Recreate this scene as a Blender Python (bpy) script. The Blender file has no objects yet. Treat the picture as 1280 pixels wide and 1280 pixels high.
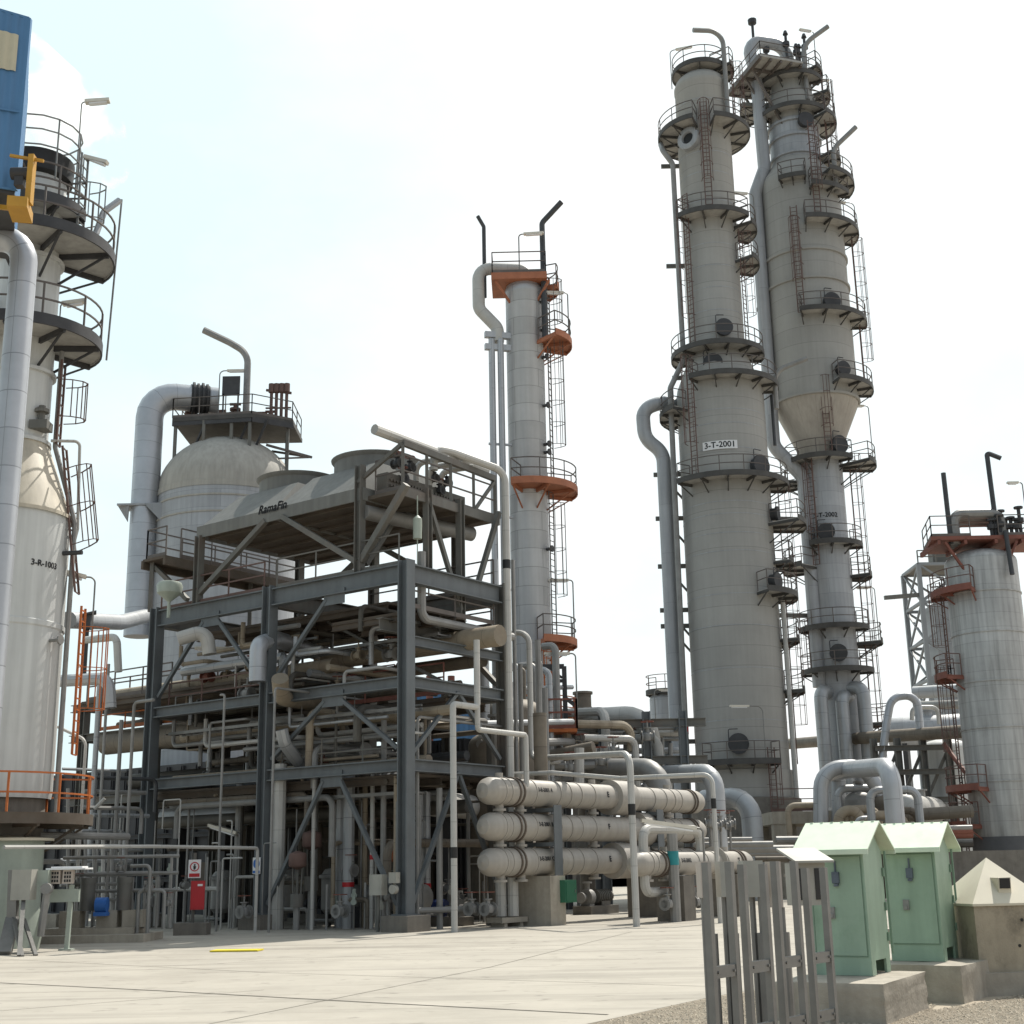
import bpy, bmesh, math, random
from mathutils import Vector, Matrix
random.seed(7)
SC = bpy.context.scene
COL = SC.collection
PI = math.pi
# ------------------------------------------------------------------ camera geometry
F = 1673.0; EYE = 1.7; PT = math.radians(14.9); RL = math.radians(1.1)
cp, sp = math.cos(PT), math.sin(PT); cr, sr = math.cos(RL), math.sin(RL)
def U(px, py, Y):
    """world point at distance Y in front of the viewpoint, seen in direction (px, py)"""
    a = (px-640)/F; b = -(py-640)/F
    x = a*cr+b*sr; u = -a*sr+b*cr
    d = Vector((x, cp-sp*u, cp*u+sp)); t = Y/d.y
    return Vector((d.x*t, Y, EYE+d.z*t))
def UZ(px, py, Z):
    p = U(px, py, 1.0); d = p-Vector((0, 0, EYE)); t = (Z-EYE)/d.z
    return Vector((d.x*t, d.y*t, Z))
def PR(p):
    x, y, z = p[0], p[1], p[2]-EYE
    f = y*cp+z*sp; u = -y*sp+z*cp
    return (640+F*(x*cr-u*sr)/f, 640-F*(x*sr+u*cr)/f)
def along(p, d, px=None, py=None):
    """the point p + t d whose direction has the given px or py"""
    p = Vector(p); d = Vector(d)
    def lin(q, pos):
        x, y, z = q; z = z-(EYE if pos else 0)
        f = y*cp+z*sp; u = -y*sp+z*cp
        return (x*cr-u*sr, x*sr+u*cr, f)
    a, b = lin(p, 1), lin(d, 0)
    if px is not None: k = (px-640)/F; i = 0
    else: k = -(py-640)/F; i = 1
    t = (k*a[2]-a[i])/(b[i]-k*b[2])
    return p+d*t
X_, Y_, Z_ = Vector((1, 0, 0)), Vector((0, 1, 0)), Vector((0, 0, 1))
# ------------------------------------------------------------------ materials
MATS = {}
def mk(name, col, rough=.6, metal=0., var=.18, scale=1.2, streak=0., bump=0., panel=None, spec=.4, dirt=None, dirt_amt=.0, tint2=None):
    m = bpy.data.materials.new(name); m.use_nodes = True
    nt = m.node_tree; N = nt.nodes; L = nt.links
    b = N['Principled BSDF']; b.inputs['Roughness'].default_value = rough; b.inputs['Metallic'].default_value = metal
    b.inputs['Specular IOR Level'].default_value = spec
    tc = N.new('ShaderNodeTexCoord')
    geo = N.new('ShaderNodeNewGeometry')
    no = N.new('ShaderNodeTexNoise'); no.inputs['Scale'].default_value = scale; no.inputs['Detail'].default_value = 8; no.inputs['Roughness'].default_value = .65
    L.new(geo.outputs['Position'], no.inputs['Vector'])
    mr = N.new('ShaderNodeMapRange'); mr.inputs[1].default_value = .28; mr.inputs[2].default_value = .72
    mr.inputs[3].default_value = 1-var; mr.inputs[4].default_value = 1+var
    L.new(no.outputs['Fac'], mr.inputs[0])
    val = mr.outputs[0]
    def mul(a, bq):
        n = N.new('ShaderNodeMath'); n.operation = 'MULTIPLY'
        L.new(a, n.inputs[0])
        if isinstance(bq, float): n.inputs[1].default_value = bq
        else: L.new(bq, n.inputs[1])
        return n.outputs[0]
    if streak:
        mp = N.new('ShaderNodeMapping'); mp.inputs['Scale'].default_value = (3.2, 3.2, .18)
        L.new(geo.outputs['Position'], mp.inputs['Vector'])
        n2 = N.new('ShaderNodeTexNoise'); n2.inputs['Scale'].default_value = 1.6; n2.inputs['Detail'].default_value = 6
        L.new(mp.outputs[0], n2.inputs['Vector'])
        m2 = N.new('ShaderNodeMapRange'); m2.inputs[1].default_value = .35; m2.inputs[2].default_value = .7; m2.inputs[3].default_value = 1.0+streak*.25; m2.inputs[4].default_value = 1-streak
        L.new(n2.outputs['Fac'], m2.inputs[0]); val = mul(val, m2.outputs[0])
    cb = N.new('ShaderNodeVectorMath'); cb.operation = 'SCALE'
    base = N.new('ShaderNodeRGB'); base.outputs[0].default_value = (*col, 1)
    basec = base.outputs[0]
    if panel:
        w, h, mort, pv = panel
        br = N.new('ShaderNodeTexBrick'); br.offset = .5
        br.inputs['Scale'].default_value = 1.0
        br.inputs['Brick Width'].default_value = w; br.inputs['Row Height'].default_value = h
        br.inputs['Mortar Size'].default_value = .018 if h > .3 else .01; br.inputs['Mortar Smooth'].default_value = .6; br.inputs['Bias'].default_value = 0
        br.inputs['Color1'].default_value = (1-pv, 1-pv, 1-pv, 1); br.inputs['Color2'].default_value = (1+pv, 1+pv, 1+pv, 1)
        br.inputs['Mortar'].default_value = (mort, mort, mort, 1)
        L.new(tc.outputs['UV'], br.inputs['Vector'])
        vm = N.new('ShaderNodeVectorMath'); vm.operation = 'MULTIPLY'
        L.new(basec, vm.inputs[0]); L.new(br.outputs['Color'], vm.inputs[1]); basec = vm.outputs[0]
    if dirt:
        n3 = N.new('ShaderNodeTexNoise'); n3.inputs['Scale'].default_value = scale*.45; n3.inputs['Detail'].default_value = 10; n3.inputs['Roughness'].default_value = .7
        ad = N.new('ShaderNodeVectorMath'); ad.operation = 'ADD'; ad.inputs[1].default_value = (13.1, 7.7, 3.3)
        L.new(geo.outputs['Position'], ad.inputs[0]); L.new(ad.outputs[0], n3.inputs['Vector'])
        m3 = N.new('ShaderNodeMapRange'); m3.inputs[1].default_value = .5; m3.inputs[2].default_value = .68; m3.inputs[3].default_value = 0; m3.inputs[4].default_value = dirt_amt
        L.new(n3.outputs['Fac'], m3.inputs[0])
        mx = N.new('ShaderNodeMix'); mx.data_type = 'RGBA'
        L.new(m3.outputs[0], mx.inputs[0]); L.new(basec, mx.inputs[6]); mx.inputs[7].default_value = (*dirt, 1); basec = mx.outputs[2]
    L.new(basec, cb.inputs[0]); L.new(val, cb.inputs['Scale'])
    L.new(cb.outputs[0], b.inputs['Base Color'])
    if bump:
        bp = N.new('ShaderNodeBump'); bp.inputs['Strength'].default_value = bump; bp.inputs['Distance'].default_value = .02
        n4 = N.new('ShaderNodeTexNoise'); n4.inputs['Scale'].default_value = scale*9; n4.inputs['Detail'].default_value = 6
        L.new(geo.outputs['Position'], n4.inputs['Vector']); L.new(n4.outputs['Fac'], bp.inputs['Height']); L.new(bp.outputs[0], b.inputs['Normal'])
    MATS[name] = m
    return m
RUST = (.16, .075, .035)
mk('tower_grey', (.33, .322, .302), .7, 0, .07, .4, .06, panel=(60, 1.15, .66, .035), dirt=(.23, .22, .2), dirt_amt=.35)
mk('tower_warm', (.40, .365, .32), .7, 0, .08, .55, .12, panel=(1.3, 9, .8, .03), dirt=(.22, .19, .16), dirt_amt=.3)
mk('tower_light', (.36, .37, .385), .5, .15, .08, .7, .15, panel=(3.0, .95, .75, .07))
mk('clad_alu', (.45, .46, .475), .45, .3, .07, .9, .10, panel=(2.6, .9, .55, .11), spec=.5)
mk('clad_tank', (.42, .415, .40), .45, .25, .08, .6, .3, panel=(40, .75, .74, .05), dirt=(.22, .2, .17), dirt_amt=.35)
mk('tank_base', (.10, .10, .105), .8)
mk('dome_grey', (.37, .355, .32), .75, 0, .08, .6, .16, dirt=(.3, .28, .25), dirt_amt=.4)
mk('white_paint', (.55, .56, .55), .5, 0, .06, .6, .16, dirt=(.4, .39, .36), dirt_amt=.3)
mk('cream_cone', (.52, .47, .38), .6, 0, .1, .8, .2)
mk('pipe_alu', (.38, .39, .40), .42, .35, .10, 1.2, 0, panel=(.95, 9, .6, .06), spec=.5)
mk('pipe_silver', (.42, .435, .46), .4, .45, .09, 1.2, 0, panel=(.9, 9, .6, .05), spec=.5)
mk('pipe_white', (.44, .43, .405), .5, .05, .10, 1.5, 0, panel=(1.2, 9, .75, .05))
mk('pipe_brown', (.17, .145, .115), .65, .1, .22, 1.3, 0, panel=(1.0, 9, .6, .08), dirt=(.1, .08, .06), dirt_amt=.5)
mk('pipe_grey', (.24, .235, .225), .5, .2, .18, 1.6, 0)
mk('pipe_tan', (.33, .275, .205), .65, .05, .2, 1.3, 0, panel=(1.0, 9, .65, .08), dirt=(.16, .12, .085), dirt_amt=.6)
mk('pipe_shaded', (.105, .098, .085), .6, .15, .25, 1.5, 0, dirt=(.07, .05, .035), dirt_amt=.5)  # grey pipe colour darkened to paint in the frame's inner shade
mk('pipe_dark', (.06, .062, .065), .5, .3, .2, 2)
mk('cream_paint', (.345, .32, .285), .5, 0, .08, 1.2, .12, panel=(3.1, 9, .8, .03), dirt=(.36, .31, .25), dirt_amt=.35)
mk('flange_rust', (.13, .105, .085), .75, .2, .3, 4)
mk('steel_blue', (.122, .135, .143), .5, .1, .14, 1.0, .12, dirt=(.10, .10, .10), dirt_amt=.4)
mk('steel_grey', (.135, .132, .12), .6, .1, .18, 1.0, .1, dirt=RUST, dirt_amt=.25)
mk('steel_hazed', (.24, .25, .26), .6, .1, .12, 1)  # steel lightened to put distance haze into the colour
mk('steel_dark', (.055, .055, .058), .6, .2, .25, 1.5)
mk('grating', (.34, .33, .31), .8, .0, .2, 3)  # pale tone stands in for light passing through the open bars
mk('grating_dark', (.075, .072, .068), .7, .2, .25, 2)
mk('deck_brown', (.10, .082, .065), .8, 0, .25, 1.2, dirt=(.08, .05, .03), dirt_amt=.6)
mk('galv', (.21, .205, .195), .45, .5, .15, 4, dirt=(.2, .19, .18), dirt_amt=.4)
mk('rail_grey', (.125, .108, .098), .6, .2, .2, 2)
mk('ladder_red', (.13, .08, .068), .7, .1, .25, 2)
mk('orange', (.45, .13, .035), .55, 0, .18, 2, dirt=(.25, .08, .03), dirt_amt=.5)
mk('orange_dull', (.36, .135, .07), .65, 0, .18, 2, dirt=(.2, .08, .05), dirt_amt=.5)
mk('red_rust', (.19, .07, .05), .65, 0, .2, 2)
mk('red_paint', (.42, .012, .02), .35, 0, .08, 2)
mk('yellow', (.45, .24, .03), .5, 0, .12, 2)
mk('yellow_line', (.65, .52, .03), .6, 0, .15, 6)
mk('blue_clad', (.085, .205, .38), .5, .1, .1, .5, .2)
mk('cream_panel', (.5, .46, .34), .55, 0, .08, 2, .1)
mk('hood_grey', (.165, .165, .155), .7, .05, .13, .9, .15, dirt=(.2, .19, .16), dirt_amt=.4)
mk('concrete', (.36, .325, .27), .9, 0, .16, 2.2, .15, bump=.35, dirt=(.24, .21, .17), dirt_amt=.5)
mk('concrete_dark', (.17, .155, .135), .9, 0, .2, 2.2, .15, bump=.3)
mk('concrete_kiosk', (.36, .31, .235), .9, 0, .13, 4.5, .12, bump=.25, dirt=(.14, .12, .09), dirt_amt=.75)
mk('roof_sheet', (.58, .53, .42), .6, 0, .06, 3)
mk('green_light', (.285, .39, .295), .5, 0, .08, 2.5, .14, bump=.04, dirt=(.21, .32, .22), dirt_amt=.8)
mk('green_pale', (.60, .69, .54), .55, 0, .06, 3, .06, dirt=(.5, .55, .43), dirt_amt=.6)
mk('green_mid', (.17, .26, .19), .5, 0, .1, 3)
mk('green_dark', (.03, .13, .075), .45, 0, .1, 3)
mk('teal', (.02, .22, .24), .5, 0, .1, 3)
mk('box_grey', (.36, .35, .31), .5, 0, .1, 3, .1)
mk('box_pinkish', (.47, .41, .36), .5, 0, .08, 3)
mk('box_green', (.33, .37, .32), .5, 0, .1, 3, .1)
mk('lamp_body', (.62, .58, .50), .4, .1, .08, 5)
mk('black', (.015, .015, .015), .5, 0, .1, 3)
mk('letter_black', (.02, .02, .022), .6, 0, .05, 3)
mk('letter_white', (.72, .72, .72), .6, 0, .04, 3)
mk('sign_blue', (.03, .13, .42), .5, 0, .05, 3)
mk('lock_grey', (.10, .12, .15), .5, .2, .2, 3)
mk('navy', (.03, .05, .16), .5, 0, .1, 3)
mk('window_dark', (.02, .022, .025), .15, 0, .05, 3)
M = MATS
# ------------------------------------------------------------------ mesh builder
def frame(t):
    t = Vector(t).normalized()
    a = Z_ if abs(t.z) < .9 else X_
    n = t.cross(a).normalized(); return n, n.cross(t).normalized()*-1
class MB:
    def __init__(s): s.v = []; s.f = []; s.uv = []; s.sm = []
    def face(s, idx, uv=None, smooth=False):
        s.f.append(idx); s.uv.append(uv or [(0, 0)]*len(idx)); s.sm.append(smooth)
    def add(s, pts):
        i = len(s.v); s.v += [Vector(p) for p in pts]; return i
    def hexa(s, p):   # 8 points: bottom 0-3 ccw, top 4-7
        i = s.add(p)
        for q in ((3, 2, 1, 0), (4, 5, 6, 7), (0, 1, 5, 4), (1, 2, 6, 5), (2, 3, 7, 6), (3, 0, 4, 7)):
            pp = [Vector(p[k]) for k in q]
            w = (pp[1]-pp[0]).length; h = (pp[2]-pp[1]).length
            s.face([i+k for k in q], [(0, 0), (w, 0), (w, h), (0, h)])
        return s
    def box(s, c, size, ax=None, az=None):
        c = Vector(c); ax = Vector(ax or X_).normalized(); az = Vector(az or Z_).normalized(); ay = az.cross(ax)
        x, y, z = ax*size[0]/2, ay*size[1]/2, az*size[2]/2
        return s.hexa([c-x-y-z, c+x-y-z, c+x+y-z, c-x+y-z, c-x-y+z, c+x-y+z, c+x+y+z, c-x+y+z])
    def bar(s, a, b, w, h=None, up=None):
        a, b = Vector(a), Vector(b); d = b-a; h = h or w
        up = Vector(up) if up is not None else (Z_ if abs(d.normalized().z) < .95 else Y_)
        az = (up-d.normalized()*up.dot(d.normalized())).normalized()
        return s.box((a+b)/2, (d.length, w, h), d, az)
    def ibeam(s, a, b, w, h, t=.03, up=None):
        a, b = Vector(a), Vector(b); d = (b-a).normalized()
        up = Vector(up) if up is not None else (Z_ if abs(d.z) < .95 else Y_)
        az = (up-d*up.dot(d)).normalized()
        o = az*(h/2-t/2)
        s.bar(a+o, b+o, w, t, az); s.bar(a-o, b-o, w, t, az)
        s.bar(a, b, t, h-2*t, az); return s
    def cyl(s, a, b, r, n=14, r2=None, cap=True, u0=0):
        a, b = Vector(a), Vector(b); r2 = r if r2 is None else r2
        x, y = frame(b-a); L = (b-a).length
        i = s.add([a+(x*math.cos(2*PI*k/n)+y*math.sin(2*PI*k/n))*r for k in range(n)]+[b+(x*math.cos(2*PI*k/n)+y*math.sin(2*PI*k/n))*r2 for k in range(n)])
        for k in range(n):
            k2 = (k+1) % n
            s.face([i+k, i+k2, i+n+k2, i+n+k], [(u0, k*2*PI*r/n), (u0, (k+1)*2*PI*r/n), (u0+L, (k+1)*2*PI*r/n), (u0+L, k*2*PI*r/n)], True)
        if cap:
            if r > 0: s.face([i+k for k in range(n)][::-1])
            if r2 > 0: s.face([i+n+k for k in range(n)])
        return s
    def tube(s, pts, r, n=10, bend=None, cap=True):
        P = [Vector(p) for p in pts]
        bend = bend if bend is not None else r*3
        Q = [P[0]]
        for i in range(1, len(P)-1):
            a, b, c = P[i-1], P[i], P[i+1]
            d0, d1 = (a-b), (c-b)
            if d0.length < 1e-6 or d1.length < 1e-6: continue
            ang = d0.angle(d1)
            if ang > PI-.04: Q.append(b); continue
            tl = min(bend/math.tan(ang/2), d0.length*.49, d1.length*.49)
            p0, p1 = b+d0.normalized()*tl, b+d1.normalized()*tl
            m = 6
            for k in range(m+1):
                t = k/m
                # circular-ish arc through quadratic with weight
                w = math.sin(ang/2); den = (1-t)**2+2*w*t*(1-t)+t*t
                Q.append((p0*(1-t)**2+b*(2*w*t*(1-t))+p1*t*t)/den)
        Q.append(P[-1])
        R = [Q[0]]
        for q in Q[1:]:
            if (q-R[-1]).length > 1e-4: R.append(q)
        Q = R
        tang = []
        for i in range(len(Q)):
            if i == 0: t = Q[1]-Q[0]
            elif i == len(Q)-1: t = Q[-1]-Q[-2]
            else: t = (Q[i+1]-Q[i]).normalized()+(Q[i]-Q[i-1]).normalized()
            tang.append(t.normalized())
        x, y = frame(tang[0]); u = 0; base = None
        for i, q in enumerate(Q):
            if i:
                u += (Q[i]-Q[i-1]).length
                x = (x-tang[i]*x.dot(tang[i])).normalized()
            y = tang[i].cross(x)
            j = s.add([q+(x*math.cos(2*PI*k/n)+y*math.sin(2*PI*k/n))*r for k in range(n)])
            if base is not None:
                for k in range(n):
                    k2 = (k+1) % n
                    s.face([base+k, base+k2, j+k2, j+k], [(pu, k*2*PI*r/n), (pu, (k+1)*2*PI*r/n), (u, (k+1)*2*PI*r/n), (u, k*2*PI*r/n)], True)
            elif cap: s.face([j+k for k in range(n)][::-1])
            base = j; pu = u
        if cap: s.face([base+k for k in range(n)])
        return s
    def lathe(s, c, prof, n=32, axis=None, a0=0, a1=2*PI):
        """prof: (r, h) pairs along axis from c"""
        c = Vector(c); ax = Vector(axis or Z_).normalized()
        if axis is None or abs(ax.z) > .999: x, y = X_, Y_*(1 if ax.z > 0 else -1)
        else: x, y = frame(ax)
        full = abs(a1-a0-2*PI) < 1e-6
        m = n if full else n+1
        rows = []; vv = 0; vs = []
        for i, (r, h) in enumerate(prof):
            if i: vv += math.hypot(prof[i][0]-prof[i-1][0], prof[i][1]-prof[i-1][1])
            vs.append(vv)
            rows.append(s.add([c+ax*h+(x*math.cos(a0+(a1-a0)*k/n)+y*math.sin(a0+(a1-a0)*k/n))*r for k in range(m)]))
        rm = max(p[0] for p in prof)
        for i in range(len(prof)-1):
            for k in range(n):
                k2 = (k+1) % m if full else k+1
                ua, ub = k*(a1-a0)*rm/n, (k+1)*(a1-a0)*rm/n
                s.face([rows[i]+k, rows[i]+k2, rows[i+1]+k2, rows[i+1]+k], [(ua, vs[i]), (ub, vs[i]), (ub, vs[i+1]), (ua, vs[i+1])], True)
        return s
    def sector(s, c, r0, r1, a0, a1, z0, z1, n=18):
        c = Vector((c[0], c[1], 0)); rows = []
        for k in range(n+1):
            a = a0+(a1-a0)*k/n; d = Vector((math.cos(a), math.sin(a), 0))
            rows.append(s.add([c+d*r0+Z_*z0, c+d*r1+Z_*z0, c+d*r1+Z_*z1, c+d*r0+Z_*z1]))
        for k in range(n):
            a, b = rows[k], rows[k+1]
            for p, q in ((0, 1), (1, 2), (2, 3), (3, 0)): s.face([a+q, a+p, b+p, b+q])
        s.face([rows[0]+i for i in range(4)]); s.face([rows[-1]+i for i in (3, 2, 1, 0)])
        return s
    def prism(s, poly, z0, z1):
        n = len(poly)
        i = s.add([Vector((p[0], p[1], z0)) for p in poly]+[Vector((p[0], p[1], z1)) for p in poly])
        s.face([i+k for k in range(n)][::-1]); s.face([i+n+k for k in range(n)])
        for k in range(n): s.face([i+k, i+(k+1) % n, i+n+(k+1) % n, i+n+k])
        return s
    def poly(s, pts, uv=None):
        i = s.add(pts); s.face([i+k for k in range(len(pts))], uv); return s
    def build(s, name, mat, parent=None, smooth_angle=35):
        me = bpy.data.meshes.new(name)
        root = parent
        while root is not None and root.parent is not None: root = root.parent
        org = root.location.copy() if root is not None else (sum(s.v, Vector())/max(1, len(s.v)))
        if root is None:
            org.z = min(v.z for v in s.v)
        me.from_pydata([tuple(v-org) for v in s.v], [], s.f)
        uvl = me.uv_layers.new(name='UVMap'); k = 0
        for q in s.uv:
            for c in q: uvl.data[k].uv = c; k += 1
        me.polygons.foreach_set('use_smooth', s.sm)
        me.set_sharp_from_angle(angle=math.radians(smooth_angle))
        me.materials.append(M[mat] if isinstance(mat, str) else mat)
        me.validate()
        o = bpy.data.objects.new(name, me); COL.objects.link(o)
        if parent is None: o.location = org
        else: o.parent = parent
        return o
LABELS = {}
def tag(o, label, cat, group=None, kind=None):
    o['label'] = label; o['category'] = cat
    if group: o['group'] = group
    if kind: o['kind'] = kind
    return o
def thing(name, loc, label, cat, group=None):
    o = bpy.data.objects.new(name, None); COL.objects.link(o); o.location = Vector(loc); o.empty_display_size = .2
    return tag(o, label, cat, group)
def structure(o): o['kind'] = 'structure'; return o
def text_mesh(s, size, extrude=0, shear=0.0, spacing=1.0):
    cu = bpy.data.curves.new('lettering', 'FONT'); cu.body = s; cu.size = size; cu.align_x = 'CENTER'; cu.align_y = 'CENTER'; cu.shear = shear; cu.space_character = spacing; cu.resolution_u = 3
    o = bpy.data.objects.new('lettering', cu); COL.objects.link(o)
    me = bpy.data.meshes.new_from_object(o)
    V = [v.co.copy() for v in me.vertices]; Fc = [list(p.vertices) for p in me.polygons]
    bpy.data.objects.remove(o); bpy.data.curves.remove(cu); bpy.data.meshes.remove(me)
    return V, Fc
def lettering(s, size, fn, parent, mat='letter_black', name='lettering', bold=0.0, **k):
    V, Fc = text_mesh(s, size, **k); b = MB()
    offs = [(0, 0)] + ([(bold, 0), (0, bold), (-bold, 0), (0, -bold)] if bold else [])
    for j, (ox, oy) in enumerate(offs):
        i = b.add([fn(v.x+ox, v.y+oy)+Vector((0, 0, 0)) for v in V])
        for f in Fc: b.face([i+q for q in f])
    return b.build(name, mat, parent)
def wrap(cx, cy, r, ang, z):
    """maps flat text onto a vertical cylinder, centred on direction ang"""
    return lambda x, y: Vector((cx+r*math.cos(ang+x/r), cy+r*math.sin(ang+x/r), z+y))
def path(start, *steps, U_=None, V_=None):
    p = U(*start); out = [p]
    for k, val in steps:
        if k == 'z': p = along(p, Z_, py=val)
        elif k == 'x': p = along(p, X_, px=val)
        elif k == 'y': p = p+Y_*val
        elif k == 'u': p = along(p, UD, px=val)
        elif k == 'v': p = along(p, VD, px=val)
        elif k == 'du': p = p+UD*val
        elif k == 'dv': p = p+VD*val
        elif k == 'dz': p = p+Z_*val
        elif k == 'to': p = U(*val)
        out.append(p)
    return out
def pipe(label, pts, r, mat='pipe_grey', name='process_pipe', cat='pipe', group=None, n=None, bend=None, bands=(), flanges=()):
    b = MB(); b.tube(pts, r, n or (14 if r > .2 else 10 if r > .08 else 7), bend)
    for i, t, side in flanges:      # flange collar at fraction t of segment i
        a, c = Vector(pts[i]), Vector(pts[i+1]); d = (c-a).normalized(); q = a.lerp(c, t)
        b.cyl(q-d*r*.25, q+d*r*.25, r*1.5, 14)
    o = b.build(name, mat); tag(o, label, cat, group)
    for i, t, w, bm in bands:
        a, c = Vector(pts[i]), Vector(pts[i+1]); d = (c-a).normalized(); q = a.lerp(c, t)
        MB().cyl(q-d*w/2, q+d*w/2, r*1.06, 12).build('painted_band', bm, o)
    return o
# ------------------------------------------------------------------ shared makers
def head(c):   # direction (angle) from a tower towards the viewpoint
    return math.atan2(-c[1], -c[0])
def plat(root, c, z, r0, r1, a0, a1, deck='grating_dark', rail='rail_grey', rails=True, brackets=True, h=1.1, toe=.15):
    """curved access platform; a0..a1 in degrees clockwise from the side facing the viewpoint (positive = to the right)"""
    hd = head(c); A0, A1 = hd+math.radians(a0), hd+math.radians(a1)
    n = max(4, int(abs(a1-a0)/8))
    b = MB(); b.sector(c, r0, r1, A0, A1, z-.05, z, n)
    b.sector(c, r1-.03, r1+.01, A0, A1, z-.12, z+toe, n)
    m = max(2, int(abs(A1-A0)*r1/1.5))
    p = b.build('platform', 'grating' if deck in ('grating_dark', 'steel_dark') else deck, root); b = MB()
    b.sector(c, r1-.02, r1+.03, A0, A1, z-.16, z+toe+.02, n)
    if brackets:
        for k in range(m+1):
            a = A0+(A1-A0)*(k+.02)/(m+.04); d = Vector((math.cos(a), math.sin(a), 0)); q = Vector((c[0], c[1], z))
            b.bar(q+d*(r0-.05)-Z_*.14, q+d*(r1-.02)-Z_*.14, .08, .16)
            b.bar(q+d*(r0-.03)-Z_*(.2+.55*(r1-r0)), q+d*(r1-.15)-Z_*.18, .06)
    b.build('bracket', deck, p)
    if rails:
        b = MB()
        def P(a, r, zz): return Vector((c[0]+math.cos(a)*r, c[1]+math.sin(a)*r, zz))
        rr = r1-.03
        arcs = [[P(A0+(A1-A0)*k/n, rr, z+hh) for k in range(n+1)] for hh in (h, h*.55)]
        for arc in arcs:
            for i in range(n): b.bar(arc[i], arc[i+1], .045)
        mp = max(2, int(abs(A1-A0)*r1/1.3))
        for k in range(mp+1):
            a = A0+(A1-A0)*k/mp; b.bar(P(a, rr, z), P(a, rr, z+h), .05)
        for a in (A0, A1):
            for hh in (h, h*.55): b.bar(P(a, r0+.1, z+hh), P(a, rr, z+hh), .045)
            b.bar(P(a, r0+.1, z), P(a, r0+.1, z+h), .05)
        b.build('railing', rail, p)
    return p
def caged(root, p0, p1, out, mat='ladder_red', cage=True, w=.42, name='caged_ladder', rung=.3):
    """vertical ladder with safety cage, out = horizontal direction away from the wall"""
    p0, p1, out = Vector(p0), Vector(p1), Vector(out).normalized(); d = (p1-p0).normalized(); side = d.cross(out).normalized()
    b = MB(); L = (p1-p0).length
    for s in (-1, 1): b.bar(p0+side*s*w/2, p1+side*s*w/2, .06, .04)
    k = 0
    while k*rung < L: b.bar(p0+d*k*rung-side*w/2, p0+d*k*rung+side*w/2, .03); k += 1
    if cage:
        t = min(2.2, L*.3); pts = None
        hs = []
        while t < L+.01: hs.append(t); t += 1.1
        ang = [PI*i/6 for i in range(7)]
        def H(t): return [p0+d*t+side*math.cos(a)*.38+out*(math.sin(a)*.7+.02) for a in ang]
        for t in hs:
            q = H(t)
            for i in range(6): b.bar(q[i], q[i+1], .04, .02)
        if len(hs) > 1:
            for i in (1, 2, 3, 4, 5): b.bar(H(hs[0])[i], H(hs[-1])[i], .03, .015)
    return b.build(name, mat, root)
def manhole(root, c, r, a, z, R=.4, mat='steel_dark', name='manhole', depth=.35):
    hd = head(c)+math.radians(a); d = Vector((math.cos(hd), math.sin(hd), 0)); q = Vector((c[0], c[1], z))+d*(r-.05)
    b = MB(); b.cyl(q, q+d*depth, R*.8, 18); b.cyl(q+d*depth, q+d*(depth+.07), R, 20); b.cyl(q+d*(depth+.08), q+d*(depth+.15), R, 20)
    s = d.cross(Z_)
    b.tube([q+d*(depth+.1)+s*R*.9-Z_*R*.1, q+d*(depth+.1)+s*R*.9+Z_*R*1.4, q+d*(depth+.1)+Z_*R*1.4], .03, 6)
    return b.build(name, mat, root)
def railing(root, pts, mat='rail_grey', h=1.1, step=1.4, name='railing', closed=False, t=.045):
    b = MB()
    for i in range(len(pts)-1):
        a, c = Vector(pts[i]), Vector(pts[i+1])
        for hh in (h, h*.55): b.bar(a+Z_*hh, c+Z_*hh, t)
        b.bar(a+Z_*.08, c+Z_*.08, .02, .14)
        n = max(1, int((c-a).length/step))
        for k in range(n+1): q = a.lerp(c, k/n); b.bar(q, q+Z_*h, t*1.1)
    return b.build(name, mat, root)
def lamp(label, base, h, dirv, arm=.9, L=1.25, mat='lamp_body', r=.032, group='linear lamps on curved arms', tilt=0.0):
    base = Vector(base); d = Vector(dirv).normalized()
    t = thing('area_lamp', base, label, 'lamp', group)
    top = base+Z_*h
    MB().tube([base, top, top+d*arm], r, 7, bend=.35).build('arm', 'galv', t)
    q = top+d*arm; e = q+d*L+Z_*tilt
    b = MB(); b.bar(q-d*.1, e, .2, .1); b.bar(q, e-d*.05, .13, .07, None) if False else None
    f = b.build('lamp_housing', mat, t)
    MB().bar(q+d*.02-Z_*.075, e-d*.08-Z_*.075, .15, .05).build('diffuser', 'letter_white', t)
    return t
def davit(label, pts, r, mat='pipe_dark', cat='vent pipe', name='vent_pipe', group=None, bend=.8):
    b = MB(); b.tube(pts, r, 9, bend=bend)
    return tag(b.build(name, mat), label, cat, group)
def dome(r, h, n=8, z=0):
    return [(r*math.cos(PI/2*k/n), z+h*math.sin(PI/2*k/n)) for k in range(n+1)]
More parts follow.
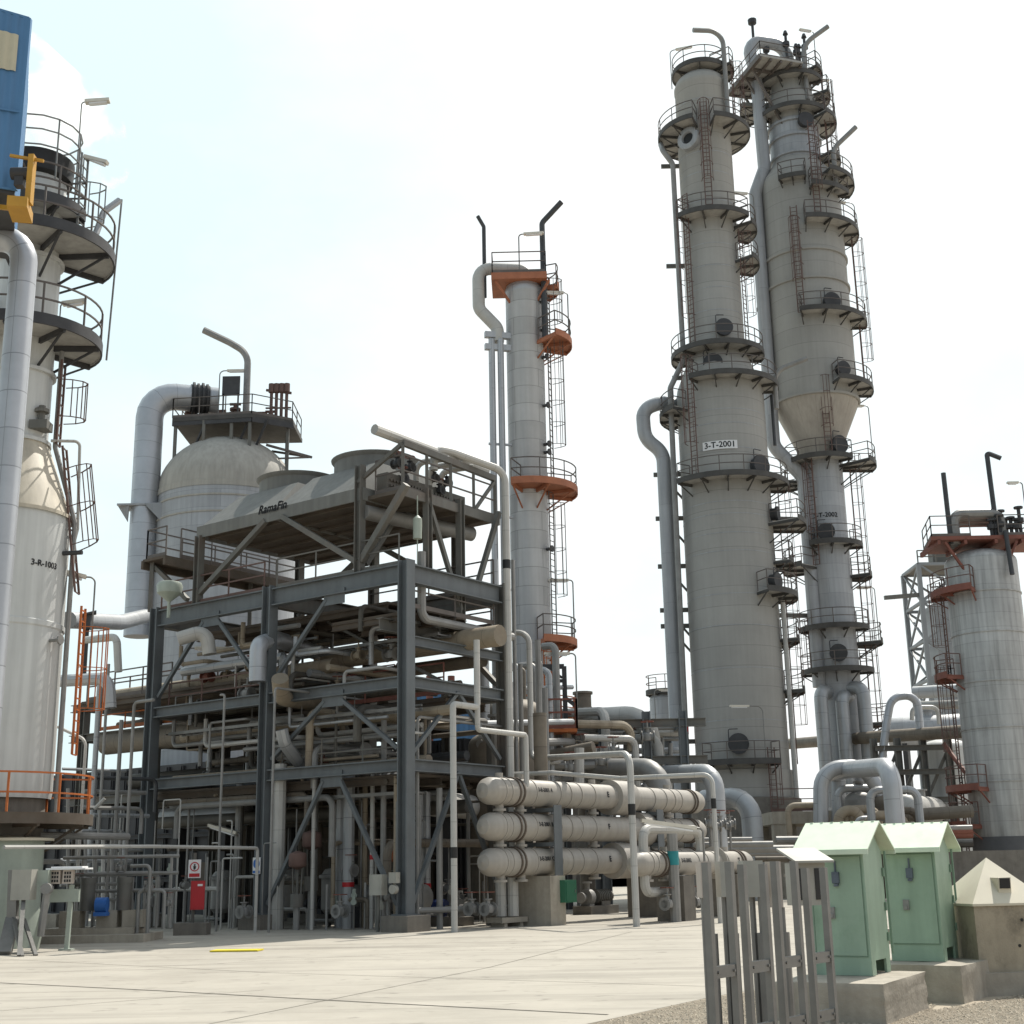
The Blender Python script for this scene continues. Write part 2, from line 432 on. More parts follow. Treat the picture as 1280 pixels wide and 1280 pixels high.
def valve(label, p, r, axis, wheel=True, group='gate valves along the ground lines', mat='pipe_grey'):
    p = Vector(p); a = Vector(axis).normalized(); t = thing('valve', p, label, 'valve', group)
    b = MB(); b.cyl(p-a*r*1.6, p+a*r*1.6, r, 12)
    for s in (-1.6, 1.5): b.cyl(p+a*r*s, p+a*r*(s+.25), r*1.7, 14)
    b.lathe(p, [(r*1.25, -r*.9), (r*1.45, 0), (r*1.2, r*.9), (r*.6, r*1.3), (r*.6, r*2.2)], 12)
    b.cyl(p+Z_*r*2.2, p+Z_*r*2.45, r*1.1, 12); b.cyl(p+Z_*r*2.4, p+Z_*r*4.2, r*.22, 8)
    b.build('valve_body', mat, t)
    if wheel:
        b = MB(); q = p+Z_*r*4; n = 14; R = r*1.7
        ring = [q+Vector((math.cos(2*PI*k/n)*R, math.sin(2*PI*k/n)*R, 0)) for k in range(n)]
        for k in range(n): b.bar(ring[k], ring[(k+1) % n], r*.22)
        for k in range(0, n, 4): b.bar(q, ring[k], r*.15)
        b.build('handwheel', 'red_rust', t)
    return t
def pump(label, p, d, s=1.0, mat='navy', group='pumps under the steel frame'):
    p = Vector(p); d = Vector(d).normalized(); n = Z_.cross(d); t = thing('pump', p, label, 'pump', group)
    b = MB(); b.box(p+Z_*.15*s, (1.9*s, .8*s, .3*s), d); b.build('plinth', 'concrete_dark', t)
    b = MB(); m = p+Z_*.62*s+d*.4*s
    b.cyl(m-d*.42*s, m+d*.42*s, .24*s, 16)
    for k in range(7): b.cyl(m+d*(-.36+.12*k)*s, m+d*(-.34+.12*k)*s, .27*s, 16)
    b.cyl(m+d*.42*s, m+d*.56*s, .2*s, 14); b.box(m-Z_*.24*s, (.6*s, .4*s, .16*s), d); b.box(m+n*.26*s+Z_*.1*s, (.2*s, .14*s, .2*s), d)
    b.build('motor', mat, t)
    b = MB(); c = p+Z_*.6*s-d*.55*s
    b.cyl(c-d*.14*s, c+d*.14*s, .3*s, 16); b.cyl(c+d*.14*s, m-d*.42*s, .06*s, 8); b.cyl(c, c+Z_*.55*s, .1*s, 10); b.cyl(c+Z_*.5*s, c+Z_*.56*s, .18*s, 12)
    b.cyl(c-d*.14*s, c-d*.45*s, .12*s, 10); b.cyl(c-d*.4*s, c-d*.46*s, .2*s, 12); b.box(c-Z_*.28*s, (.3*s, .4*s, .1*s), d)
    b.build('casing', 'pipe_grey', t)
    return t
def drum(label, a, b_, r, mat='pipe_brown', saddle='steel_dark', group=None, name='horizontal_drum', legs=True, cat='drum', bandn=0):
    """horizontal drum from a to b_ with domed ends and saddles to the ground or the level given"""
    a, b_ = Vector(a), Vector(b_); d = (b_-a).normalized(); L = (b_-a).length
    t = thing(name, ((a+b_)/2).xy.to_3d(), label, cat, group)
    m = MB(); e = r*.5
    prof = [(max(.001, r*math.cos(PI/2*(1-k/6))), e-e*math.sin(PI/2*(1-k/6))) for k in range(7)]
    prof += [(max(.001, r*math.cos(PI/2*k/6)), L-e+e*math.sin(PI/2*k/6)) for k in range(7)]
    m.lathe(a, prof, 28, d); m.build('shell', mat, t)
    if legs is not False:
        for f in (.22, .78):
            q = a.lerp(b_, f); m = MB(); zb = legs if isinstance(legs, float) else 0
            m.box(Vector((q.x, q.y, (zb+q.z-r*.6)/2)), (.3, r*1.5, max(.05, q.z-r*.6-zb)), d); m.build('saddle', saddle, t)
    m = MB(); q = a.lerp(b_, .5); m.cyl(q+Z_*r*.9, q+Z_*(r+.35), r*.3, 12); m.cyl(q+Z_*(r+.28), q+Z_*(r+.35), r*.45, 14); m.build('nozzle', mat, t)
    return t
# ------------------------------------------------------------------ camera, world, sun
cam = bpy.data.cameras.new('camera'); co = bpy.data.objects.new('camera', cam); COL.objects.link(co); SC.camera = co
cam.sensor_width = 36; cam.lens = 36*F/1280; cam.clip_end = 3000; cam.clip_start = .1
co.matrix_world = Matrix.Translation((0, 0, EYE)) @ Matrix.Rotation(PI/2+PT, 4, 'X') @ Matrix.Rotation(-RL, 4, 'Z')
EL = math.radians(55); SH = Vector((.58, .81, 0)).normalized()
TS = SH*math.cos(EL)+Z_*math.sin(EL)
sun = bpy.data.lights.new('sun', 'SUN'); sun.energy = 4.9; sun.angle = math.radians(.5); sun.color = (1, .95, .86)
so = bpy.data.objects.new('sun', sun); COL.objects.link(so); so.rotation_euler = TS.to_track_quat('Z', 'Y').to_euler(); so.location = TS*100
w = bpy.data.worlds.new('World'); SC.world = w; w.use_nodes = True
nt = w.node_tree; N = nt.nodes; L = nt.links
bg = N['Background']; bg.inputs['Strength'].default_value = .12
sky = N.new('ShaderNodeTexSky'); sky.sky_type = 'NISHITA'; sky.sun_disc = False; sky.sun_elevation = EL; sky.sun_rotation = math.atan2(SH.x, SH.y)
sky.air_density = 1.0; sky.dust_density = 5.0; sky.ozone_density = 1.0
# thin high haze and cloud: whitens the blue in soft patches
tc = N.new('ShaderNodeTexCoord'); mp = N.new('ShaderNodeMapping'); mp.inputs['Scale'].default_value = (1.2, 1.2, 2.2); mp.inputs['Location'].default_value = (.35, .1, .2)
no = N.new('ShaderNodeTexNoise'); no.inputs['Scale'].default_value = 1.7; no.inputs['Detail'].default_value = 7; no.inputs['Roughness'].default_value = .55
L.new(tc.outputs['Generated'], mp.inputs[0]); L.new(mp.outputs[0], no.inputs['Vector'])
mr = N.new('ShaderNodeMapRange'); mr.inputs[1].default_value = .36; mr.inputs[2].default_value = .62; mr.inputs[3].default_value = .82; mr.inputs[4].default_value = .98
# the haze is whiter towards the right of the view and clears behind the viewpoint, away from the sun
vn = N.new('ShaderNodeVectorMath'); vn.operation = 'NORMALIZE'; L.new(tc.outputs['Generated'], vn.inputs[0])
dt = N.new('ShaderNodeVectorMath'); dt.operation = 'DOT_PRODUCT'; L.new(vn.outputs[0], dt.inputs[0]); dt.inputs[1].default_value = (.97, .1, -.2)
dm = N.new('ShaderNodeMapRange'); dm.inputs[1].default_value = -.36; dm.inputs[2].default_value = .62; dm.inputs[3].default_value = -.16; dm.inputs[4].default_value = .16; L.new(dt.outputs['Value'], dm.inputs[0])
da = N.new('ShaderNodeMath'); da.operation = 'ADD'; L.new(no.outputs['Fac'], da.inputs[0]); L.new(dm.outputs[0], da.inputs[1])
L.new(da.outputs[0], mr.inputs[0])
mx = N.new('ShaderNodeMix'); mx.data_type = 'RGBA'; bh = N.new('ShaderNodeSeparateXYZ'); L.new(vn.outputs[0], bh.inputs[0])
bm_ = N.new('ShaderNodeMapRange'); bm_.inputs[1].default_value = -.25; bm_.inputs[2].default_value = .45; bm_.inputs[3].default_value = .48; bm_.inputs[4].default_value = 1; L.new(bh.outputs['Y'], bm_.inputs[0])
bx = N.new('ShaderNodeMath'); bx.operation = 'MULTIPLY'; L.new(mr.outputs[0], bx.inputs[0]); L.new(bm_.outputs[0], bx.inputs[1])
L.new(bx.outputs[0], mx.inputs[0]); L.new(sky.outputs[0], mx.inputs[6]); hc = N.new('ShaderNodeMix'); hc.data_type = 'RGBA'; hc.inputs[6].default_value = (6.7, 8.35, 8.6, 1); hc.inputs[7].default_value = (8.3, 8.45, 8.4, 1)
hf = N.new('ShaderNodeMapRange'); hf.inputs[1].default_value = .80; hf.inputs[2].default_value = .96; L.new(mr.outputs[0], hf.inputs[0]); L.new(hf.outputs[0], hc.inputs[0]); L.new(hc.outputs[2], mx.inputs[7])
L.new(mx.outputs[2], bg.inputs['Color'])
SC.cycles.volume_bounces = 3
SC.view_settings.view_transform = 'Standard'; SC.view_settings.look = 'None'; SC.view_settings.gamma = 1; SC.view_settings.exposure = .16
# ------------------------------------------------------------------ ground
def ground_mat():
    m = mk('pad_concrete', (.345, .318, .272), .9, 0, .12, .5, 0, bump=.15, dirt=(.28, .255, .215), dirt_amt=.7)
    return m
def tyre_marks(m):
    nt = m.node_tree; N = nt.nodes; L = nt.links; b = N['Principled BSDF']; src = b.inputs['Base Color'].links[0].from_socket
    geo = N.new('ShaderNodeNewGeometry'); mp = N.new('ShaderNodeMapping'); mp.inputs['Rotation'].default_value = (0, 0, .35); mp.inputs['Scale'].default_value = (.10, 1.5, 1)
    L.new(geo.outputs['Position'], mp.inputs[0]); n = N.new('ShaderNodeTexNoise'); n.inputs['Scale'].default_value = .9; n.inputs['Detail'].default_value = 6; n.inputs['Roughness'].default_value = .6; L.new(mp.outputs[0], n.inputs['Vector'])
    r = N.new('ShaderNodeMapRange'); r.inputs[1].default_value = .50; r.inputs[2].default_value = .74; r.inputs[3].default_value = 1.06; r.inputs[4].default_value = .66; L.new(n.outputs['Fac'], r.inputs[0])
    n2 = N.new('ShaderNodeTexNoise'); n2.inputs['Scale'].default_value = 2.3; n2.inputs['Detail'].default_value = 3; L.new(geo.outputs['Position'], n2.inputs['Vector'])
    r2 = N.new('ShaderNodeMapRange'); r2.inputs[1].default_value = .62; r2.inputs[2].default_value = .74; r2.inputs[3].default_value = 1; r2.inputs[4].default_value = .68; L.new(n2.outputs['Fac'], r2.inputs[0])
    mu = N.new('ShaderNodeMath'); mu.operation = 'MULTIPLY'; L.new(r.outputs[0], mu.inputs[0]); L.new(r2.outputs[0], mu.inputs[1])
    v = N.new('ShaderNodeVectorMath'); v.operation = 'SCALE'; L.new(src, v.inputs[0]); L.new(mu.outputs[0], v.inputs['Scale']); L.new(v.outputs[0], b.inputs['Base Color'])
tyre_marks(ground_mat())
mk('sand', (.36, .31, .24), .95, 0, .18, .8, 0, bump=.5)
mk('gravel_bed', (.30, .255, .195), .95, 0, .45, 24, 0, bump=1.0)
mk('pebble', (.37, .32, .25), .9, 0, .5, 9, 0)
mk('joint', (.10, .09, .075), .95, 0, .3, 5)
g = MB(); S = 900
g.poly([(-S, -60, 0), (S, -60, 0), (S, 2*S, 0), (-S, 2*S, 0)]); structure(g.build('ground', 'sand'))
g = MB(); g.poly([(-70, -20, .004), (-2, 9, .004), UZ(700, 1287, .004), UZ(780, 1270, .004), UZ(885, 1247, .004), UZ(1010, 1226, .004), UZ(1110, 1240, .004), UZ(1290, 1238, .004), (30, 24, .004), (80, 36, .004), (80, 140, .004), (-70, 140, .004)])
structure(g.build('concrete_pavement', 'pad_concrete'))
def strip(name, pts, w, mat, z):
    b = MB()
    for i in range(len(pts)-1):
        a, c = Vector(pts[i]), Vector(pts[i+1]); n = Vector((c-a).normalized().yx)*1; n = Vector((-(c-a).normalized().y, (c-a).normalized().x, 0))*w/2
        a.z = c.z = z
        b.poly([a-n, c-n, c+n, a+n])
    return structure(b.build(name, mat))
strip('pavement_joint', [UZ(-200, 1219, 0), UZ(200, 1239, 0), UZ(450, 1253, 0), UZ(760, 1269, 0)], .06, 'joint', .008)
strip('pavement_joint', [UZ(-60, 1196, 0), UZ(330, 1216, 0), UZ(900, 1234, 0)], .02, 'joint', .008)
strip('pavement_joint', [UZ(-60, 1182, 0), UZ(300, 1186, 0), UZ(900, 1180, 0)], .016, 'joint', .008)
strip('pavement_joint', [UZ(250, 1283, 0), UZ(610, 1210, 0), UZ(790, 1165, 0)], .016, 'joint', .008)
strip('pavement_joint', [UZ(-100, 1272, 0), UZ(330, 1238, 0)], .018, 'joint', .008)
strip('pavement_joint', [UZ(60, 1216, 0), UZ(700, 1182, 0)], .018, 'joint', .008)
strip('pavement_joint', [UZ(380, 1200, 0), UZ(880, 1200, 0)], .018, 'joint', .008)
g = MB(); g.poly([UZ(700, 1287, .008), UZ(780, 1271, .008), UZ(885, 1248, .008), UZ(1010, 1228, .008), UZ(1110, 1242, .008), UZ(1170, 1262, .008), UZ(1215, 1256, .008), UZ(1290, 1241, .008), (11, 12, .008), (9, 4, .008), (-2, 4, .008), (-1.5, 9, .008)])
structure(g.build('gravel_path', 'gravel_bed'))
# loose stones
rs = random.Random(3); b = MB()
ped = [(3.6, 14.1, 1.6), (5.2, 16, 1.3), (7.3, 18.6, 1.2)]
cnt = 0
while cnt < 7000:
    px = rs.uniform(700, 1300); py = rs.uniform(1226, 1300); q = UZ(px, py, .008)
    edge = 1287-(px-700)*.215 if px < 885 else 1248-(px-885)*.16 if px < 1010 else 1228+(px-1010)*.14 if px < 1110 else 1242
    if py < edge+rs.uniform(-.5, 6) : continue
    if px > 1170 and py < 1262-(px-1170)*.18: continue
    r = rs.uniform(.008, .022)
    a = rs.uniform(0, PI); x = Vector((math.cos(a), math.sin(a), 0))*r*rs.uniform(.9, 1.5); y = Vector((-math.sin(a), math.cos(a), 0))*r; z = Z_*r*.7
    i = b.add([q-x, q-y, q+x, q+y, q+z+x*.2, q+z*.7-x*.5+y*.3])
    for f in ((0, 1, 4), (1, 2, 4), (2, 3, 4), (3, 5, 4), (3, 0, 5), (0, 4, 5)): b.face([i+k for k in f])
    cnt += 1
o = b.build('gravel', 'pebble'); tag(o, 'loose beige gravel stones spread around the concrete blocks', 'gravel', None, 'stuff')
# yellow plate on the pavement
q = UZ(296, 1189, .006); b = MB(); b.box(q+Z_*.02, (1.1, .5, .03), (1, -.1, 0)); t = tag(b.build('drain_cover', 'yellow_line'), 'yellow painted cover plate lying on the sunlit pavement', 'drain cover')
# ------------------------------------------------------------------ green cabinets on concrete blocks
fl = Vector((.86, -.51, 0)).normalized(); rr_ = Vector((.51, .86, 0)).normalized()
def cabinet(c, lab):
    """c = front right bottom corner"""
    c = Vector(c); t = thing('equipment_cabinet', c-fl*.34+rr_*.38, lab, 'cabinet', 'green equipment cabinets with gable roofs')
    W, D, H = .68, .77, 1.40
    o = c-fl*W   # front left corner
    def P(x, y, z): return o+fl*x+rr_*y+Z_*z
    b = MB()
    zb = .16   # skirt height, body above
    b.hexa([P(0, 0, zb), P(W, 0, zb), P(W, D, zb), P(0, D, zb), P(0, 0, H), P(W, 0, H), P(W, D, H), P(0, D, H)])
    # gable fill under the roof
    b.poly([P(W, .02, H), P(W, D-.02, H), P(W, D/2, H+.27)]); b.poly([P(0, D-.02, H), P(0, .02, H), P(0, D/2, H+.27)])
    b.build('body', 'green_light', t)
    b = MB()
    for y in (0, D-.03): b.box(P(W/2, y+.015, zb/2), (W-.01, .03, zb), fl)
    for x in (.015, W-.015):
        for y in (.09, D-.09): b.box(P(x, y, zb/2), (.03, .16, zb), fl)
    b.build('base_frame', 'green_light', t)
    b = MB(); ov, oh, rise = .12, .19, .33
    for s in (-1, 1):
        e0, e1 = P(-ov, D/2+s*(D/2+oh), H-.0), P(W+ov, D/2+s*(D/2+oh), H-.0)
        r0, r1 = P(-ov, D/2, H+rise), P(W+ov, D/2, H+rise)
        tk = Z_*.022
        q = [e0, e1, r1, r0] if s < 0 else [e1, e0, r0, r1]
        b.hexa([p for p in q]+[p+tk for p in q])
        # folded edge along the eave
        b.bar(e0-Z_*.012, e1-Z_*.012, .02, .05)
    for k in range(7):
        q = P(-ov+.08+k*.127, D/2, H+rise+.03); b.box(q-Z_*.012, (.035, .035, .018), fl)
    b.build('roof', 'green_pale', t)
    b = MB()
    for x in (.032, W-.032): b.box(P(x, -.004, .78), (.006, .010, 1.14), fl)
    for z in (.21, 1.35): b.box(P(W*.5, -.004, z), (W-.06, .010, .006), fl)
    b.build('door_gap', 'green_mid', t)  # dark strips painted in for the shaded gap round the door
    b = MB(); dz = .008
    b.box(P(W*.5, -.006, .78), (W-.08, .012, 1.12), fl); d = b.build('door', 'green_light', t)
    b = MB(); b.box(P(W*.50, -.03, 1.10), (.085, .04, .13), fl); b.box(P(W*.50, -.025, 1.22), (.018, .02, .14), fl); b.cyl(P(W*.5, -.03, 1.0), P(W*.5, -.03, 1.03), .03, 10); b.build('door_lock', 'lock_grey', d)
    b = MB(); b.box(P(W*.38, -.025, .70), (.075, .03, .13), fl); b.box(P(W*.38, -.045, .67), (.04, .02, .05), fl); b.build('latch', 'pipe_grey', d)
    b = MB()
    for z in (.4, .75, 1.15): b.cyl(P(W+.012, D-.04, z-.05), P(W+.012, D-.04, z+.05), .016, 8)
    b.cyl(P(W+.03, D+.03, .2), P(W+.03, D+.03, H), .015, 8)
    b.build('hinge', 'green_mid', t)
    return t
cabinet(UZ(1091, 1220, .42), 'green gable-roofed cabinet nearest the grey cable ladders, partly behind them')
cabinet(UZ(1181, 1202, .44), 'green gable-roofed cabinet beside the beige kiosk, standing clear of the ladders')
def block(label, near, dirr, Lr, Wf, H):
    near = Vector(near); r = Vector(dirr).normalized(); l = Vector((-r.y, r.x, 0))
    b = MB(); p = [near, near+r*Lr, near+r*Lr+l*Wf, near+l*Wf]
    ch = .03
    bm = bmesh.new(); vs = [bm.verts.new(q) for q in p]+[bm.verts.new(q+Z_*H) for q in p]
    for f in ((3, 2, 1, 0), (4, 5, 6, 7), (0, 1, 5, 4), (1, 2, 6, 5), (2, 3, 7, 6), (3, 0, 4, 7)): bm.faces.new([vs[k] for k in f])
    bmesh.ops.subdivide_edges(bm, edges=bm.edges[:], cuts=7, use_grid_fill=True)
    rn = random.Random(int(near.x*100))
    for v in bm.verts:
        on = sum((abs((v.co-near).dot(r)) < .01 or abs((v.co-near).dot(r)-Lr) < .01, abs((v.co-near).dot(l)) < .01 or abs((v.co-near).dot(l)-Wf) < .01, abs(v.co.z-H) < .01))
        k = .012 if on < 2 else .035
        cc = near+r*Lr/2+l*Wf/2+Z_*H/2
        if v.co.z > .05: v.co += (cc-v.co).normalized()*rn.uniform(0, k)
    bm.verts.index_update()
    i = b.add([v.co.copy() for v in bm.verts])
    for f in bm.faces: b.face([i+v.index for v in f.verts], None, False)
    bm.free()
    return tag(b.build('concrete_block', 'concrete'), label, 'concrete block', 'concrete blocks under the green cabinets')
block('concrete block under the green cabinet nearest the ladders, frontmost', UZ(1109, 1282, 0), UZ(1169, 1258, 0)-UZ(1109, 1282, 0), 1.85, 1.25, .42)
block('concrete block under the green cabinet beside the kiosk', UZ(1206, 1255, 0), UZ(1248, 1242, 0)-UZ(1206, 1255, 0), 1.5, 1.35, .44)
# pinkish small box behind the cabinets
b = MB(); q = U(1121, 1170, 19.5); b.box(q, (.28, .2, .2)); b.cyl(Vector((q.x, q.y, 0)), q, .03, 8); tag(b.build('junction_box', 'box_pinkish'), 'small pinkish box on a post glimpsed between the two green cabinets', 'junction box')
# ------------------------------------------------------------------ beige kiosk with pyramid roof
kc = U(1244, 1180, 18.9); kc.z = 0
t = thing('concrete_kiosk', kc, 'beige concrete kiosk with a pyramid sheet roof at the right edge', 'kiosk')
kx = Vector((.985, .17, 0)).normalized(); ky = Vector((-kx.y, kx.x, 0))
def K(x, y, z): return kc+kx*x+ky*y+Z_*z
hw = .565
MB().box(K(0, 0, .14), (1.34, 1.34, .28), kx).build('footing', 'concrete', t)
b = MB(); b.box(K(0, 0, .28+.425), (1.08, 1.08, .85), kx); b.build('wall', 'concrete_kiosk', t)
b = MB(); e = 1.135; ap = K(0, 0, 1.72); cs = [K(-hw, -hw, e), K(hw, -hw, e), K(hw, hw, e), K(-hw, hw, e)]
lo = [p-Z_*.03 for p in cs]
for k in range(4):
    b.poly([cs[k], cs[(k+1) % 4], ap]); b.poly([lo[k], lo[(k+1) % 4], cs[(k+1) % 4], cs[k]])
b.poly(lo[::-1])
b.build('roof', 'roof_sheet', t)
# dormer style vent on the near roof slope
b = MB(); v0, v1 = K(-.11, -.30, 1.27), K(.07, -.30, 1.27)
b.hexa([K(-.11, -.44, 1.24), K(.07, -.44, 1.24), K(.07, -.2, 1.24), K(-.11, -.2, 1.24), K(-.11, -.46, 1.46), K(.07, -.46, 1.46), K(.07, -.2, 1.46), K(-.11, -.2, 1.46)])
vv = b.build('vent', 'roof_sheet', t)
b = MB(); b.hexa([K(-.092, -.464, 1.32), K(.052, -.464, 1.32), K(.052, -.44, 1.32), K(-.092, -.44, 1.32), K(-.092, -.47, 1.45), K(.052, -.47, 1.45), K(.052, -.44, 1.45), K(-.092, -.44, 1.45)]); b.build('opening', 'black', vv)
for x, z in ((.12, .92), (.05, .6)): MB().cyl(K(x, -.545, z), K(x, -.535, z), .022, 10).build('hole', 'black', t)
# ------------------------------------------------------------------ grey cable ladders with junction boxes
LA, LB = U(904, 1200, 10.5), U(1026, 1200, 11.8); LA.z = LB.z = 0; ld = (LB-LA).normalized(); ln = Vector((ld.y, -ld.x, 0))
labs = ['leftmost galvanised cable ladder in front of the junction boxes', 'second galvanised cable ladder from the left, two rungs showing', 'third galvanised cable ladder, close beside the rightmost one', 'rightmost galvanised cable ladder, overlapping the green cabinet']
for k in range(4):
    c = LA.lerp(LB, k/3); hgt = 1.715-.02*k*(k % 2)
    t = thing('cable_ladder', c, labs[k], 'cable ladder', 'cable ladders standing in a row')
    for s in (-1, 1):
        a = c+ld*s*.175; b = MB()
        b.bar(a, a+Z_*hgt, .05, .012, ln) ; b.bar(a+ln*.045, a+ln*.045+Z_*hgt, .012, .085, ln) if False else None
        b.box(a+Z_*hgt/2, (.052, .055, hgt), ld); b.build('side_rail', 'galv', t)
    for z in (.03, .475, .93):
        b = MB(); b.box(c+Z_*z, (.30, .04, .085), ld)
        for s in (-1, 1): b.cyl(c+Z_*z+ld*s*.12-Vector((ld.y, -ld.x, 0))*0+ln*.02, c+Z_*z+ld*s*.12+ln*.032, .012, 6)
        b.build('rung', 'galv', t)
jb = [(872, 885, 1077, 1122, 'box_pinkish', 'pinkish junction box poking out left of the first cable ladder'), (896, 913, 1077, 1121, 'box_grey', 'grey junction box between the rails of the leftmost cable ladder'), (925, 953, 1076, 1121, 'box_grey', 'wide grey junction box behind the second cable ladder'), (959, 976, 1077, 1134, 'box_pinkish', 'tall pinkish junction box between the second and third cable ladder')]
for x0, x1, y0, y1, mt, lb in jb:
    a = U(x0, y0, 12.6); c = U(x1, y1, 12.6); ctr = (a+c)/2
    t = thing('junction_box', (ctr.x, ctr.y, 0), lb, 'junction box', 'junction boxes behind the cable ladders')
    b = MB(); b.box(ctr, (c.x-a.x, .16, a.z-c.z), (1, .15, 0)); b.build('case', mt, t)
    b = MB(); b.cyl(Vector((ctr.x, ctr.y+.02, 0)), Vector((ctr.x, ctr.y+.02, c.z)), .028, 8)
    b.cyl(Vector((ctr.x+.06, ctr.y-.03, 0)), Vector((ctr.x+.06, ctr.y-.03, 1.1)), .045, 10); b.cyl(Vector((ctr.x+.06, ctr.y-.03, 1.1)), Vector((ctr.x+.06, ctr.y-.03, c.z)), .018, 8)
    b.build('conduit', 'galv', t)
a, c = U(986, 1080, 13.0), U(1029, 1130, 13.0); ctr = (a+c)/2; t = thing('hooded_box', (ctr.x, ctr.y, 0), 'pale instrument box with a sloping hood behind the cable ladders', 'instrument box')
b = MB(); b.box(ctr, (.30, .22, .38), (1, .3, 0)); b.build('case', 'box_grey', t)
hx = Vector((1, .3, 0)).normalized(); hy = Vector((-hx.y, hx.x, 0)); b = MB(); top = ctr+Z_*.19
p = [top-hx*.2-hy*.2, top+hx*.2-hy*.2, top+hx*.2+hy*.16+Z_*.12, top-hx*.2+hy*.16+Z_*.12]
b.hexa(p+[q+Z_*.02 for q in p]); b.build('hood', 'box_grey', t)
b = MB()
for s in (-.08, .08): b.box(ctr+hx*s-hy*.113, (.09, .012, .28), hx)
b.build('window', 'window_dark', t)
MB().cyl(Vector((ctr.x, ctr.y, 0)), ctr-Z_*.18, .035, 8).build('post', 'galv', t)
# ------------------------------------------------------------------ tall column with the 3-T-2001 plate
def zat(py, c, px=None):
    """height on the vertical axis through c that shows at row py"""
    return along(Vector((c[0], c[1], 0)), Z_, py=py).z
def ang(c, deg): return head(c)+math.radians(deg)
def onwall(c, r, deg, z): a = ang(c, deg); return Vector((c[0]+r*math.cos(a), c[1]+r*math.sin(a), z))
def outv(c, deg): a = ang(c, deg); return Vector((math.cos(a), math.sin(a), 0))
c1 = U(930, 980, 78); c1.z = 0
T1 = thing('distillation_column', c1, 'tall grey column with white number plate 3-T-2001, left of the tallest pair', 'column')
z = lambda y: zat(y, c1)
RB, RT = 2.66, 1.72
b = MB(); b.lathe(c1, [(RB+.12, 0), (RB+.12, z(965)), (RB, z(965)+.02), (RB, z(494)), (RB-.05, z(488)), (RT+.08, z(448)), (RT, z(444)), (RT, z(118)), (RT+.04, z(117)), (RT+.04, z(112)), (RT-.02, z(111))]+dome(RT-.02, 1.0, 7, z(111)), 48); b.build('shell', 'tower_grey', T1)
b = MB(); rs = random.Random(5)
for y in (930, 905, 842, 790, 752, 700, 678, 655, 640, 575, 545, 528, 400, 372, 345, 318, 265, 230, 205, 140):
    b.cyl(Vector((c1.x, c1.y, z(y)-.02)), Vector((c1.x, c1.y, z(y)+.02)), (RB if y > 490 else RT)+.012, 48, cap=False)
b.build('cladding_band', 'tower_light', T1)
plat(T1, c1, z(94), .7, RT+.1, -175, 60); plat(T1, c1, z(92), .7, RT+.5, 62, 120)
plat(T1, c1, z(172), RT, 2.95, -160, -12); plat(T1, c1, z(172), RT, 2.95, 14, 150)
plat(T1, c1, z(285), RT, 2.85, -42, 60); plat(T1, c1, z(292), RT, 2.95, 62, 125)
plat(T1, c1, z(335), RT, 2.95, 58, 120)
plat(T1, c1, z(447), RT+.05, 2.85, -110, 110)
plat(T1, c1, z(489), RB-.3, 3.55, -30, 100)
plat(T1, c1, z(519), RB, 3.75, -118, -48)
plat(T1, c1, z(612), RB, 3.75, -48, 105)
plat(T1, c1, z(662), RB, 4.6, 62, 105); plat(T1, c1, z(708), RB, 3.7, 70, 115)
plat(T1, c1, z(750), RB, 3.8, 32, 110)
plat(T1, c1, z(803), RB, 3.7, 75, 125); plat(T1, c1, z(866), RB, 3.8, 75, 125)
plat(T1, c1, z(957), RB, 3.55, -38, 36)
for dg, ya, yb, R in ((2, 285, 148, RT+.35), (-42, 447, 255, RT+.42), (-34, 612, 462, RB+.4), (88, 957, 600, RB+.42), (62, 447, 300, RT+.4), (75, 172, 90, RT+.4), (30, 1040, 940, RB+.5)):
    caged(T1, onwall(c1, R, dg, z(ya)), onwall(c1, R, dg, z(yb)), outv(c1, dg))
for y, dg, R in ((425, 14, .55), (468, -8, .6), (597, 45, .65), (935, -3, .58), (735, 60, .5), (650, 75, .45)):
    manhole(T1, c1, RB if y > 480 else RT, dg, z(y), R)
# round nozzle facing the viewpoint near the top
q = onwall(c1, RT, -30, z(188)); d = outv(c1, -30)
b = MB(); b.lathe(q-d*.1, [(.75, 0), (.75, .45), (.62, .5), (.42, .5), (.36, .3), (.0, .28)], 24, d); nz = b.build('nozzle', 'tower_light', T1)
MB().cyl(q+d*.2, q+d*.25, .35, 20).build('opening', 'black', nz)
# number plate
ap = ang(c1, -4); zp = z(572); aw = 2.05/2/RB; b = MB()
b.lathe((c1.x, c1.y, zp-.26), [(RB+.02, 0), (RB+.05, 0), (RB+.05, .52), (RB+.02, .52)], 12, None, ap-aw, ap+aw)
pl = b.build('number_plate', 'letter_white', T1)
lettering('3-T-2001', .5, wrap(c1.x, c1.y, RB+.058, ap, zp), pl, bold=.012)
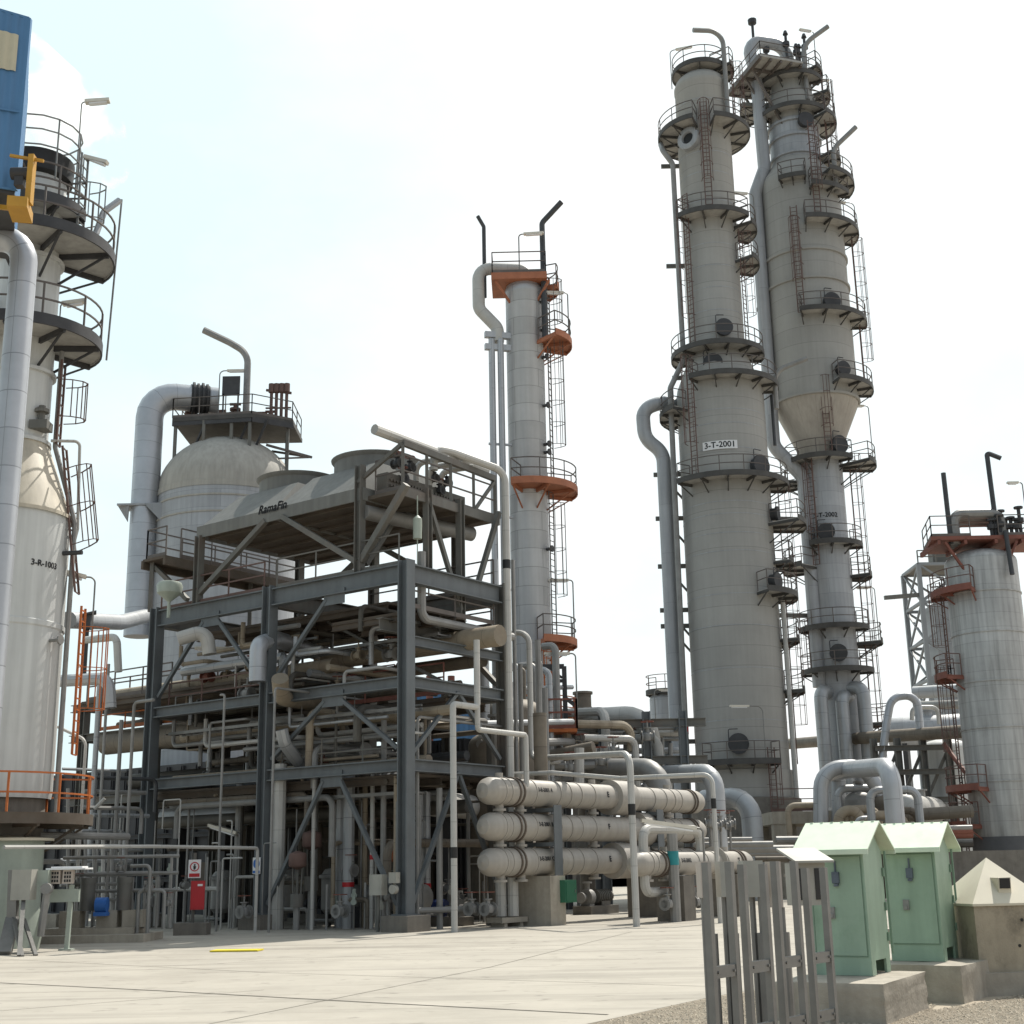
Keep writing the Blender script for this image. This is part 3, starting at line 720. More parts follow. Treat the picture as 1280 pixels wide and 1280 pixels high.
# pipes on the left flank
pipe('large grey overhead pipe with hooked top, down the left flank of the 3-T-2001 column', [onwall(c1, RB, -100, z(500)), U(826, 503, 78), U(803, 512, 78), U(806, 548, 78), U(829, 566, 78), Vector((U(829, 566, 78).x, 78, z(1000)))], .43, 'tower_light', 'overhead_pipe', bend=1.3, bands=[(4, .82, .5, 'red_paint')])
xx = U(848, 470, 77.2).x
pipe('thin dark pipe running the full left height of the 3-T-2001 column', [onwall(c1, 2.8, -88, z(175)), U(828, 188, 77.2), U(841, 205, 77.2), Vector((U(841, 205, 77.2).x, 77.2, z(455))), Vector((xx-.55, 77.2, z(490))), Vector((xx-.7, 77.2, z(1000)))], .17, 'pipe_grey', bend=.6, bands=[(4, .84, .5, 'red_paint')])
b = MB()
for y in (205, 330, 470, 590, 645, 705, 760, 780, 925):
    rr = RB if y > 480 else RT; e = onwall(c1, rr-.1, -88, z(y)); b.bar(e, e+X_*(-1.75 if y > 480 else -1.25), .14, .26)
    if y > 560: b.bar(e-Z_*1.6, e-X_*1.3, .12)
b.build('pipe_bracket', 'steel_grey', T1)
davit('curved vent pipe over the top of the 3-T-2001 column', [onwall(c1, RT+.25, 55, z(160)), onwall(c1, RT+.25, 55, z(55)), onwall(c1, RT+.25, 55, z(55))+Vector((-2.0, -.6, -.3))], .16, bend=1.2, mat='pipe_grey')
lamp('lamp on the left rim of the 3-T-2001 column top', onwall(c1, RT+.2, -100, z(104)), 2.9, (1, -.3, 0), .5, 1.0)
lamp('lamp right of the 3-T-2001 column at its upper third', onwall(c1, 2.9, 95, z(292)), 2.6, (-1, -.2, 0), .5, 1.1)
lamp('lamp over the lowest front platform of the 3-T-2001 column', onwall(c1, 3.4, 22, z(957)), 3.0, (-1, -.2, 0), .9, 1.0)
davit('curved vent arm right of the 3-T-2001 column at its swelling', [onwall(c1, 3.4, 80, z(520)), onwall(c1, 3.4, 80, z(474)), onwall(c1, 3.4, 80, z(470))+Vector((2.0, -.3, .5))], .15, bend=1.0, mat='pipe_grey')
pipe('thin drain pipe hanging below the swelling on the right of the 3-T-2001 column', [onwall(c1, RB+.45, 85, z(500)), onwall(c1, RB+.45, 85, z(563))], .1, 'pipe_dark')
pipe('long pale conduit down the right flank of the 3-T-2001 column', [onwall(c1, RB+.35, 72, z(760)), onwall(c1, RB+.35, 72, z(1010))], .14, 'pipe_white')
b = MB(); b.lathe(c1, [(RB+.5, 0), (RB+.5, 5.2), (RB+.2, 5.25)], 40); b.build('skirt', 'concrete_dark', T1)
# ------------------------------------------------------------------ tallest column 3-T-2002
c2 = U(1056, 950, 84); c2.z = 0
T2 = thing('distillation_column', c2, 'tallest grey column with swollen middle and pale cone, marked 3-T-2002', 'column')
z2 = lambda y: zat(y, c2)
RM, RL2, RN, RT2 = 2.76, 1.36, 1.72, 1.42
S = lambda y: z2(y)
b = MB(); b.lathe(c2, [(RL2, 0), (RL2, S(572))], 36); b.build('shell', 'tower_light', T2)
b = MB(); b.lathe(c2, [(RL2+.02, S(573)), (RL2+.06, S(565)), (RM-.12, S(514)), (RM, S(507))], 40); b.build('shell_cone', 'tower_warm', T2)
b = MB(); b.lathe(c2, [(RM, S(507)), (RM, S(240)), (RM-.1, S(232)), (RN+.12, S(212)), (RN, S(208))], 44)
for y in (507, 367, 332): b.lathe(c2, [(RM, S(y)-.1), (RM+.12, S(y)-.08), (RM+.12, S(y)+.08), (RM, S(y)+.1)], 44)
b.build('shell', 'tower_grey', T2)
b = MB(); b.lathe(c2, [(RN, S(208)), (RN, S(160))], 36)
for y in (204, 182, 164): b.lathe(c2, [(RN, S(y)-.1), (RN+.13, S(y)-.08), (RN+.13, S(y)+.08), (RN, S(y)+.1)], 36)
b.build('shell', 'tower_light', T2)
b = MB(); b.lathe(c2, [(RN, S(160)), (RN, S(130)), (RT2, S(122)), (RT2, S(96))]+dome(RT2, .9, 6, S(96)), 36); b.build('shell', 'tower_grey', T2)
plat(T2, c2, S(110), RT2, 2.25, -70, 75); plat(T2, c2, S(98), RT2-.5, 2.3, 55, 120); plat(T2, c2, S(126), RT2, 2.7, 70, 120)
plat(T2, c2, S(152), RN-.1, 2.5, -70, 60); plat(T2, c2, S(160), RN, 2.95, 50, 130); plat(T2, c2, S(134), RN, 3.6, -115, -70)
plat(T2, c2, S(208), RN, 3.0, 55, 110)
plat(T2, c2, S(246), RM-.1, 3.35, -22, 10); plat(T2, c2, S(240), RM-.1, 3.75, 35, 115); plat(T2, c2, S(258), RM, 3.5, 15, 70)
plat(T2, c2, S(300), RM, 3.75, 5, 115)
plat(T2, c2, S(411), RM, 3.75, -8, 100)
plat(T2, c2, S(494), RM, 3.75, 25, 105)
plat(T2, c2, S(580), RL2, 2.35, -70, 60); plat(T2, c2, S(586), RL2, 3.5, 60, 110)
plat(T2, c2, S(602), RL2, 2.6, -120, -62)
plat(T2, c2, S(685), RL2, 2.2, -30, 90); plat(T2, c2, S(711), RL2, 2.9, -110, -35); plat(T2, c2, S(722), RL2, 2.6, 70, 120)
plat(T2, c2, S(788), RL2, 2.2, -75, 75); plat(T2, c2, S(805), RL2, 2.9, 75, 125)
plat(T2, c2, S(841), RL2, 2.25, -85, 80); plat(T2, c2, S(905), RL2, 2.9, 80, 130)
for dg, ya, yb, R in ((-8, 411, 282, RM+.35), (22, 300, 180, RM+.3), (15, 580, 470, RM-.5), (-25, 711, 580, RL2+.4), (92, 1000, 570, RL2+.45), (95, 494, 300, RM+.5), (80, 236, 100, RN+.5), (-65, 841, 775, RL2+.5)):
    caged(T2, onwall(c2, R, dg, S(ya)), onwall(c2, R, dg, S(yb)), outv(c2, dg))
for y, dg, R, rr in ((169, 25, .55, RN), (399, 30, .6, RM), (480, 38, .5, RM), (566, 40, .6, RL2+.3), (672, 0, .55, RL2), (821, 5, .55, RL2)):
    manhole(T2, c2, rr, dg, S(y), R)
at = ang(c2, 2); lettering('3-T-2002', .42, wrap(c2.x, c2.y, RL2+.02, at, S(650)), T2, bold=.012)
# brackets carrying the head piping at the very top
b = MB(); q = Vector((c2.x, c2.y, S(106)))
fx = Vector((-.95, -.3, 0)).normalized(); fy = Vector((-fx.y, fx.x, 0))
b.hexa([q+fx*.4-fy*2.0, q+fx*3.7-fy*2.2, q+fx*3.7+fy*2.6, q+fx*.4+fy*2.6]+[p+Z_*.15 for p in (q+fx*.4-fy*2.0, q+fx*3.7-fy*2.2, q+fx*3.7+fy*2.6, q+fx*.4+fy*2.6)])
hp = b.build('platform', 'grating', T2); b = MB()
for k in range(5): b.bar(q+fx*(.5+.78*k)-fy*2.1-Z_*.1, q+fx*(.5+.78*k)+fy*2.55-Z_*.1, .13, .2)
for s in (-1, 0, 1):
    b.bar(q+fy*s*1.1+fx*3.5-Z_*.05, q+fy*s*.9+fx*1.3-Z_*4.0, .14); b.bar(q+fx*.3+fy*s*1.15-Z_*.1, q+fx*3.6+fy*s*1.15-Z_*.1, .15, .22)
b.bar(q+fx*3.75-fy*2.2, q+fx*3.75+fy*2.6, .1, .35); b.bar(q+fx*.4-fy*2.1, q+fx*3.7-fy*2.25, .1, .35); b.build('bracket', 'rail_grey', hp)
railing(hp, [q+fx*.8-fy*1.95+Z_*.15, q+fx*3.6-fy*2.1+Z_*.15, q+fx*3.6+fy*2.5+Z_*.15, q+fx*.8+fy*2.5+Z_*.15])
xo = U(948, 140, 84).x; yo = 83.4
pipe('large overhead line looping off the top of the tallest column and down its left side', [Vector((c2.x, c2.y, S(100))), Vector((c2.x, c2.y, S(57))), Vector((xo-.75, yo-.4, S(60))), Vector((xo-.1, yo, S(96))), Vector((xo, yo, S(215))), Vector((xo-.75, yo, S(246))), Vector((xo-.75, yo, S(560))), Vector((xo+1.05, yo, S(600))), Vector((xo+1.05, yo, S(860)))], .44, 'tower_light', 'overhead_pipe', bend=1.1)
b = MB()
for y in (135, 300, 390, 470, 650, 710, 770): e = Vector((c2.x, c2.y, S(y))); b.bar(e, Vector((xo-1.2, yo, S(y))), .16, .28)
b.build('pipe_bracket', 'steel_grey', T2)
b = MB(); q = Vector((c2.x, c2.y, S(86)))
for k, (dx, dy) in enumerate(((.5, -.6), (.9, .2), (-.2, -.7), (.2, .5), (-1.6, -.5), (1.2, -.3))):
    p = q+Vector((dx, dy, 0)); hh = 1.3+.5*(k % 3); b.cyl(p, p+Z_*hh, .1, 8); b.cyl(p+Z_*hh*.6, p+Z_*(hh*.6+.3), .24, 10); b.cyl(p+Z_*hh, p+Z_*(hh+.3), .2, 8, .1)
b.cyl(Vector((xo-.1, yo, S(58))), Vector((xo-.1, yo, S(58)))+Z_*1.5, .1, 8); b.lathe(Vector((xo-.1, yo, S(58)))+Z_*1.4, [(.01, 0), (.3, .1), (.32, .4), (.01, .55)], 10)
b.build('relief_valve', 'steel_dark', T2)
davit('curved vent arm rising right off the top of the tallest column', [onwall(c2, RT2+.3, 40, S(140)), onwall(c2, RT2+.3, 40, S(72)), onwall(c2, RT2+.3, 40, S(58))+Vector((1.8, -.3, .3))], .17, bend=1.6, mat='pipe_grey')
davit('curved vent arm right of the tallest column below its neck', [onwall(c2, RM+.3, 55, S(262)), onwall(c2, RM+.3, 55, S(208)), onwall(c2, RM+.3, 55, S(196))+Vector((1.6, -.3, .7))], .17, bend=1.2, mat='pipe_grey')
lamp('lamp on the top right rail of the tallest column', onwall(c2, 2.2, 60, S(98)), 2.7, (-1, -.3, 0), .3, .8)
lamp('lamp right of the tallest column neck platform', onwall(c2, 2.9, 100, S(160)), 3.6, (-1, -.1, 0), .3, .9)
lamp('lamp right of the tallest column beside its swollen middle', onwall(c2, 3.7, 100, S(300)), 2.6, (-1, -.1, 0), .7, .9)
lamp('lamp right of the tallest column under the pale cone', onwall(c2, 3.4, 100, S(586)), 4.2, (-1, -.1, 0), .4, .9)
lamp('lamp right of the tallest column at its lower platforms', onwall(c2, 2.8, 105, S(805)), 3.6, (-1, -.1, 0), .4, .8)
# three hooked pipes at its foot
for dx, ytop, lab in ((-1.62, 866, 'left one of three hooked insulated pipes at the foot of the tallest column'), (-.35, 873, 'middle one of three hooked insulated pipes at the foot of the tallest column'), (1.0, 862, 'right one of three hooked insulated pipes at the foot of the tallest column')):
    xb = c2.x+dx; yb = c2.y-1.9
    pipe(lab, [Vector((xb+.7 if dx < .5 else xb-.7, c2.y-.9, S(ytop)-.1)), Vector((xb, yb, S(ytop)-.05)), Vector((xb, yb, S(1010)))], .41, 'pipe_alu', 'hooked_pipe', group='hooked pipes at the foot of the tallest column', bend=1.0)
# ------------------------------------------------------------------ slim cladded column behind the steel frame
c3 = U(667, 900, 62); c3.z = 0
T3 = thing('slim_column', c3, 'slim silver cladded column with orange platforms behind the steel frame', 'column')
s3 = lambda y: zat(y, c3)
R3 = .93
b = MB(); b.lathe(c3, [(R3, 0), (R3, s3(372)), (R3+.03, s3(371)), (R3+.03, s3(364))]+dome(R3, .5, 5, s3(363)), 32)
b.build('shell', 'clad_alu', T3)
OR = dict(deck='orange_dull', rail='rail_grey')
b = MB(); q = Vector((c3.x, c3.y, s3(352))); fa = outv(c3, 0); fs = Vector((-fa.y, fa.x, 0))
def O3(x, y, zz=0): return q+fs*x+fa*y+Z_*zz
b.hexa([O3(-1.6, -1.2, -.35), O3(1.15, -1.2, -.35), O3(1.15, 1.15, -.35), O3(-1.6, 1.15, -.35), O3(-1.6, -1.2), O3(1.15, -1.2), O3(1.15, 1.15), O3(-1.6, 1.15)])
p = b.build('platform', 'orange_dull', T3)
railing(p, [O3(-1.55, -1.1), O3(-1.55, 1.1), O3(1.1, 1.1), O3(1.1, -1.1)])
b = MB()
for s in (-1, .9): b.bar(O3(s*1.4, 1.0, -.4), O3(s*.6, .5, -1.5), .1)
b.build('platform_bracket', 'orange_dull', T3)
plat(T3, c3, s3(362), R3, 1.75, 70, 130, **OR)
plat(T3, c3, s3(432), R3, 2.3, 40, 115, **OR); plat(T3, c3, s3(616), R3, 2.35, -20, 115, **OR)
plat(T3, c3, s3(806), R3, 2.1, 15, 110, **OR); plat(T3, c3, s3(905), R3, 2.0, -10, 110, deck='orange', rail='orange')
for ya, yb, dg in ((432, 350, 75), (616, 425, 72), (806, 620, 60), (1000, 800, 35)):
    caged(T3, onwall(c3, R3+.3, dg, s3(ya)), onwall(c3, R3+.3, dg, s3(yb)), outv(c3, dg), 'rail_grey' if yb < 800 else 'orange')
b = MB()
for y in (383, 418, 452, 512, 560, 570, 690): qq = onwall(c3, R3, 60, s3(y)); dd = outv(c3, 60); b.cyl(qq-dd*.05, qq+dd*.3, .08, 8); b.cyl(qq+dd*.25, qq+dd*.32, .16, 10)
b.build('nozzle', 'steel_dark', T3)
zu = s3(340)
pipe('pale hooked overhead pipe looping left off the slim column top', [Vector((c3.x+.2, c3.y-.2, s3(362))), Vector((c3.x+.2, c3.y-.2, zu)), Vector((U(598, 345, 61.5).x, 61.5, zu)), Vector((U(598, 345, 61.5).x, 61.5, s3(390))), U(622, 410, 61.5), Vector((U(622, 410, 61.5).x, 61.5, s3(432)))], .31, 'pipe_white', 'overhead_pipe', bend=.6)
for px, lab in ((614.5, 'left one of two parallel silver pipes beside the slim column'), (625.5, 'right one of two parallel silver pipes beside the slim column')):
    p0 = U(px, 424, 61.3); pipe(lab, [p0, Vector((p0.x, p0.y, s3(900)))], .165, 'clad_alu', 'downpipe', group='parallel pipes beside the slim column')
b = MB()
for y in (425, 440): e = Vector((c3.x, c3.y, s3(y))); b.bar(e-Y_*.3, Vector((U(606, 424, 61.3).x, 61.2, s3(y))), .25, .3)
for y in (560, 650, 740): e = Vector((c3.x, c3.y, s3(y))); b.bar(e-Y_*.3, Vector((U(609, 424, 61.3).x, 61.2, s3(y))), .1, .1)
b.build('pipe_bracket', 'clad_alu', T3)
v0 = onwall(c3, 1.2, 55, s3(430)); davit('dark bent vent pipe rising above the slim column on its right', [v0, Vector((v0.x, v0.y, s3(287))), Vector((v0.x+1.0, v0.y-.2, s3(264)))], .14, bend=.3)
v0 = U(606, 372, 61.5); davit('dark bent vent pipe on the left corner of the slim column top', [v0, Vector((v0.x, v0.y, s3(288))), Vector((v0.x-.3, v0.y-.1, s3(276)))], .1, bend=.2)
lamp('lamp over the top platform of the slim column', O3(-.2, 1.0), 2.1, (1, -.1, 0), .35, .9)
lamp('lamp right of the slim column below its top platform', onwall(c3, 2.2, 80, s3(432)), 2.6, (-1, -.1, 0), .3, .8)
lamp('lamp right of the slim column on its low orange platform', onwall(c3, 2.0, 85, s3(806)), 3.0, (-1, -.1, 0), .3, .9)
# ------------------------------------------------------------------ domed vessel behind the air cooler
c4 = U(279, 760, 70); c4.z = 0
T4 = thing('domed_vessel', c4, 'broad domed vessel with streaked grey top behind the air cooler', 'vessel')
s4 = lambda y: zat(y, c4)
R4 = 3.72
b = MB(); b.lathe(c4, [(R4, 0), (R4, s4(628))], 48); b.build('shell', 'tower_light', T4)
b = MB(); b.lathe(c4, [(R4+.03, s4(629)), (R4+.03, s4(622))]+[(R4*math.cos(PI/2*k/14), s4(622)+3.3*math.sin(PI/2*k/14)) for k in range(15)], 48)
for y in (640, 660): b.lathe(c4, [(R4, s4(y)-.05), (R4+.05, s4(y)-.04), (R4+.05, s4(y)+.04), (R4, s4(y)+.05)], 48)
b.build('dome', 'dome_grey', T4)
zt = s4(535); q = Vector((c4.x-.95, c4.y, zt))
A = along(q, X_, px=222)
def P4(x, y, zz=0): return q+X_*x+Y_*y+Z_*zz
x0, x1 = -1.75, 4.6
b = MB(); b.hexa([P4(x0, -1.9, -.22), P4(2.6, -2.4, -.22), P4(x1, -1.0, -.22), P4(x1, 1.9, -.22)]+[P4(x0, -1.9), P4(2.6, -2.4), P4(x1, -1.0), P4(x1, 1.9)])
b.hexa([P4(x0, -1.9, -.22), P4(x1, 1.9, -.22), P4(x1, 2.2, -.22), P4(x0, 2.2, -.22)]+[P4(x0, -1.9), P4(x1, 1.9), P4(x1, 2.2), P4(x0, 2.2)])
b.build('platform', 'grating_dark', T4)
b = MB()
for x, y in ((-1.6, -1.7), (.0, -2.0), (1.5, -2.1), (2.5, -2.2), (4.3, -.9), (3.9, 1.2)):
    MB().bar(P4(x, y, -.2), P4(x, y, -2.6 if abs(x) < 2.5 else -3.6), .16).build('platform_leg', 'steel_grey', T4)
for x in (.1, 2.4, 3.4): b.bar(P4(x, -2.0, -.25), P4(x-.9, -1.6, -2.2), .1)
b.bar(P4(x0, -1.8, -.3), P4(2.6, -2.3, -.3), .15, .3); b.bar(P4(2.6, -2.3, -.3), P4(x1, -1, -.3), .15, .3)
b.build('platform_beam', 'steel_dark', T4)
railing(T4, [P4(x0, 2.1), P4(x0, -1.85), P4(2.6, -2.35), P4(x1-.05, -1.0), P4(x1-.05, 2.0)], 'rail_grey')
b = MB(); rs = random.Random(11)
for k in range(9):
    x = -1.2+.55*k+rs.uniform(-.1, .1); y = rs.uniform(-1.3, .5); h = rs.uniform(.5, 1.3)
    b.cyl(P4(x, y), P4(x, y, h), rs.uniform(.1, .22), 10); b.cyl(P4(x, y, h*.6), P4(x, y, h*.6+.12), .3, 12); b.bar(P4(x-.3, y, h), P4(x+.3, y, h), .12)
for k in range(4): b.cyl(P4(3.3+.28*k, -.6, 0), P4(3.3+.28*k, -.6, 2.1), .09, 8); b.cyl(P4(3.3+.28*k, -.6, 1.8), P4(3.3+.28*k, -.6, 2.3), .17, 8)
b.bar(P4(3.0, -.6, 1.95), P4(4.4, -.6, 1.75), .12); b.bar(P4(3.0, -.6, .9), P4(4.4, -.6, .9), .08)
b.build('top_piping', 'ladder_red', T4)
b = MB(); b.box(P4(1.35, -1.9, 1.75), (.95, .08, 1.1)); b.bar(P4(.95, -1.9, 0), P4(.95, -1.9, 1.3), .08); b.bar(P4(1.75, -1.9, 0), P4(1.75, -1.9, 1.3), .08); b.build('instrument_panel', 'steel_dark', T4)
b = MB(); b.bar(P4(3.2, -1.2, -1.4), P4(5.6, -.7, -2.0), .1, .12); b.bar(P4(3.2, .6, -1.2), P4(5.6, -.7, -2.0), .1, .12); b.bar(P4(3.2, -1.2, -2.2), P4(5.6, -.7, -2.0), .08); b.build('bracket', 'rail_grey', T4)
# duct
dz_ = s4(503)
pd = [P4(.3, -.3, dz_-zt), Vector((U(188, 503, 68.5).x, 68.5, dz_)), Vector((U(188, 503, 68.5).x, 68.5, s4(800)))]
D = pipe('large pale insulated duct arching left from the domed vessel top to the ground', pd, .74, 'pipe_silver', 'insulated_duct', 'duct', bend=1.35)
b = MB(); e = Vector((pd[1].x, 68.5, dz_)); f_ = (pd[0]-pd[1]).normalized()
for k in range(4): b.cyl(e+f_*(2.2+.24*k), e+f_*(2.3+.24*k), .92-.05*(k % 2), 18)
b.cyl(e+f_*2.1, e+f_*3.1, .78, 18); b.build('bellows', 'steel_dark', D)
e = Vector((pd[1].x, 68.5, s4(642))); b = MB(); b.hexa([e+Vector(vq) for vq in ((-1.25, -.8, -.05), (1.4, -.8, -.05), (1.4, .5, -.05), (-1.25, .5, -.05), (-1.25, -.8, .05), (1.4, -.8, .05), (1.4, .5, .05), (-1.25, .5, .05))])
b.prism([(e.x+.7, e.y-.82), (e.x+1.75, e.y-.82), (e.x+1.75, e.y-.74), (e.x+.7, e.y-.74)], e.z-1.5, e.z+.05) if False else None
i = b.add([e+Vector((.2, -.84, 0)), e+Vector((1.75, -.84, 0)), e+Vector((1.75, -.84, -1.6)), e+Vector((.2, -.76, 0)), e+Vector((1.75, -.76, 0)), e+Vector((1.75, -.76, -1.6))])
for f in ((2, 1, 0), (3, 4, 5), (0, 1, 4, 3), (1, 2, 5, 4), (2, 0, 3, 5)): b.face([i+k for k in f])
i = b.add([e+Vector((-1.3, -.4, 0)), e+Vector((-.6, -.8, 0)), e+Vector((-.7, -.6, -.9)), e+Vector((-1.3, -.3, 0)), e+Vector((-.6, -.7, 0)), e+Vector((-.7, -.5, -.9))])
for f in ((2, 1, 0), (3, 4, 5), (0, 1, 4, 3), (1, 2, 5, 4), (2, 0, 3, 5)): b.face([i+k for k in f])
b.bar(e+Vector((1.2, 0, -.1)), e+Vector((2.6, .4, -.1)), .2, .3)
b.build('support_bracket', 'tower_light', D)
v0 = P4(2.05, -1.2); davit('tall curved vent pipe over the domed vessel platform', [v0, Vector((v0.x, v0.y, s4(452))), Vector((v0.x-1.05, v0.y, s4(438))), Vector((v0.x-2.45, v0.y-.2, s4(424)))], .19, bend=1.6, mat='pipe_grey')
lamp('lamp above the domed vessel platform', P4(.55, -1.2), 2.9, (1, 0, 0), .5, .9)
# ------------------------------------------------------------------ cladded tank column at the right edge
c5 = U(1256, 980, 70); c5.z = 0
T5 = thing('cladded_column', c5, 'wide silver cladded column with orange top platform at the right edge', 'column')
s5 = lambda y: zat(y, c5)
R5 = 1.86
b = MB(); b.lathe(c5, [(R5, s5(1046)), (R5, s5(705))]+[(R5*math.cos(PI/2*k/8), s5(705)+.75*math.sin(PI/2*k/8)) for k in range(1, 9)], 44)
for y in (745, 795, 855, 912, 978): b.lathe(c5, [(R5, s5(y)-.04), (R5+.05, s5(y)-.03), (R5+.05, s5(y)+.03), (R5, s5(y)+.04)], 44)
b.build('shell', 'clad_tank', T5)
b = MB(); b.lathe(c5, [(R5+.03, 0), (R5+.03, s5(1046))], 44); b.build('skirt', 'tank_base', T5)
q = Vector((c5.x, c5.y, s5(678)))
b = MB(); b.hexa([q+Vector(vq) for vq in ((-3.0, -1.6, -.2), (3.2, -1.6, -.2), (3.2, 1.8, -.2), (-2.4, 1.8, -.2), (-3.0, -1.6, 0), (3.2, -1.6, 0), (3.2, 1.8, 0), (-2.4, 1.8, 0))])
for x in (-2.6, -1.2, .4, 1.8): b.bar(q+Vector((x, -1.6, -.3)), q+Vector((x, 1.6, -.3)), .15, .25)
for x in (-1.2, .8): b.bar(q+Vector((x*1.9, -1.5, -.3)), q+Vector((x, -1.2, -1.9)), .12)
p5 = b.build('platform', 'red_rust', T5)
railing(p5, [q+Vector((-2.4, 1.7, 0)), q+Vector((-2.95, -1.55, 0)), q+Vector((-.9, -1.55, 0))]); railing(p5, [q+Vector((.6, -1.55, 0)), q+Vector((3.1, -1.55, 0)), q+Vector((3.1, 1.7, 0))])
b = MB()
for k in range(3):
    y = -.9+.5*k; b.tube([q+Vector((-1.5+.1*k, y, -.3)), q+Vector((-1.5+.15*k, y, 1.35-.15*k)), q+Vector((1.0, y, 1.35-.15*k)), q+Vector((1.0, y, .1))], .28-.05*k, 10, bend=.5)
b.build('top_piping', 'pipe_grey', T5)
b = MB(); rs = random.Random(4)
for k in range(8): p = q+Vector((.4+.22*k, -1.1+rs.uniform(-.1, .3), 0)); h = rs.uniform(.8, 1.6); b.cyl(p, p+Z_*h, .1, 8); b.cyl(p+Z_*h*.5, p+Z_*(h*.5+.25), .22, 9); b.cyl(p+Z_*h, p+Z_*(h+.1), .24, 9)
b.build('relief_valve', 'steel_dark', T5)
plat(T5, c5, s5(742), R5, 2.7, -95, -12, deck='red_rust', rail='ladder_red')
plat(T5, c5, s5(845), R5, 2.9, -105, -50, deck='red_rust', rail='ladder_red'); plat(T5, c5, s5(985), R5, 2.9, -100, -25, deck='red_rust', rail='ladder_red'); plat(T5, c5, s5(1030), R5, 2.9, -100, -45, deck='red_rust', rail='ladder_red')
for ya, yb in ((842, 725), (985, 830), (1075, 970)): caged(T5, onwall(c5, R5+.35, -72, s5(ya)), onwall(c5, R5+.35, -72, s5(yb)), outv(c5, -72))
pipe('dark downpipe in front of the cladded column top at the right edge', [q+Vector((.9, -1.7, .2)), q+Vector((.9, -1.95, -2.2))], .12, 'pipe_dark')
v0 = U(1189, 680, 69); davit('straight dark vent pipe left of the cladded column top', [v0, Vector((v0.x-.02, v0.y, s5(597)))], .13)
v0 = U(1243, 640, 69); davit('dark vent pipe with bent tip over the cladded column at the right edge', [v0, Vector((v0.x-.05, v0.y, s5(573))), Vector((v0.x+.65, v0.y-.1, s5(581)))], .13, bend=.1)
lamp('lamp over the cladded column at the right edge', q+Vector((2.2, -1.4, 0)), 2.9, (-1, 0, 0), .3, .5)
# ------------------------------------------------------------------ lattice tower far behind
c6 = U(1197, 960, 105); c6.z = 0
T6 = thing('lattice_tower', c6, 'grey steel lattice tower around a panelled shaft far behind the right column', 'tower')
h6 = zat(712, c6); hwx = 2.15
cs = [c6+Vector((sx*hwx, sy*hwx, 0)) for sx, sy in ((-1, -1), (1, -1), (1, 1), (-1, 1))]
b = MB()
for p in cs: b.bar(p, p+Z_*h6, .32)
b.build('post', 'steel_hazed', T6)
b = MB(); n = 8
for k in range(n):
    za, zb = h6*k/n, h6*(k+1)/n
    for i in range(4):
        p, p2 = cs[i], cs[(i+1) % 4]
        b.bar(p+Z_*zb, p2+Z_*zb, .22); b.bar(p+Z_*za, p2+Z_*zb, .15); b.bar(p2+Z_*za, p+Z_*zb, .15)
b.build('bracing', 'steel_hazed', T6)
b = MB(); b.box(c6+Vector((.5, .3, h6*.46)), (2.7, 2.4, h6*.84)); b.build('shaft', 'tower_light', T6)
railing(T6, [cs[0]+Z_*h6, cs[1]+Z_*h6, cs[2]+Z_*h6], 'steel_grey', t=.08); b = MB(); b.bar(c6+Vector((-5, -2, h6-2.6)), c6+Vector((-2, -2, h6-2.4)), .3); b.build('outrigger', 'steel_grey', T6); b = MB(); b.box(c6+Z_*(h6+.05), (4.3, 4.3, .15)); b.build('top_platform', 'steel_grey', T6); b = MB(); b.box(c6+Vector((.3, 0, h6+.8)), (1.5, 1.2, 1.3)); b.build('top_unit', 'steel_grey', T6)
# ------------------------------------------------------------------ left vessel 3-R-1003
c7 = U(-4, 850, 36); c7.z = 0
T7 = thing('reactor_vessel', c7, 'white vessel lettered 3-R-1003 with a cream cone, at the left edge', 'vessel')
s7 = lambda y: zat(y, c7)
R7 = 1.63; RU = .86
zs = s7(648); zc = s7(556)
b = MB(); b.lathe(c7, [(R7*.98, s7(1000)), (R7, s7(990)), (R7, s7(790)-.02), (R7+.03, s7(789)), (R7+.03, s7(783)), (R7, s7(782)), (R7, zs)], 48); b.build('shell', 'white_paint', T7)
b = MB(); b.lathe(c7, [(R7+.06, zs-.06), (R7+.06, zs+.04), (R7, zs+.05), (RU+.05, zc-.05), (RU, zc)], 48); b.build('cone', 'cream_cone', T7)
b = MB(); b.lathe(c7, [(RU, zc), (RU, s7(228))]+[(RU*math.cos(PI/2*k/6), s7(228)+.4*math.sin(PI/2*k/6)) for k in range(1, 7)], 36)
for y in (556, 470, 330): b.lathe(c7, [(RU, s7(y)-.05), (RU+.1, s7(y)-.05), (RU+.1, s7(y)+.05), (RU, s7(y)+.05)], 36)
b.build('shell', 'white_paint', T7)
b = MB(); b.lathe(c7, [(R7*.9, 0), (R7*.9, s7(1000))], 32); b.build('skirt', 'concrete_dark', T7)
ap = ang(c7, 37); lettering('3-R-1003', .23, wrap(c7.x, c7.y, R7+.012, ap, s7(715)), T7, bold=.008)
DK = dict(deck='steel_dark', rail='rail_grey')
plat(T7, c7, s7(430), RU, 2.15, -60, 118, **DK)
plat(T7, c7, s7(318), RU, 2.35, -30, 115, **DK)
plat(T7, c7, s7(272), RU, 1.5, -20, 70, **DK)
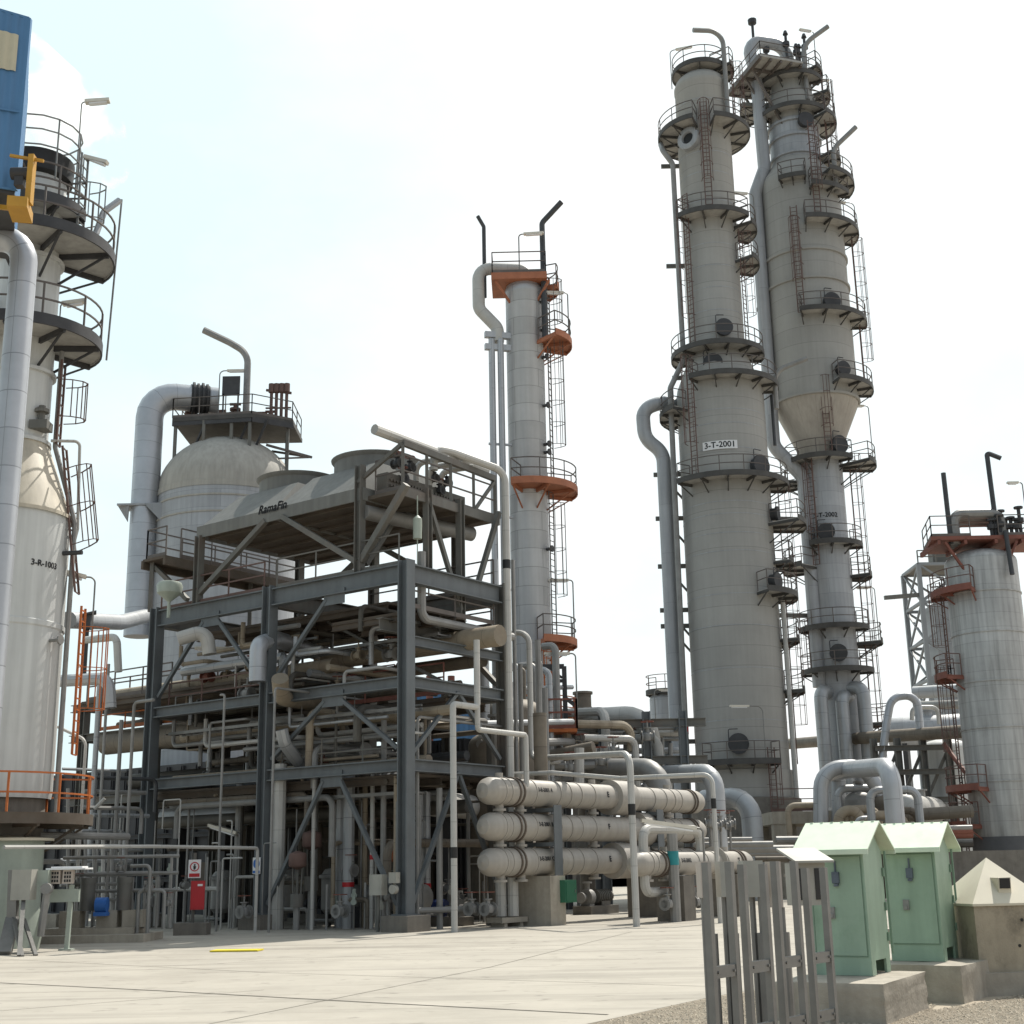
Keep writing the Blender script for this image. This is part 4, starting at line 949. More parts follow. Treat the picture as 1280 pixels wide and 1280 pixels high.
# dark ring hood on top
b = MB(); qh = Vector((c7.x, c7.y, s7(205))); b.lathe(qh, [(.75, -.75), (1.02, -.62), (1.05, 0), (.98, .02), (.95, -.3), (.5, -.55)], 32); b.build('ring_hood', 'black', T7)
b = MB()
n = 16
for hh in (0, .5, .95):
    r = [qh+Vector((math.cos(2*PI*k/n)*1.22, math.sin(2*PI*k/n)*1.22, hh)) for k in range(n)]
    for k in range(n): b.bar(r[k], r[(k+1) % n], .035)
for k in range(0, n, 2): p = qh+Vector((math.cos(2*PI*k/n)*1.22, math.sin(2*PI*k/n)*1.22, -1.0)); b.bar(p, p+Z_*1.95, .04)
b.build('railing', 'galv', T7)
# orange bottom platform
OP = dict(deck='deck_brown', rail='orange')
plat(T7, c7, s7(1026), R7-.2, R7+1.05, -80, 100, toe=.1, **OP)
for dg, ya, yb, R, mt in ((74, 556, 452, RU+.3, 'ladder_red'), (72, 945, 760, R7+.55, 'orange')):
    caged(T7, onwall(c7, R, dg, s7(ya)), onwall(c7, R, dg, s7(yb)), outv(c7, dg), mt)
caged(T7, onwall(c7, R7+.35, 72, s7(742)), onwall(c7, RU+.5, 72, s7(560)), outv(c7, 72)+Z_*.4, 'ladder_red')
caged(T7, onwall(c7, RU+.6, 62, s7(318)), onwall(c7, RU+.6, 62, s7(200)), outv(c7, 62), 'galv')
b = MB(); q = onwall(c7, R7, 62, s7(695)); d = outv(c7, 62); b.cyl(q-d*.1, q+d*.55, .065, 8); b.build('nozzle', 'pipe_dark', T7)
b = MB(); q = onwall(c7, R7, 50, s7(806)); d = outv(c7, 50); b.cyl(q-d*.1, q+d*.35, .05, 8); b.cyl(q+d*.3, q+d*.36, .13, 10); b.cyl(onwall(c7, R7, 80, s7(800)), q+d*.33, .04, 8); b.build('nozzle', 'pipe_grey', T7)
b = MB(); q = onwall(c7, RU+.1, 40, s7(540)); b.box(q, (.5, .5, .25)); b.cyl(q, q+Z_*.6, .1, 8); b.cyl(q+Z_*.4, q+Z_*.5, .2, 10); b.build('instrument', 'steel_grey', T7)
pipe('grey elbowed vent pipe leaving the upper platform of the 3-R-1003 vessel', [onwall(c7, RU+.1, 15, s7(306)), onwall(c7, 1.9, 62, s7(306)), onwall(c7, 2.0, 75, s7(262)), onwall(c7, 2.4, 80, s7(243))], .10, 'pipe_alu', 'vent_pipe', bend=.35)
pipe('thin pale riser bending along the cone of the 3-R-1003 vessel', [onwall(c7, RU+.2, 60, s7(554)), onwall(c7, 1.75, 76, s7(550)), onwall(c7, 1.85, 76, s7(660)), onwall(c7, R7+.15, 74, s7(680)), onwall(c7, R7+.15, 74, s7(1020))], .045, 'pipe_white', bend=.15)
pipe('grey riser along the right wall of the 3-R-1003 vessel up its cone', [onwall(c7, RU+.25, 70, s7(440)), onwall(c7, RU+.25, 70, s7(560)), onwall(c7, R7+.18, 70, s7(655)), onwall(c7, R7+.18, 70, s7(1000))], .07, 'pipe_grey', bend=.3)
pipe('tall thin mast pole at the platform edge of the 3-R-1003 vessel', [onwall(c7, 2.3, 88, s7(440)), onwall(c7, 2.45, 88, s7(235))], .03, 'galv', 'mast')
lamp('lamp high above the ring hood at the left edge', onwall(c7, 1.25, 60, s7(190)), 1.55, (1, .1, .0), .2, .62, r=.02, tilt=.08)
lamp('lamp just right of the dark ring hood at the left edge', onwall(c7, 1.35, 70, s7(225)), .75, (1, -.1, 0), .12, .62, r=.02, tilt=-.25)
lamp('lamp on the broad lower platform of the left edge vessel', onwall(c7, 1.4, 40, s7(425)), .8, (1, 0, 0), .15, .55, r=.02, tilt=.08)
lamp('lamp right of the 3-R-1003 lettering', onwall(c7, R7+.75, 82, s7(880)), 3.55, (-1, -.2, 0), .35, .65, r=.025, tilt=.18)
# ------------------------------------------------------------------ big silver pipe at the left edge
p0 = U(27, 360, 29)
pipe('large silver insulated pipe arching down at the left edge in front of the vessel', [Vector((p0.x-4, 29, along(p0, Z_, py=298).z)), Vector((p0.x, 29, along(p0, Z_, py=298).z)), Vector((p0.x, 29, 0))], .31, 'pipe_silver', 'insulated_pipe', bend=.62, n=20)
# ------------------------------------------------------------------ blue sheet metal shelter
e = U(18, 245, 27); ztop = along(e, Z_, py=24).z; zbot = along(e, Z_, py=238).z
pc = Vector((e.x, 27, 0))
T8 = thing('blue_shelter', (pc.x-3, 28.5, 0), 'blue corrugated shelter with cream panel high at the top left corner', 'shelter')
fx = Vector((-.93, -.37, 0)).normalized(); fy = Vector((-.345, .94, 0)).normalized()
def corr(b, a, d, L, z0, z1, nrm, dz=0.0, pitch=.1, amp=.012):
    n = int(L/pitch*2); i0 = None
    for k in range(n+1):
        q = a+d*L*k/n+nrm*(amp if k % 4 in (1, 2) else -amp)
        s = k/n*dz
        j = b.add([Vector((q.x, q.y, z0)), Vector((q.x, q.y, z1+s))])
        if i0 is not None: b.face([i0, j, j+1, i0+1])
        i0 = j
b = MB(); nrm = Vector((fx.y, -fx.x, 0)); nrm = nrm if nrm.y < 0 else -nrm
corr(b, pc, fx, 5, zbot, ztop, nrm, .55)
corr(b, pc, fy, 3.5, zbot, ztop, X_, 0)
b.build('wall', 'blue_clad', T8)
b = MB(); r4 = [pc, pc+fx*5, pc+fx*5+fy*3.5, pc+fy*3.5]
hz = [ztop, ztop+.55, ztop+.55, ztop]
b.hexa([Vector((p.x, p.y, h)) for p, h in zip(r4, hz)]+[Vector((p.x, p.y, h+.06)) for p, h in zip(r4, hz)]); b.build('roof', 'blue_clad', T8)
b = MB()
for zz in (zbot, (zbot+ztop)/2-.25): b.bar(Vector((pc.x, pc.y, zz))+nrm*.03, Vector((pc.x, pc.y, zz))+fx*5+nrm*.03, .03, .05)
b.box(Vector((pc.x, pc.y, (zbot+ztop)/2))-X_*.02, (.14, .1, ztop-zbot)); b.build('trim', 'blue_clad', T8)
b = MB(); wz0 = along(pc, Z_, py=92).z; wz1 = along(pc, Z_, py=47).z
corr(b, pc+fx*.2+nrm*.035, fx, 4, wz0, wz1, nrm, .4); b.build('window', 'cream_panel', T8)
b = MB(); b.hexa([Vector((p.x, p.y, zbot-.1)) for p in r4]+[Vector((p.x, p.y, zbot)) for p in r4]); b.build('floor', 'steel_dark', T8)
b = MB()
for p in (pc+fx*1.1+fy*.3, pc+fx*4.6+fy*.3, pc+fx*1.1+fy*3.2, pc+fx*4.6+fy*3.2): b.bar(Vector((p.x, p.y, 0)), Vector((p.x, p.y, zbot)), .2)
b.build('column', 'galv', T8)
# yellow hoist below it
hq = U(24, 250, 26.6); T9 = thing('yellow_hoist', (hq.x, hq.y, 0), 'yellow hoist beam frame hanging beside the blue shelter', 'hoist')
b = MB(); b.box(U(25, 262, 26.6), (.42, .8, .24), (1, .2, 0)); q = U(36, 255, 26.5); b.bar(q, Vector((q.x, q.y, along(q, Z_, py=195).z)), .12, .2); q2 = Vector((q.x, q.y, along(q, Z_, py=200).z)); b.bar(q2-X_*.5+Z_*.12, q2+X_*.25-Z_*.03, .06); b.bar(U(25, 262, 26.6), Vector((hq.x-.9, 27.4, along(hq, Z_, py=235).z)), .1); b.build('frame', 'yellow', T9)
b = MB(); q = U(26, 217, 26.8); b.cyl(q-X_*.2, q+X_*.2, .14, 14); b.cyl(q+X_*.2, q+X_*.24, .19, 14); b.box(q-Z_*.22, (.2, .2, .22)); b.build('winch', 'steel_dark', T9)
# ------------------------------------------------------------------ steam plume
st = bpy.data.materials.new('steam'); st.use_nodes = True; nt = st.node_tree; N = nt.nodes; L = nt.links
N.remove(N['Principled BSDF']); pv = N.new('ShaderNodeVolumePrincipled'); pv.inputs['Color'].default_value = (1, 1, 1, 1); pv.inputs['Anisotropy'].default_value = .5
tc = N.new('ShaderNodeTexCoord'); no = N.new('ShaderNodeTexNoise'); no.inputs['Scale'].default_value = .75; no.inputs['Detail'].default_value = 5
L.new(tc.outputs['Object'], no.inputs['Vector'])
mr = N.new('ShaderNodeMapRange'); mr.inputs[1].default_value = .47; mr.inputs[2].default_value = .66; mr.inputs[3].default_value = 0; mr.inputs[4].default_value = .8
ln_ = N.new('ShaderNodeVectorMath'); ln_.operation = 'SUBTRACT'; ln_.inputs[1].default_value = (.5, .5, .5); L.new(tc.outputs['Generated'], ln_.inputs[0])
le = N.new('ShaderNodeVectorMath'); le.operation = 'LENGTH'; L.new(ln_.outputs[0], le.inputs[0])
fo = N.new('ShaderNodeMapRange'); fo.inputs[1].default_value = .5; fo.inputs[2].default_value = .12; fo.inputs[3].default_value = -.16; fo.inputs[4].default_value = .14; L.new(le.outputs['Value'], fo.inputs[0])
ads = N.new('ShaderNodeMath'); ads.operation = 'ADD'; L.new(no.outputs['Fac'], ads.inputs[0]); L.new(fo.outputs[0], ads.inputs[1])
L.new(ads.outputs[0], mr.inputs[0]); L.new(mr.outputs[0], pv.inputs['Density']); L.new(pv.outputs[0], N['Material Output'].inputs['Volume']); M['steam'] = st
b = MB()
bmx = bmesh.new(); pp = [(66, 140, 2.1), (100, 165, 2.2), (122, 195, 1.7), (130, 215, 1.1), (40, 100, 1.8), (20, 70, 1.6)]
# single hull of blobs
bm = bmesh.new()
for px, py, r in pp:
    m = bmesh.ops.create_icosphere(bm, subdivisions=2, radius=r, matrix=Matrix.Translation(U(px, py, 58)))
vs = [v.co.copy() for v in bm.verts]
res = bmesh.ops.convex_hull(bm, input=bm.verts[:])
dl = [g for g in res['geom_interior']+res['geom_unused'] if isinstance(g, bmesh.types.BMVert)]
bmesh.ops.delete(bm, geom=dl, context='VERTS')
bm.verts.index_update(); i = b.add([v.co.copy() for v in bm.verts])
for f in bm.faces: b.face([i+v.index for v in f.verts])
bm.free()
o = b.build('steam_plume', 'steam'); tag(o, 'white steam plume drifting behind the ring hood at the left edge', 'steam', None, 'stuff')
# ------------------------------------------------------------------ steel frame with the air cooler
S0 = U(508, 704, 40.0); zT = S0.z; S0 = Vector((S0.x, S0.y, 0))
pL = UZ(197, 764, zT); UD = Vector((pL.x-S0.x, pL.y-S0.y, 0)); LU = UD.length; UD.normalize()
VD = Vector((UD.y, -UD.x, 0)); VD = VD if VD.y > 0 else -VD
pR = along(Vector((S0.x, S0.y, zT)), VD, px=628); LV = (pR-Vector((S0.x, S0.y, zT))).length
pM = along(Vector((S0.x, S0.y, zT)), UD, px=338); UM = (pM-Vector((S0.x, S0.y, zT))).length
print('FRAME', 'zT', round(zT, 2), 'LU', round(LU, 2), 'UM', round(UM, 2), 'LV', round(LV, 2), UD, VD)
def SP(u, v, z=0): return S0+UD*u+VD*v+Z_*z
def zcol(py, u=0, v=0): return along(SP(u, v), Z_, py=py).z
FR = thing('steel_frame', SP(LU/2, LV/2), 'tall blue-grey steel frame with crossed braces carrying the air cooler', 'steel frame')
zL2, zL3 = zcol(852), zcol(956)
VB = [0, LV, LV*1.9]
for u in (0, UM, LU):
    for k, v in enumerate(VB):
        if u == 0 and k == 2: continue
        b = MB(); top = zT+.1 if k < 2 else zL2+1.5
        b.ibeam(SP(u, v, .45), SP(u, v, top), .38, .38, .045, UD); b.box(SP(u, v, .47), (.6, .6, .04), UD); b.build('column', 'steel_blue' if k == 0 else 'steel_grey', FR)
        b = MB(); b.box(SP(u, v, .225), (1.0, 1.0, .45), UD); b.build('pedestal', 'concrete_dark', FR)
for zz, h, vs in ((zT-.3, .58, VB[:2]), (zL2, .36, VB), (zL3, .36, VB)):
    for v in vs:
        for ua, ub in ((0, UM), (UM, LU)):
            if ua == 0 and v > LV+.1: continue
            b = MB(); b.ibeam(SP(ua+.22, v, zz), SP(ub-.22, v, zz), .3, h, .04); b.build('beam', 'steel_blue' if v == 0 else 'steel_grey', FR)
    for u in (0, UM, LU):
        for i in range(len(vs)-1 if u else 1):
            b = MB(); b.ibeam(SP(u, vs[i]+.22, zz), SP(u, vs[i+1]-.22, zz), .3, h, .04); b.build('beam', 'steel_blue' if u == 0 else 'steel_grey', FR)
zq = zcol(800); b = MB(); b.ibeam(SP(0, .22, zq), SP(0, LV-.22, zq), .25, .3, .03); b.build('beam', 'steel_blue', FR)
zq2 = zT-1.75
b = MB(); b.ibeam(SP(1.1, .0, zq2), SP(1.1, LV, zq2), .25, .4, .03); b.build('beam', 'steel_grey', FR)
def brace(p, q, w=.125, mat='steel_blue'):
    b = MB(); b.bar(p, q, w, w*.9); return b.build('brace', mat, FR)
def gusset(p, d, w, h): b = MB(); b.box(p, (w, .03, h), d); return b.build('gusset_plate', 'steel_blue', FR)
um1, um2 = UM/2, (UM+LU)/2
zb = zT-.6
for uc, ua, ub in ((um1, 0, UM), (um2, UM, LU)):
    for z0, z1, both in ((zb, zL2+.55, None), (zL2-.2, zL3+.5, 1), (zL3-.2, .75, 1)):
        if uc == um2 and z1 != zL2+.55: continue
        for s, ue in ((1, ub), (-1, ua)):
            if both is None and uc == um1 and s == -1: continue
            brace(SP(uc+s*.35, -.02, z0-.1), SP(ue-s*.3, -.02, z1))
        gusset(SP(uc, -.05, z0-.05), UD, .9, .5)
# right side: braces, inner dark braces
brace(SP(0, LV*.5, zL2-.1), SP(0, .3, zL3+.4)); brace(SP(0, LV*.5, zL2-.1), SP(0, LV-.3, zL3+.4))
brace(SP(0, LV*.5, zL3-.1), SP(0, .3, .8)); brace(SP(0, LV*.5, zL3-.1), SP(0, LV-.3, .8))
for v in (LV,):
    for uc, ua, ub in ((um1, 0, UM), (um2, UM, LU)):
        brace(SP(uc, v, zT-.6), SP(ua+.3, v, zL2+.4), .18, 'steel_grey'); brace(SP(uc, v, zT-.6), SP(ub-.3, v, zL2+.4), .18, 'steel_grey')
# decks; the lower levels are added as roofs to darken the bays
def deck(name, u0, u1, v0, v1, z, mat='deck_brown', t=.08, joist=True):
    b = MB(); b.box(SP((u0+u1)/2, (v0+v1)/2, z-t/2), (abs(u1-u0), abs(v1-v0), t), UD)
    if joist:
        n = int(abs(v1-v0)/1.2)
        for k in range(n+1): v = v0+(v1-v0)*(k+.02)/(n+.04); b.ibeam(SP(u0, v, z-t-.11), SP(u1, v, z-t-.11), .15, .2, .02)
    return b.build(name, mat, FR)
deck('deck', 2.2, LU-.3, 1.6, LV+.8, zT-.66)
deck('deck', .4, 3.6, .5, LV-.2, zT-1.35)
deck('deck', UM, LU-.4, 2.0, LV*1.9, zL2-.2); deck('deck', .6, UM-.05, 2.6, LV*.95, zL2-.2)
deck('deck', UM, LU+.5, .6, LV*1.9, zL3-.2); deck('deck', .3, UM-.05, .6, LV-.1, zL3-.2)
zLm = zcol(812)
deck('deck', UM+1.2, LU+5.5, 1.0, LV*1.6, zLm)
railing(FR, [SP(UM+1.2, LV*1.55, zLm), SP(LU+5.3, LV*1.55, zLm)], 'red_rust', 1.1); railing(FR, [SP(LU+.4, 1.1, zLm), SP(LU+5.3, 1.1, zLm)], 'rail_grey', 1.0)
railing(FR, [SP(.3, 0, zT-.02), SP(UM-.3, 0, zT-.02)], 'steel_grey', 1.0); railing(FR, [SP(UM+.3, 0, zT-.02), SP(LU-.2, 0, zT-.02)], 'ladder_red', 1.0)
railing(FR, [SP(.5, LV, zT-1.3), SP(3.6, LV, zT-1.3)], 'rail_grey', 1.0); railing(FR, [SP(.3, LV-.1, zT-.02), SP(UM, LV-.1, zT-.02)], 'rail_grey', 1.0); railing(FR, [SP(.15, .5, zT-1.3), SP(.15, LV-.3, zT-1.3)], 'rail_grey', 1.0)
railing(FR, [SP(UM, LV*1.9, zL2-.15), SP(LU-.4, LV*1.9, zL2-.15)], 'ladder_red', 1.0)
railing(FR, [SP(UM, LV*1.05, zL3-.15), SP(UM, LV*1.9, zL3-.15)], 'red_rust', 1.1)
# ------------------------------------------------------------------ air cooler on the frame
pc1 = along(SP(0, 0, zT), UD, px=449); u1 = (pc1-SP(0, 0, zT)).length
pc2 = along(SP(0, 0, zT), UD, px=246.5); u2 = (pc2-SP(0, 0, zT)).length
zC = along(SP(u1, 0), Z_, py=623).z
zF = zC+.36
print('COOLER u1', u1, 'u2', u2, 'zC', zC)
pq_ = along(SP(u1+(u2-u1)*.25, 0, zC+1.6), VD, px=470); VC = (pq_-SP(u1+(u2-u1)*.25, 0, zC+1.6)).length; print('VC', VC)
AC = thing('air_cooler', SP((u1+u2)/2, LV/2, zT), 'twin-bay air cooler with two grey fan hoods on top of the steel frame', 'air cooler')
for u, top in ((u1, zC+1.1), (u2, zC)):
    b = MB(); b.ibeam(SP(u, 0, zT), SP(u, 0, top), .26, .26, .03, UD); b.build('post', 'steel_grey', AC)
    b = MB(); b.ibeam(SP(u, LV, zT), SP(u, LV, zC), .26, .26, .03, UD); b.build('post', 'steel_grey', AC)
b = MB(); b.ibeam(SP((u1+u2)/2, LV, zT), SP((u1+u2)/2, LV, zC), .26, .26, .03, UD); b.build('post', 'steel_grey', AC)
for k, v in enumerate((LV*.28, LV*.62)):
    b = MB(); b.ibeam(SP(.3, v, zT-.3-.9*k), SP(.3, v, zC+.3), .22, .22, .03, VD); b.build('post', 'steel_grey', AC)
um = (u1+u2)/2
def abrace(p, q, w=.17): b = MB(); b.bar(p, q, w); b.build('brace', 'steel_grey', AC)
abrace(SP(u1+.1, 0, zT+.35), SP(um-.3, 0, zC)); abrace(SP(u2-.1, 0, zT+.35), SP(um+.5, 0, zC)); abrace(SP(u1-.1, 0, zT+.35), SP(.0, 0, zC+.1), .2)
abrace(SP(u1, LV, zT+.2), SP(um, LV, zC)); abrace(SP(u2, LV, zT+.2), SP(um, LV, zC))
abrace(SP(.3, LV*.28, zC), SP(.3, LV*.62, zT-1.0), .13); abrace(SP(.1, LV*.72, zT-.4), SP(.1, LV, zC+.2), .15)
abrace(SP(u1, .3, zT+.3), SP(u1, LV*.4, zC), .15)
# bundle casing: dark tube field seen from below, pale fascia round it
b = MB(); b.box(SP(um, VC, zC+.10), (u2-u1-.1, 2*VC-.1, .2), UD)
for k in range(7): v = .35+(2*VC-.7)*k/6; b.ibeam(SP(u1+.1, v, zC-.02), SP(u2-.1, v, zC-.02), .1, .14, .02)
b.build('tube_bundle', 'deck_brown', AC)
b = MB(); t = .05
for (a, c) in ((SP(u1-.15, 0), SP(u2+.15, 0)), (SP(u1-.15, 2*VC), SP(u2+.15, 2*VC)), (SP(u1-.13, .03), SP(u1-.13, 2*VC-.03)), (SP(u2+.13, .03), SP(u2+.13, 2*VC-.03)), (SP(um, .05), SP(um, 2*VC-.05))):
    b.bar(a+Z_*(zC+.14), c+Z_*(zC+.14), .06, .42, Z_)
b.build('fascia', 'hood_grey', AC)
def hood(ua, ub):
    b = MB(); c = SP((ua+ub)/2, VC); n = 48; R = 1.42; zr = zF+1.28
    # four trapezoid panels to a square collar, then the collar ring
    sq = [SP((ua+ub)/2+sx*1.5, VC+sy*1.5, zr-.02) for sx, sy in ((-1, -1), (1, -1), (1, 1), (-1, 1))]
    cb = [SP(ua, 0, zF), SP(ub, 0, zF), SP(ub, 2*VC, zF), SP(ua, 2*VC, zF)]
    for k in range(4): b.poly([cb[k], cb[(k+1) % 4], sq[(k+1) % 4], sq[k]])
    b.poly(sq)
    low = [p-Z_*.28 for p in cb]
    h = None
    for k in range(4): b.poly([low[k], low[(k+1) % 4], cb[(k+1) % 4], cb[k]])
    hd_ = b.build('fan_hood', 'hood_grey', AC)
    b = MB(); b.lathe(Vector((c.x, c.y, zr-.05)), [(R+.02, 0), (R, .08), (R, .52), (R+.10, .62), (R+.11, .66), (R-.03, .66), (R-.05, .5), (R-.05, .05)], 40); b.build('fan_ring', 'hood_grey', hd_)
    b = MB(); m = Vector((c.x, c.y, zr+.3)); b.cyl(m-Z_*.15, m+Z_*.15, .25, 14)
    for k in range(6):
        a = 2*PI*k/6; d = Vector((math.cos(a), math.sin(a), .0)); s = Vector((-d.y, d.x, 0)); b.hexa([m+d*.2-s*.12-Z_*.06, m+d*1.38-s*.16-Z_*.06, m+d*1.38+s*.16+Z_*.05, m+d*.2+s*.12+Z_*.05]+[q+Z_*.02 for q in (m+d*.2-s*.12-Z_*.06, m+d*1.38-s*.16-Z_*.06, m+d*1.38+s*.16+Z_*.05, m+d*.2+s*.12+Z_*.05)])
    b.build('fan', 'steel_dark', hd_)
    return hd_
g_ = .1
h1 = hood(u1+g_, um-.02); h2 = hood(um+.02, u2-g_)
# maker's lettering on the fascia below the gap of the hoods
lettering('RamaFin', .40, lambda x, y: SP(um+.15-x, -.06, zF+.02+y*1.0), h2, bold=.02, shear=.3)
# header box, plugs and walkway on the right end
b = MB(); b.box(SP(u1-.45, LV*.52, zC+.5), (.45, LV*.82, .75), UD)
for k in range(26):
    v = LV*.14+LV*.76*k/25
    for zz in (.28, .46, .64): b.cyl(SP(u1-.66, v, zC+zz), SP(u1-.74, v, zC+zz), .05, 6)
b.build('header_box', 'steel_grey', AC)
uo = u1-1.55
b = MB(); b.box(SP((u1+uo)/2-.1, LV*.55, zC+.02), (1.6, LV*1.02, .12), UD)
for v in (.35*LV, .62*LV, .9*LV): b.bar(SP(u1, v, zC-.1), SP(uo, v, zC-.1), .14, .16)
wk = b.build('walkway', 'deck_brown', AC)
MB().bar(SP(uo-.1, .05*LV, zC-.02), SP(uo-.1, LV*1.06, zC-.02), .08, .3).build('edge_beam', 'steel_grey', wk)
railing(wk, [SP(u1-.4, .06*LV, zC+.08), SP(uo, .06*LV, zC+.08), SP(uo, LV*1.05, zC+.08)], 'rail_grey', 1.15, 1.7)
b = MB()
for v in (.06, .3, .55, .8, 1.04): b.bar(SP(uo, LV*v, zC), SP(uo, LV*v, zC+1.55-v*.1), .1)
b.bar(SP(uo, .06*LV, zC+1.62), SP(uo, 1.04*LV, zC+1.5), .14, .2)
b.bar(SP(u1+.1, 0, zC+.55), SP(uo, .06*LV, zC+1.6), .12)
b.bar(SP(uo, LV*.8, zC+.1), SP(uo, LV*1.04, zC+1.4), .1)
b.build('pipe_support', 'steel_grey', AC)
for k, (v, zz) in enumerate(((.2, 1.25), (.33, 1.25), (.58, 1.15), (.72, 1.15), (.26, .8), (.64, .8))):
    valve('gate valve over the header of the air cooler', SP(u1-.7, LV*v, zC+zz), .095, UD, True, 'valves over the air cooler header', 'steel_dark')
for v, lab in ((.42, 'short hooked pipe over the air cooler header, nearer the hood'), (.56, 'short hooked pipe over the air cooler header, middle of three'), (.68, 'short hooked pipe over the air cooler header, nearer the corner')):
    pipe(lab, [SP(u1-.6, LV*v, zC+.9), SP(u1-.6, LV*v, zC+1.55), SP(uo, LV*(v+.12), zC+1.65)], .1, 'pipe_white', 'hooked_pipe', bend=.35, group='hooked pipes over the air cooler header')
pipe('long pale pipe sloping across the top right end of the air cooler', [SP(uo+.45, -.55, zC+1.95), SP(uo+.2, LV*1.0, zC+1.75)], .17, 'pipe_white')
zz = zC+1.95
pipe('pale pipe arching over the air cooler end and dropping along the frame corner', [SP(uo+.3, LV*.45, zC+1.2), SP(uo+.3, LV*.45, zz), SP(uo+.1, LV*.6, zz), along(SP(0, LV, zz-.35), UD, px=631), Vector((*along(SP(0, LV, zz-.35), UD, px=631).xy, 0))], .13, 'pipe_white', bend=.5, bands=[(3, .22, .3, 'black')])
pipe('stub end of a large pale pipe under the air cooler walkway', [SP(u1-.1, .1, zC-.45), SP(u1-1.0, LV*.92, zC-.5)], .24, 'pipe_grey')
b = MB(); q = SP(.1, LV*.13, zT+.9); b.cyl(q, q+Z_*.65, .14, 12); b.cyl(q-Z_*.9, q+Z_*1.4, .02, 6); b.lathe(q+Z_*.65, [(.14, 0), (.02, .12)], 12); tag(b.build('hanging_lamp', 'box_green'), 'capsule lamp hanging under the air cooler walkway', 'lamp')
# left end access walkway of the cooler
zW = along(SP(LU-.2, .3), Z_, py=700).z
LW = thing('access_walkway', SP(LU, LV/2), 'railed walkway at the left end of the air cooler', 'walkway')
b = MB(); b.box(SP(LU-.1, LV*.6, zW-.05), (1.2, LV*1.35, .1), UD)
for s in (-.6, .6): b.bar(SP(LU-.1+s, -.08*LV, zW-.2), SP(LU-.1+s, LV*1.28, zW-.2), .12, .3)
b.build('walkway', 'deck_brown', LW)
railing(LW, [SP(LU-.6, -.05*LV, zW), SP(LU+.45, -.05*LV, zW), SP(LU+.45, LV*1.25, zW)], 'rail_grey'); railing(LW, [SP(LU-.68, .35, zW), SP(LU-.68, LV*1.25, zW)], 'rail_grey')
for v in (-.02, .45, .95, 1.22): MB().bar(SP(LU+.3, LV*v, zT if v < 1 else zL2), SP(LU+.3, LV*v, zW), .14).build('support_leg', 'steel_grey', LW)
MB().bar(SP(LU+.3, 0, zW-.2), SP(LU-1.6, 0, zT+.2), .15).build('brace', 'steel_grey', LW)
# ------------------------------------------------------------------ stacked shell exchangers
H0 = U(601, 988, 40.5)
EXD = VD
er = .41
def exchanger(label, z0, code, num, Lx=13.2, start=0.0, flare=(6.9, 8.0), h0=None, r=er, mat='cream_paint', lo=True, group='stacked cream heat exchangers', both=True):
    a = Vector((h0 or H0).xy.to_3d()); a.z = z0; a = a+EXD*start
    t = thing('heat_exchanger', (a+EXD*Lx/2).xy.to_3d(), label, 'heat exchanger', group)
    b = MB()
    prof = [(.001, 0), (r*.55, .07), (r*.9, .26), (r, .42), (r, flare[0]), (r*1.42, flare[0]+.02), (r*1.42, flare[1]), (r, flare[1]+.02), (r, Lx-.3), (r*.85, Lx-.1), (r*.5, Lx), (.001, Lx+.02)]
    b.lathe(a, prof, 40, EXD); b.build('shell', mat, t)
    for h in (1.42, 1.62, Lx-1.0, Lx-.8):
        b = MB(); b.lathe(a, [(r, h), (r+.045, h+.005), (r+.045, h+.055), (r, h+.06)], 40, EXD); b.build('flange', 'flange_rust', t)
    for h in (.75, 1.05, 2.3, 3.6, 4.2, 4.8, 5.6, 9.4, 10.2, 10.8, 11.3):
        if h > Lx-.5: continue
        b = MB(); b.lathe(a, [(r, h), (r+.02, h+.005), (r+.02, h+.05), (r, h+.055)], 40, EXD); b.build('cladding_band', mat, t)
    for h in (.9, 1.95, 6.0, 10.9):
        q = a+EXD*h
        b = MB(); b.cyl(q-Z_*r*.9, q-Z_*(r+.16), .13, 12); b.cyl(q-Z_*(r+.1), q-Z_*(r+.17), .2, 12); b.build('nozzle', mat, t)
        MB().cyl(q+Z_*r*.9, q+Z_*(r+.14), .12, 12).build('nozzle', mat, t)
    # the side facing the viewpoint-right carries the stencilled tag
    n = Vector((EXD.y, -EXD.x, 0))
    def side(h, dz=0): return lambda x, y: a+EXD*(h+x)+(n*math.cos((y+dz)/r)+Z_*math.sin((y+dz)/r))*(r+.012)
    lettering(code, .17, side(2.75, .08), t, bold=.008); lettering(num, .24, side(6.35, .05), t, bold=.014)
    return t
zt_, zm_, zb_ = U(601, 988, 40.5).z, U(601, 1033, 40.5).z, U(603, 1078, 40.5).z
exchanger('uppermost of the three stacked cream heat exchangers, in full sun', zt_, '3-E-2001 A', 'E', flare=(7.0, 8.1))
exchanger('middle of the three stacked cream heat exchangers', zm_, '3-E-2001 B', 'F', flare=(8.6, 9.6))
exchanger('lowest of the three stacked cream heat exchangers, resting on the concrete pier', zb_, '3-E-2001 C', 'E', flare=(7.1, 8.2))
h4 = U(789, 1080, 42.0); exchanger('single cream heat exchanger beside the teal banded post', h4.z, '3-E-2002', 'T', Lx=7.6, h0=h4, flare=(5.2, 5.25), r=.37, group=None)
def pier(label, p, L, W, H, mat='concrete', name='concrete_pier', group='concrete piers under the exchangers'):
    b = MB(); b.box(Vector(p)+Z_*H/2, (L, W, H), EXD); return tag(b.build(name, mat), label, 'concrete pier', group)
aH = Vector((H0.x, H0.y, 0))
pq = UZ(677, 1159, 0); tq = (pq-aH).dot(EXD); print('pier t', tq)
zpier = zb_-er-.02
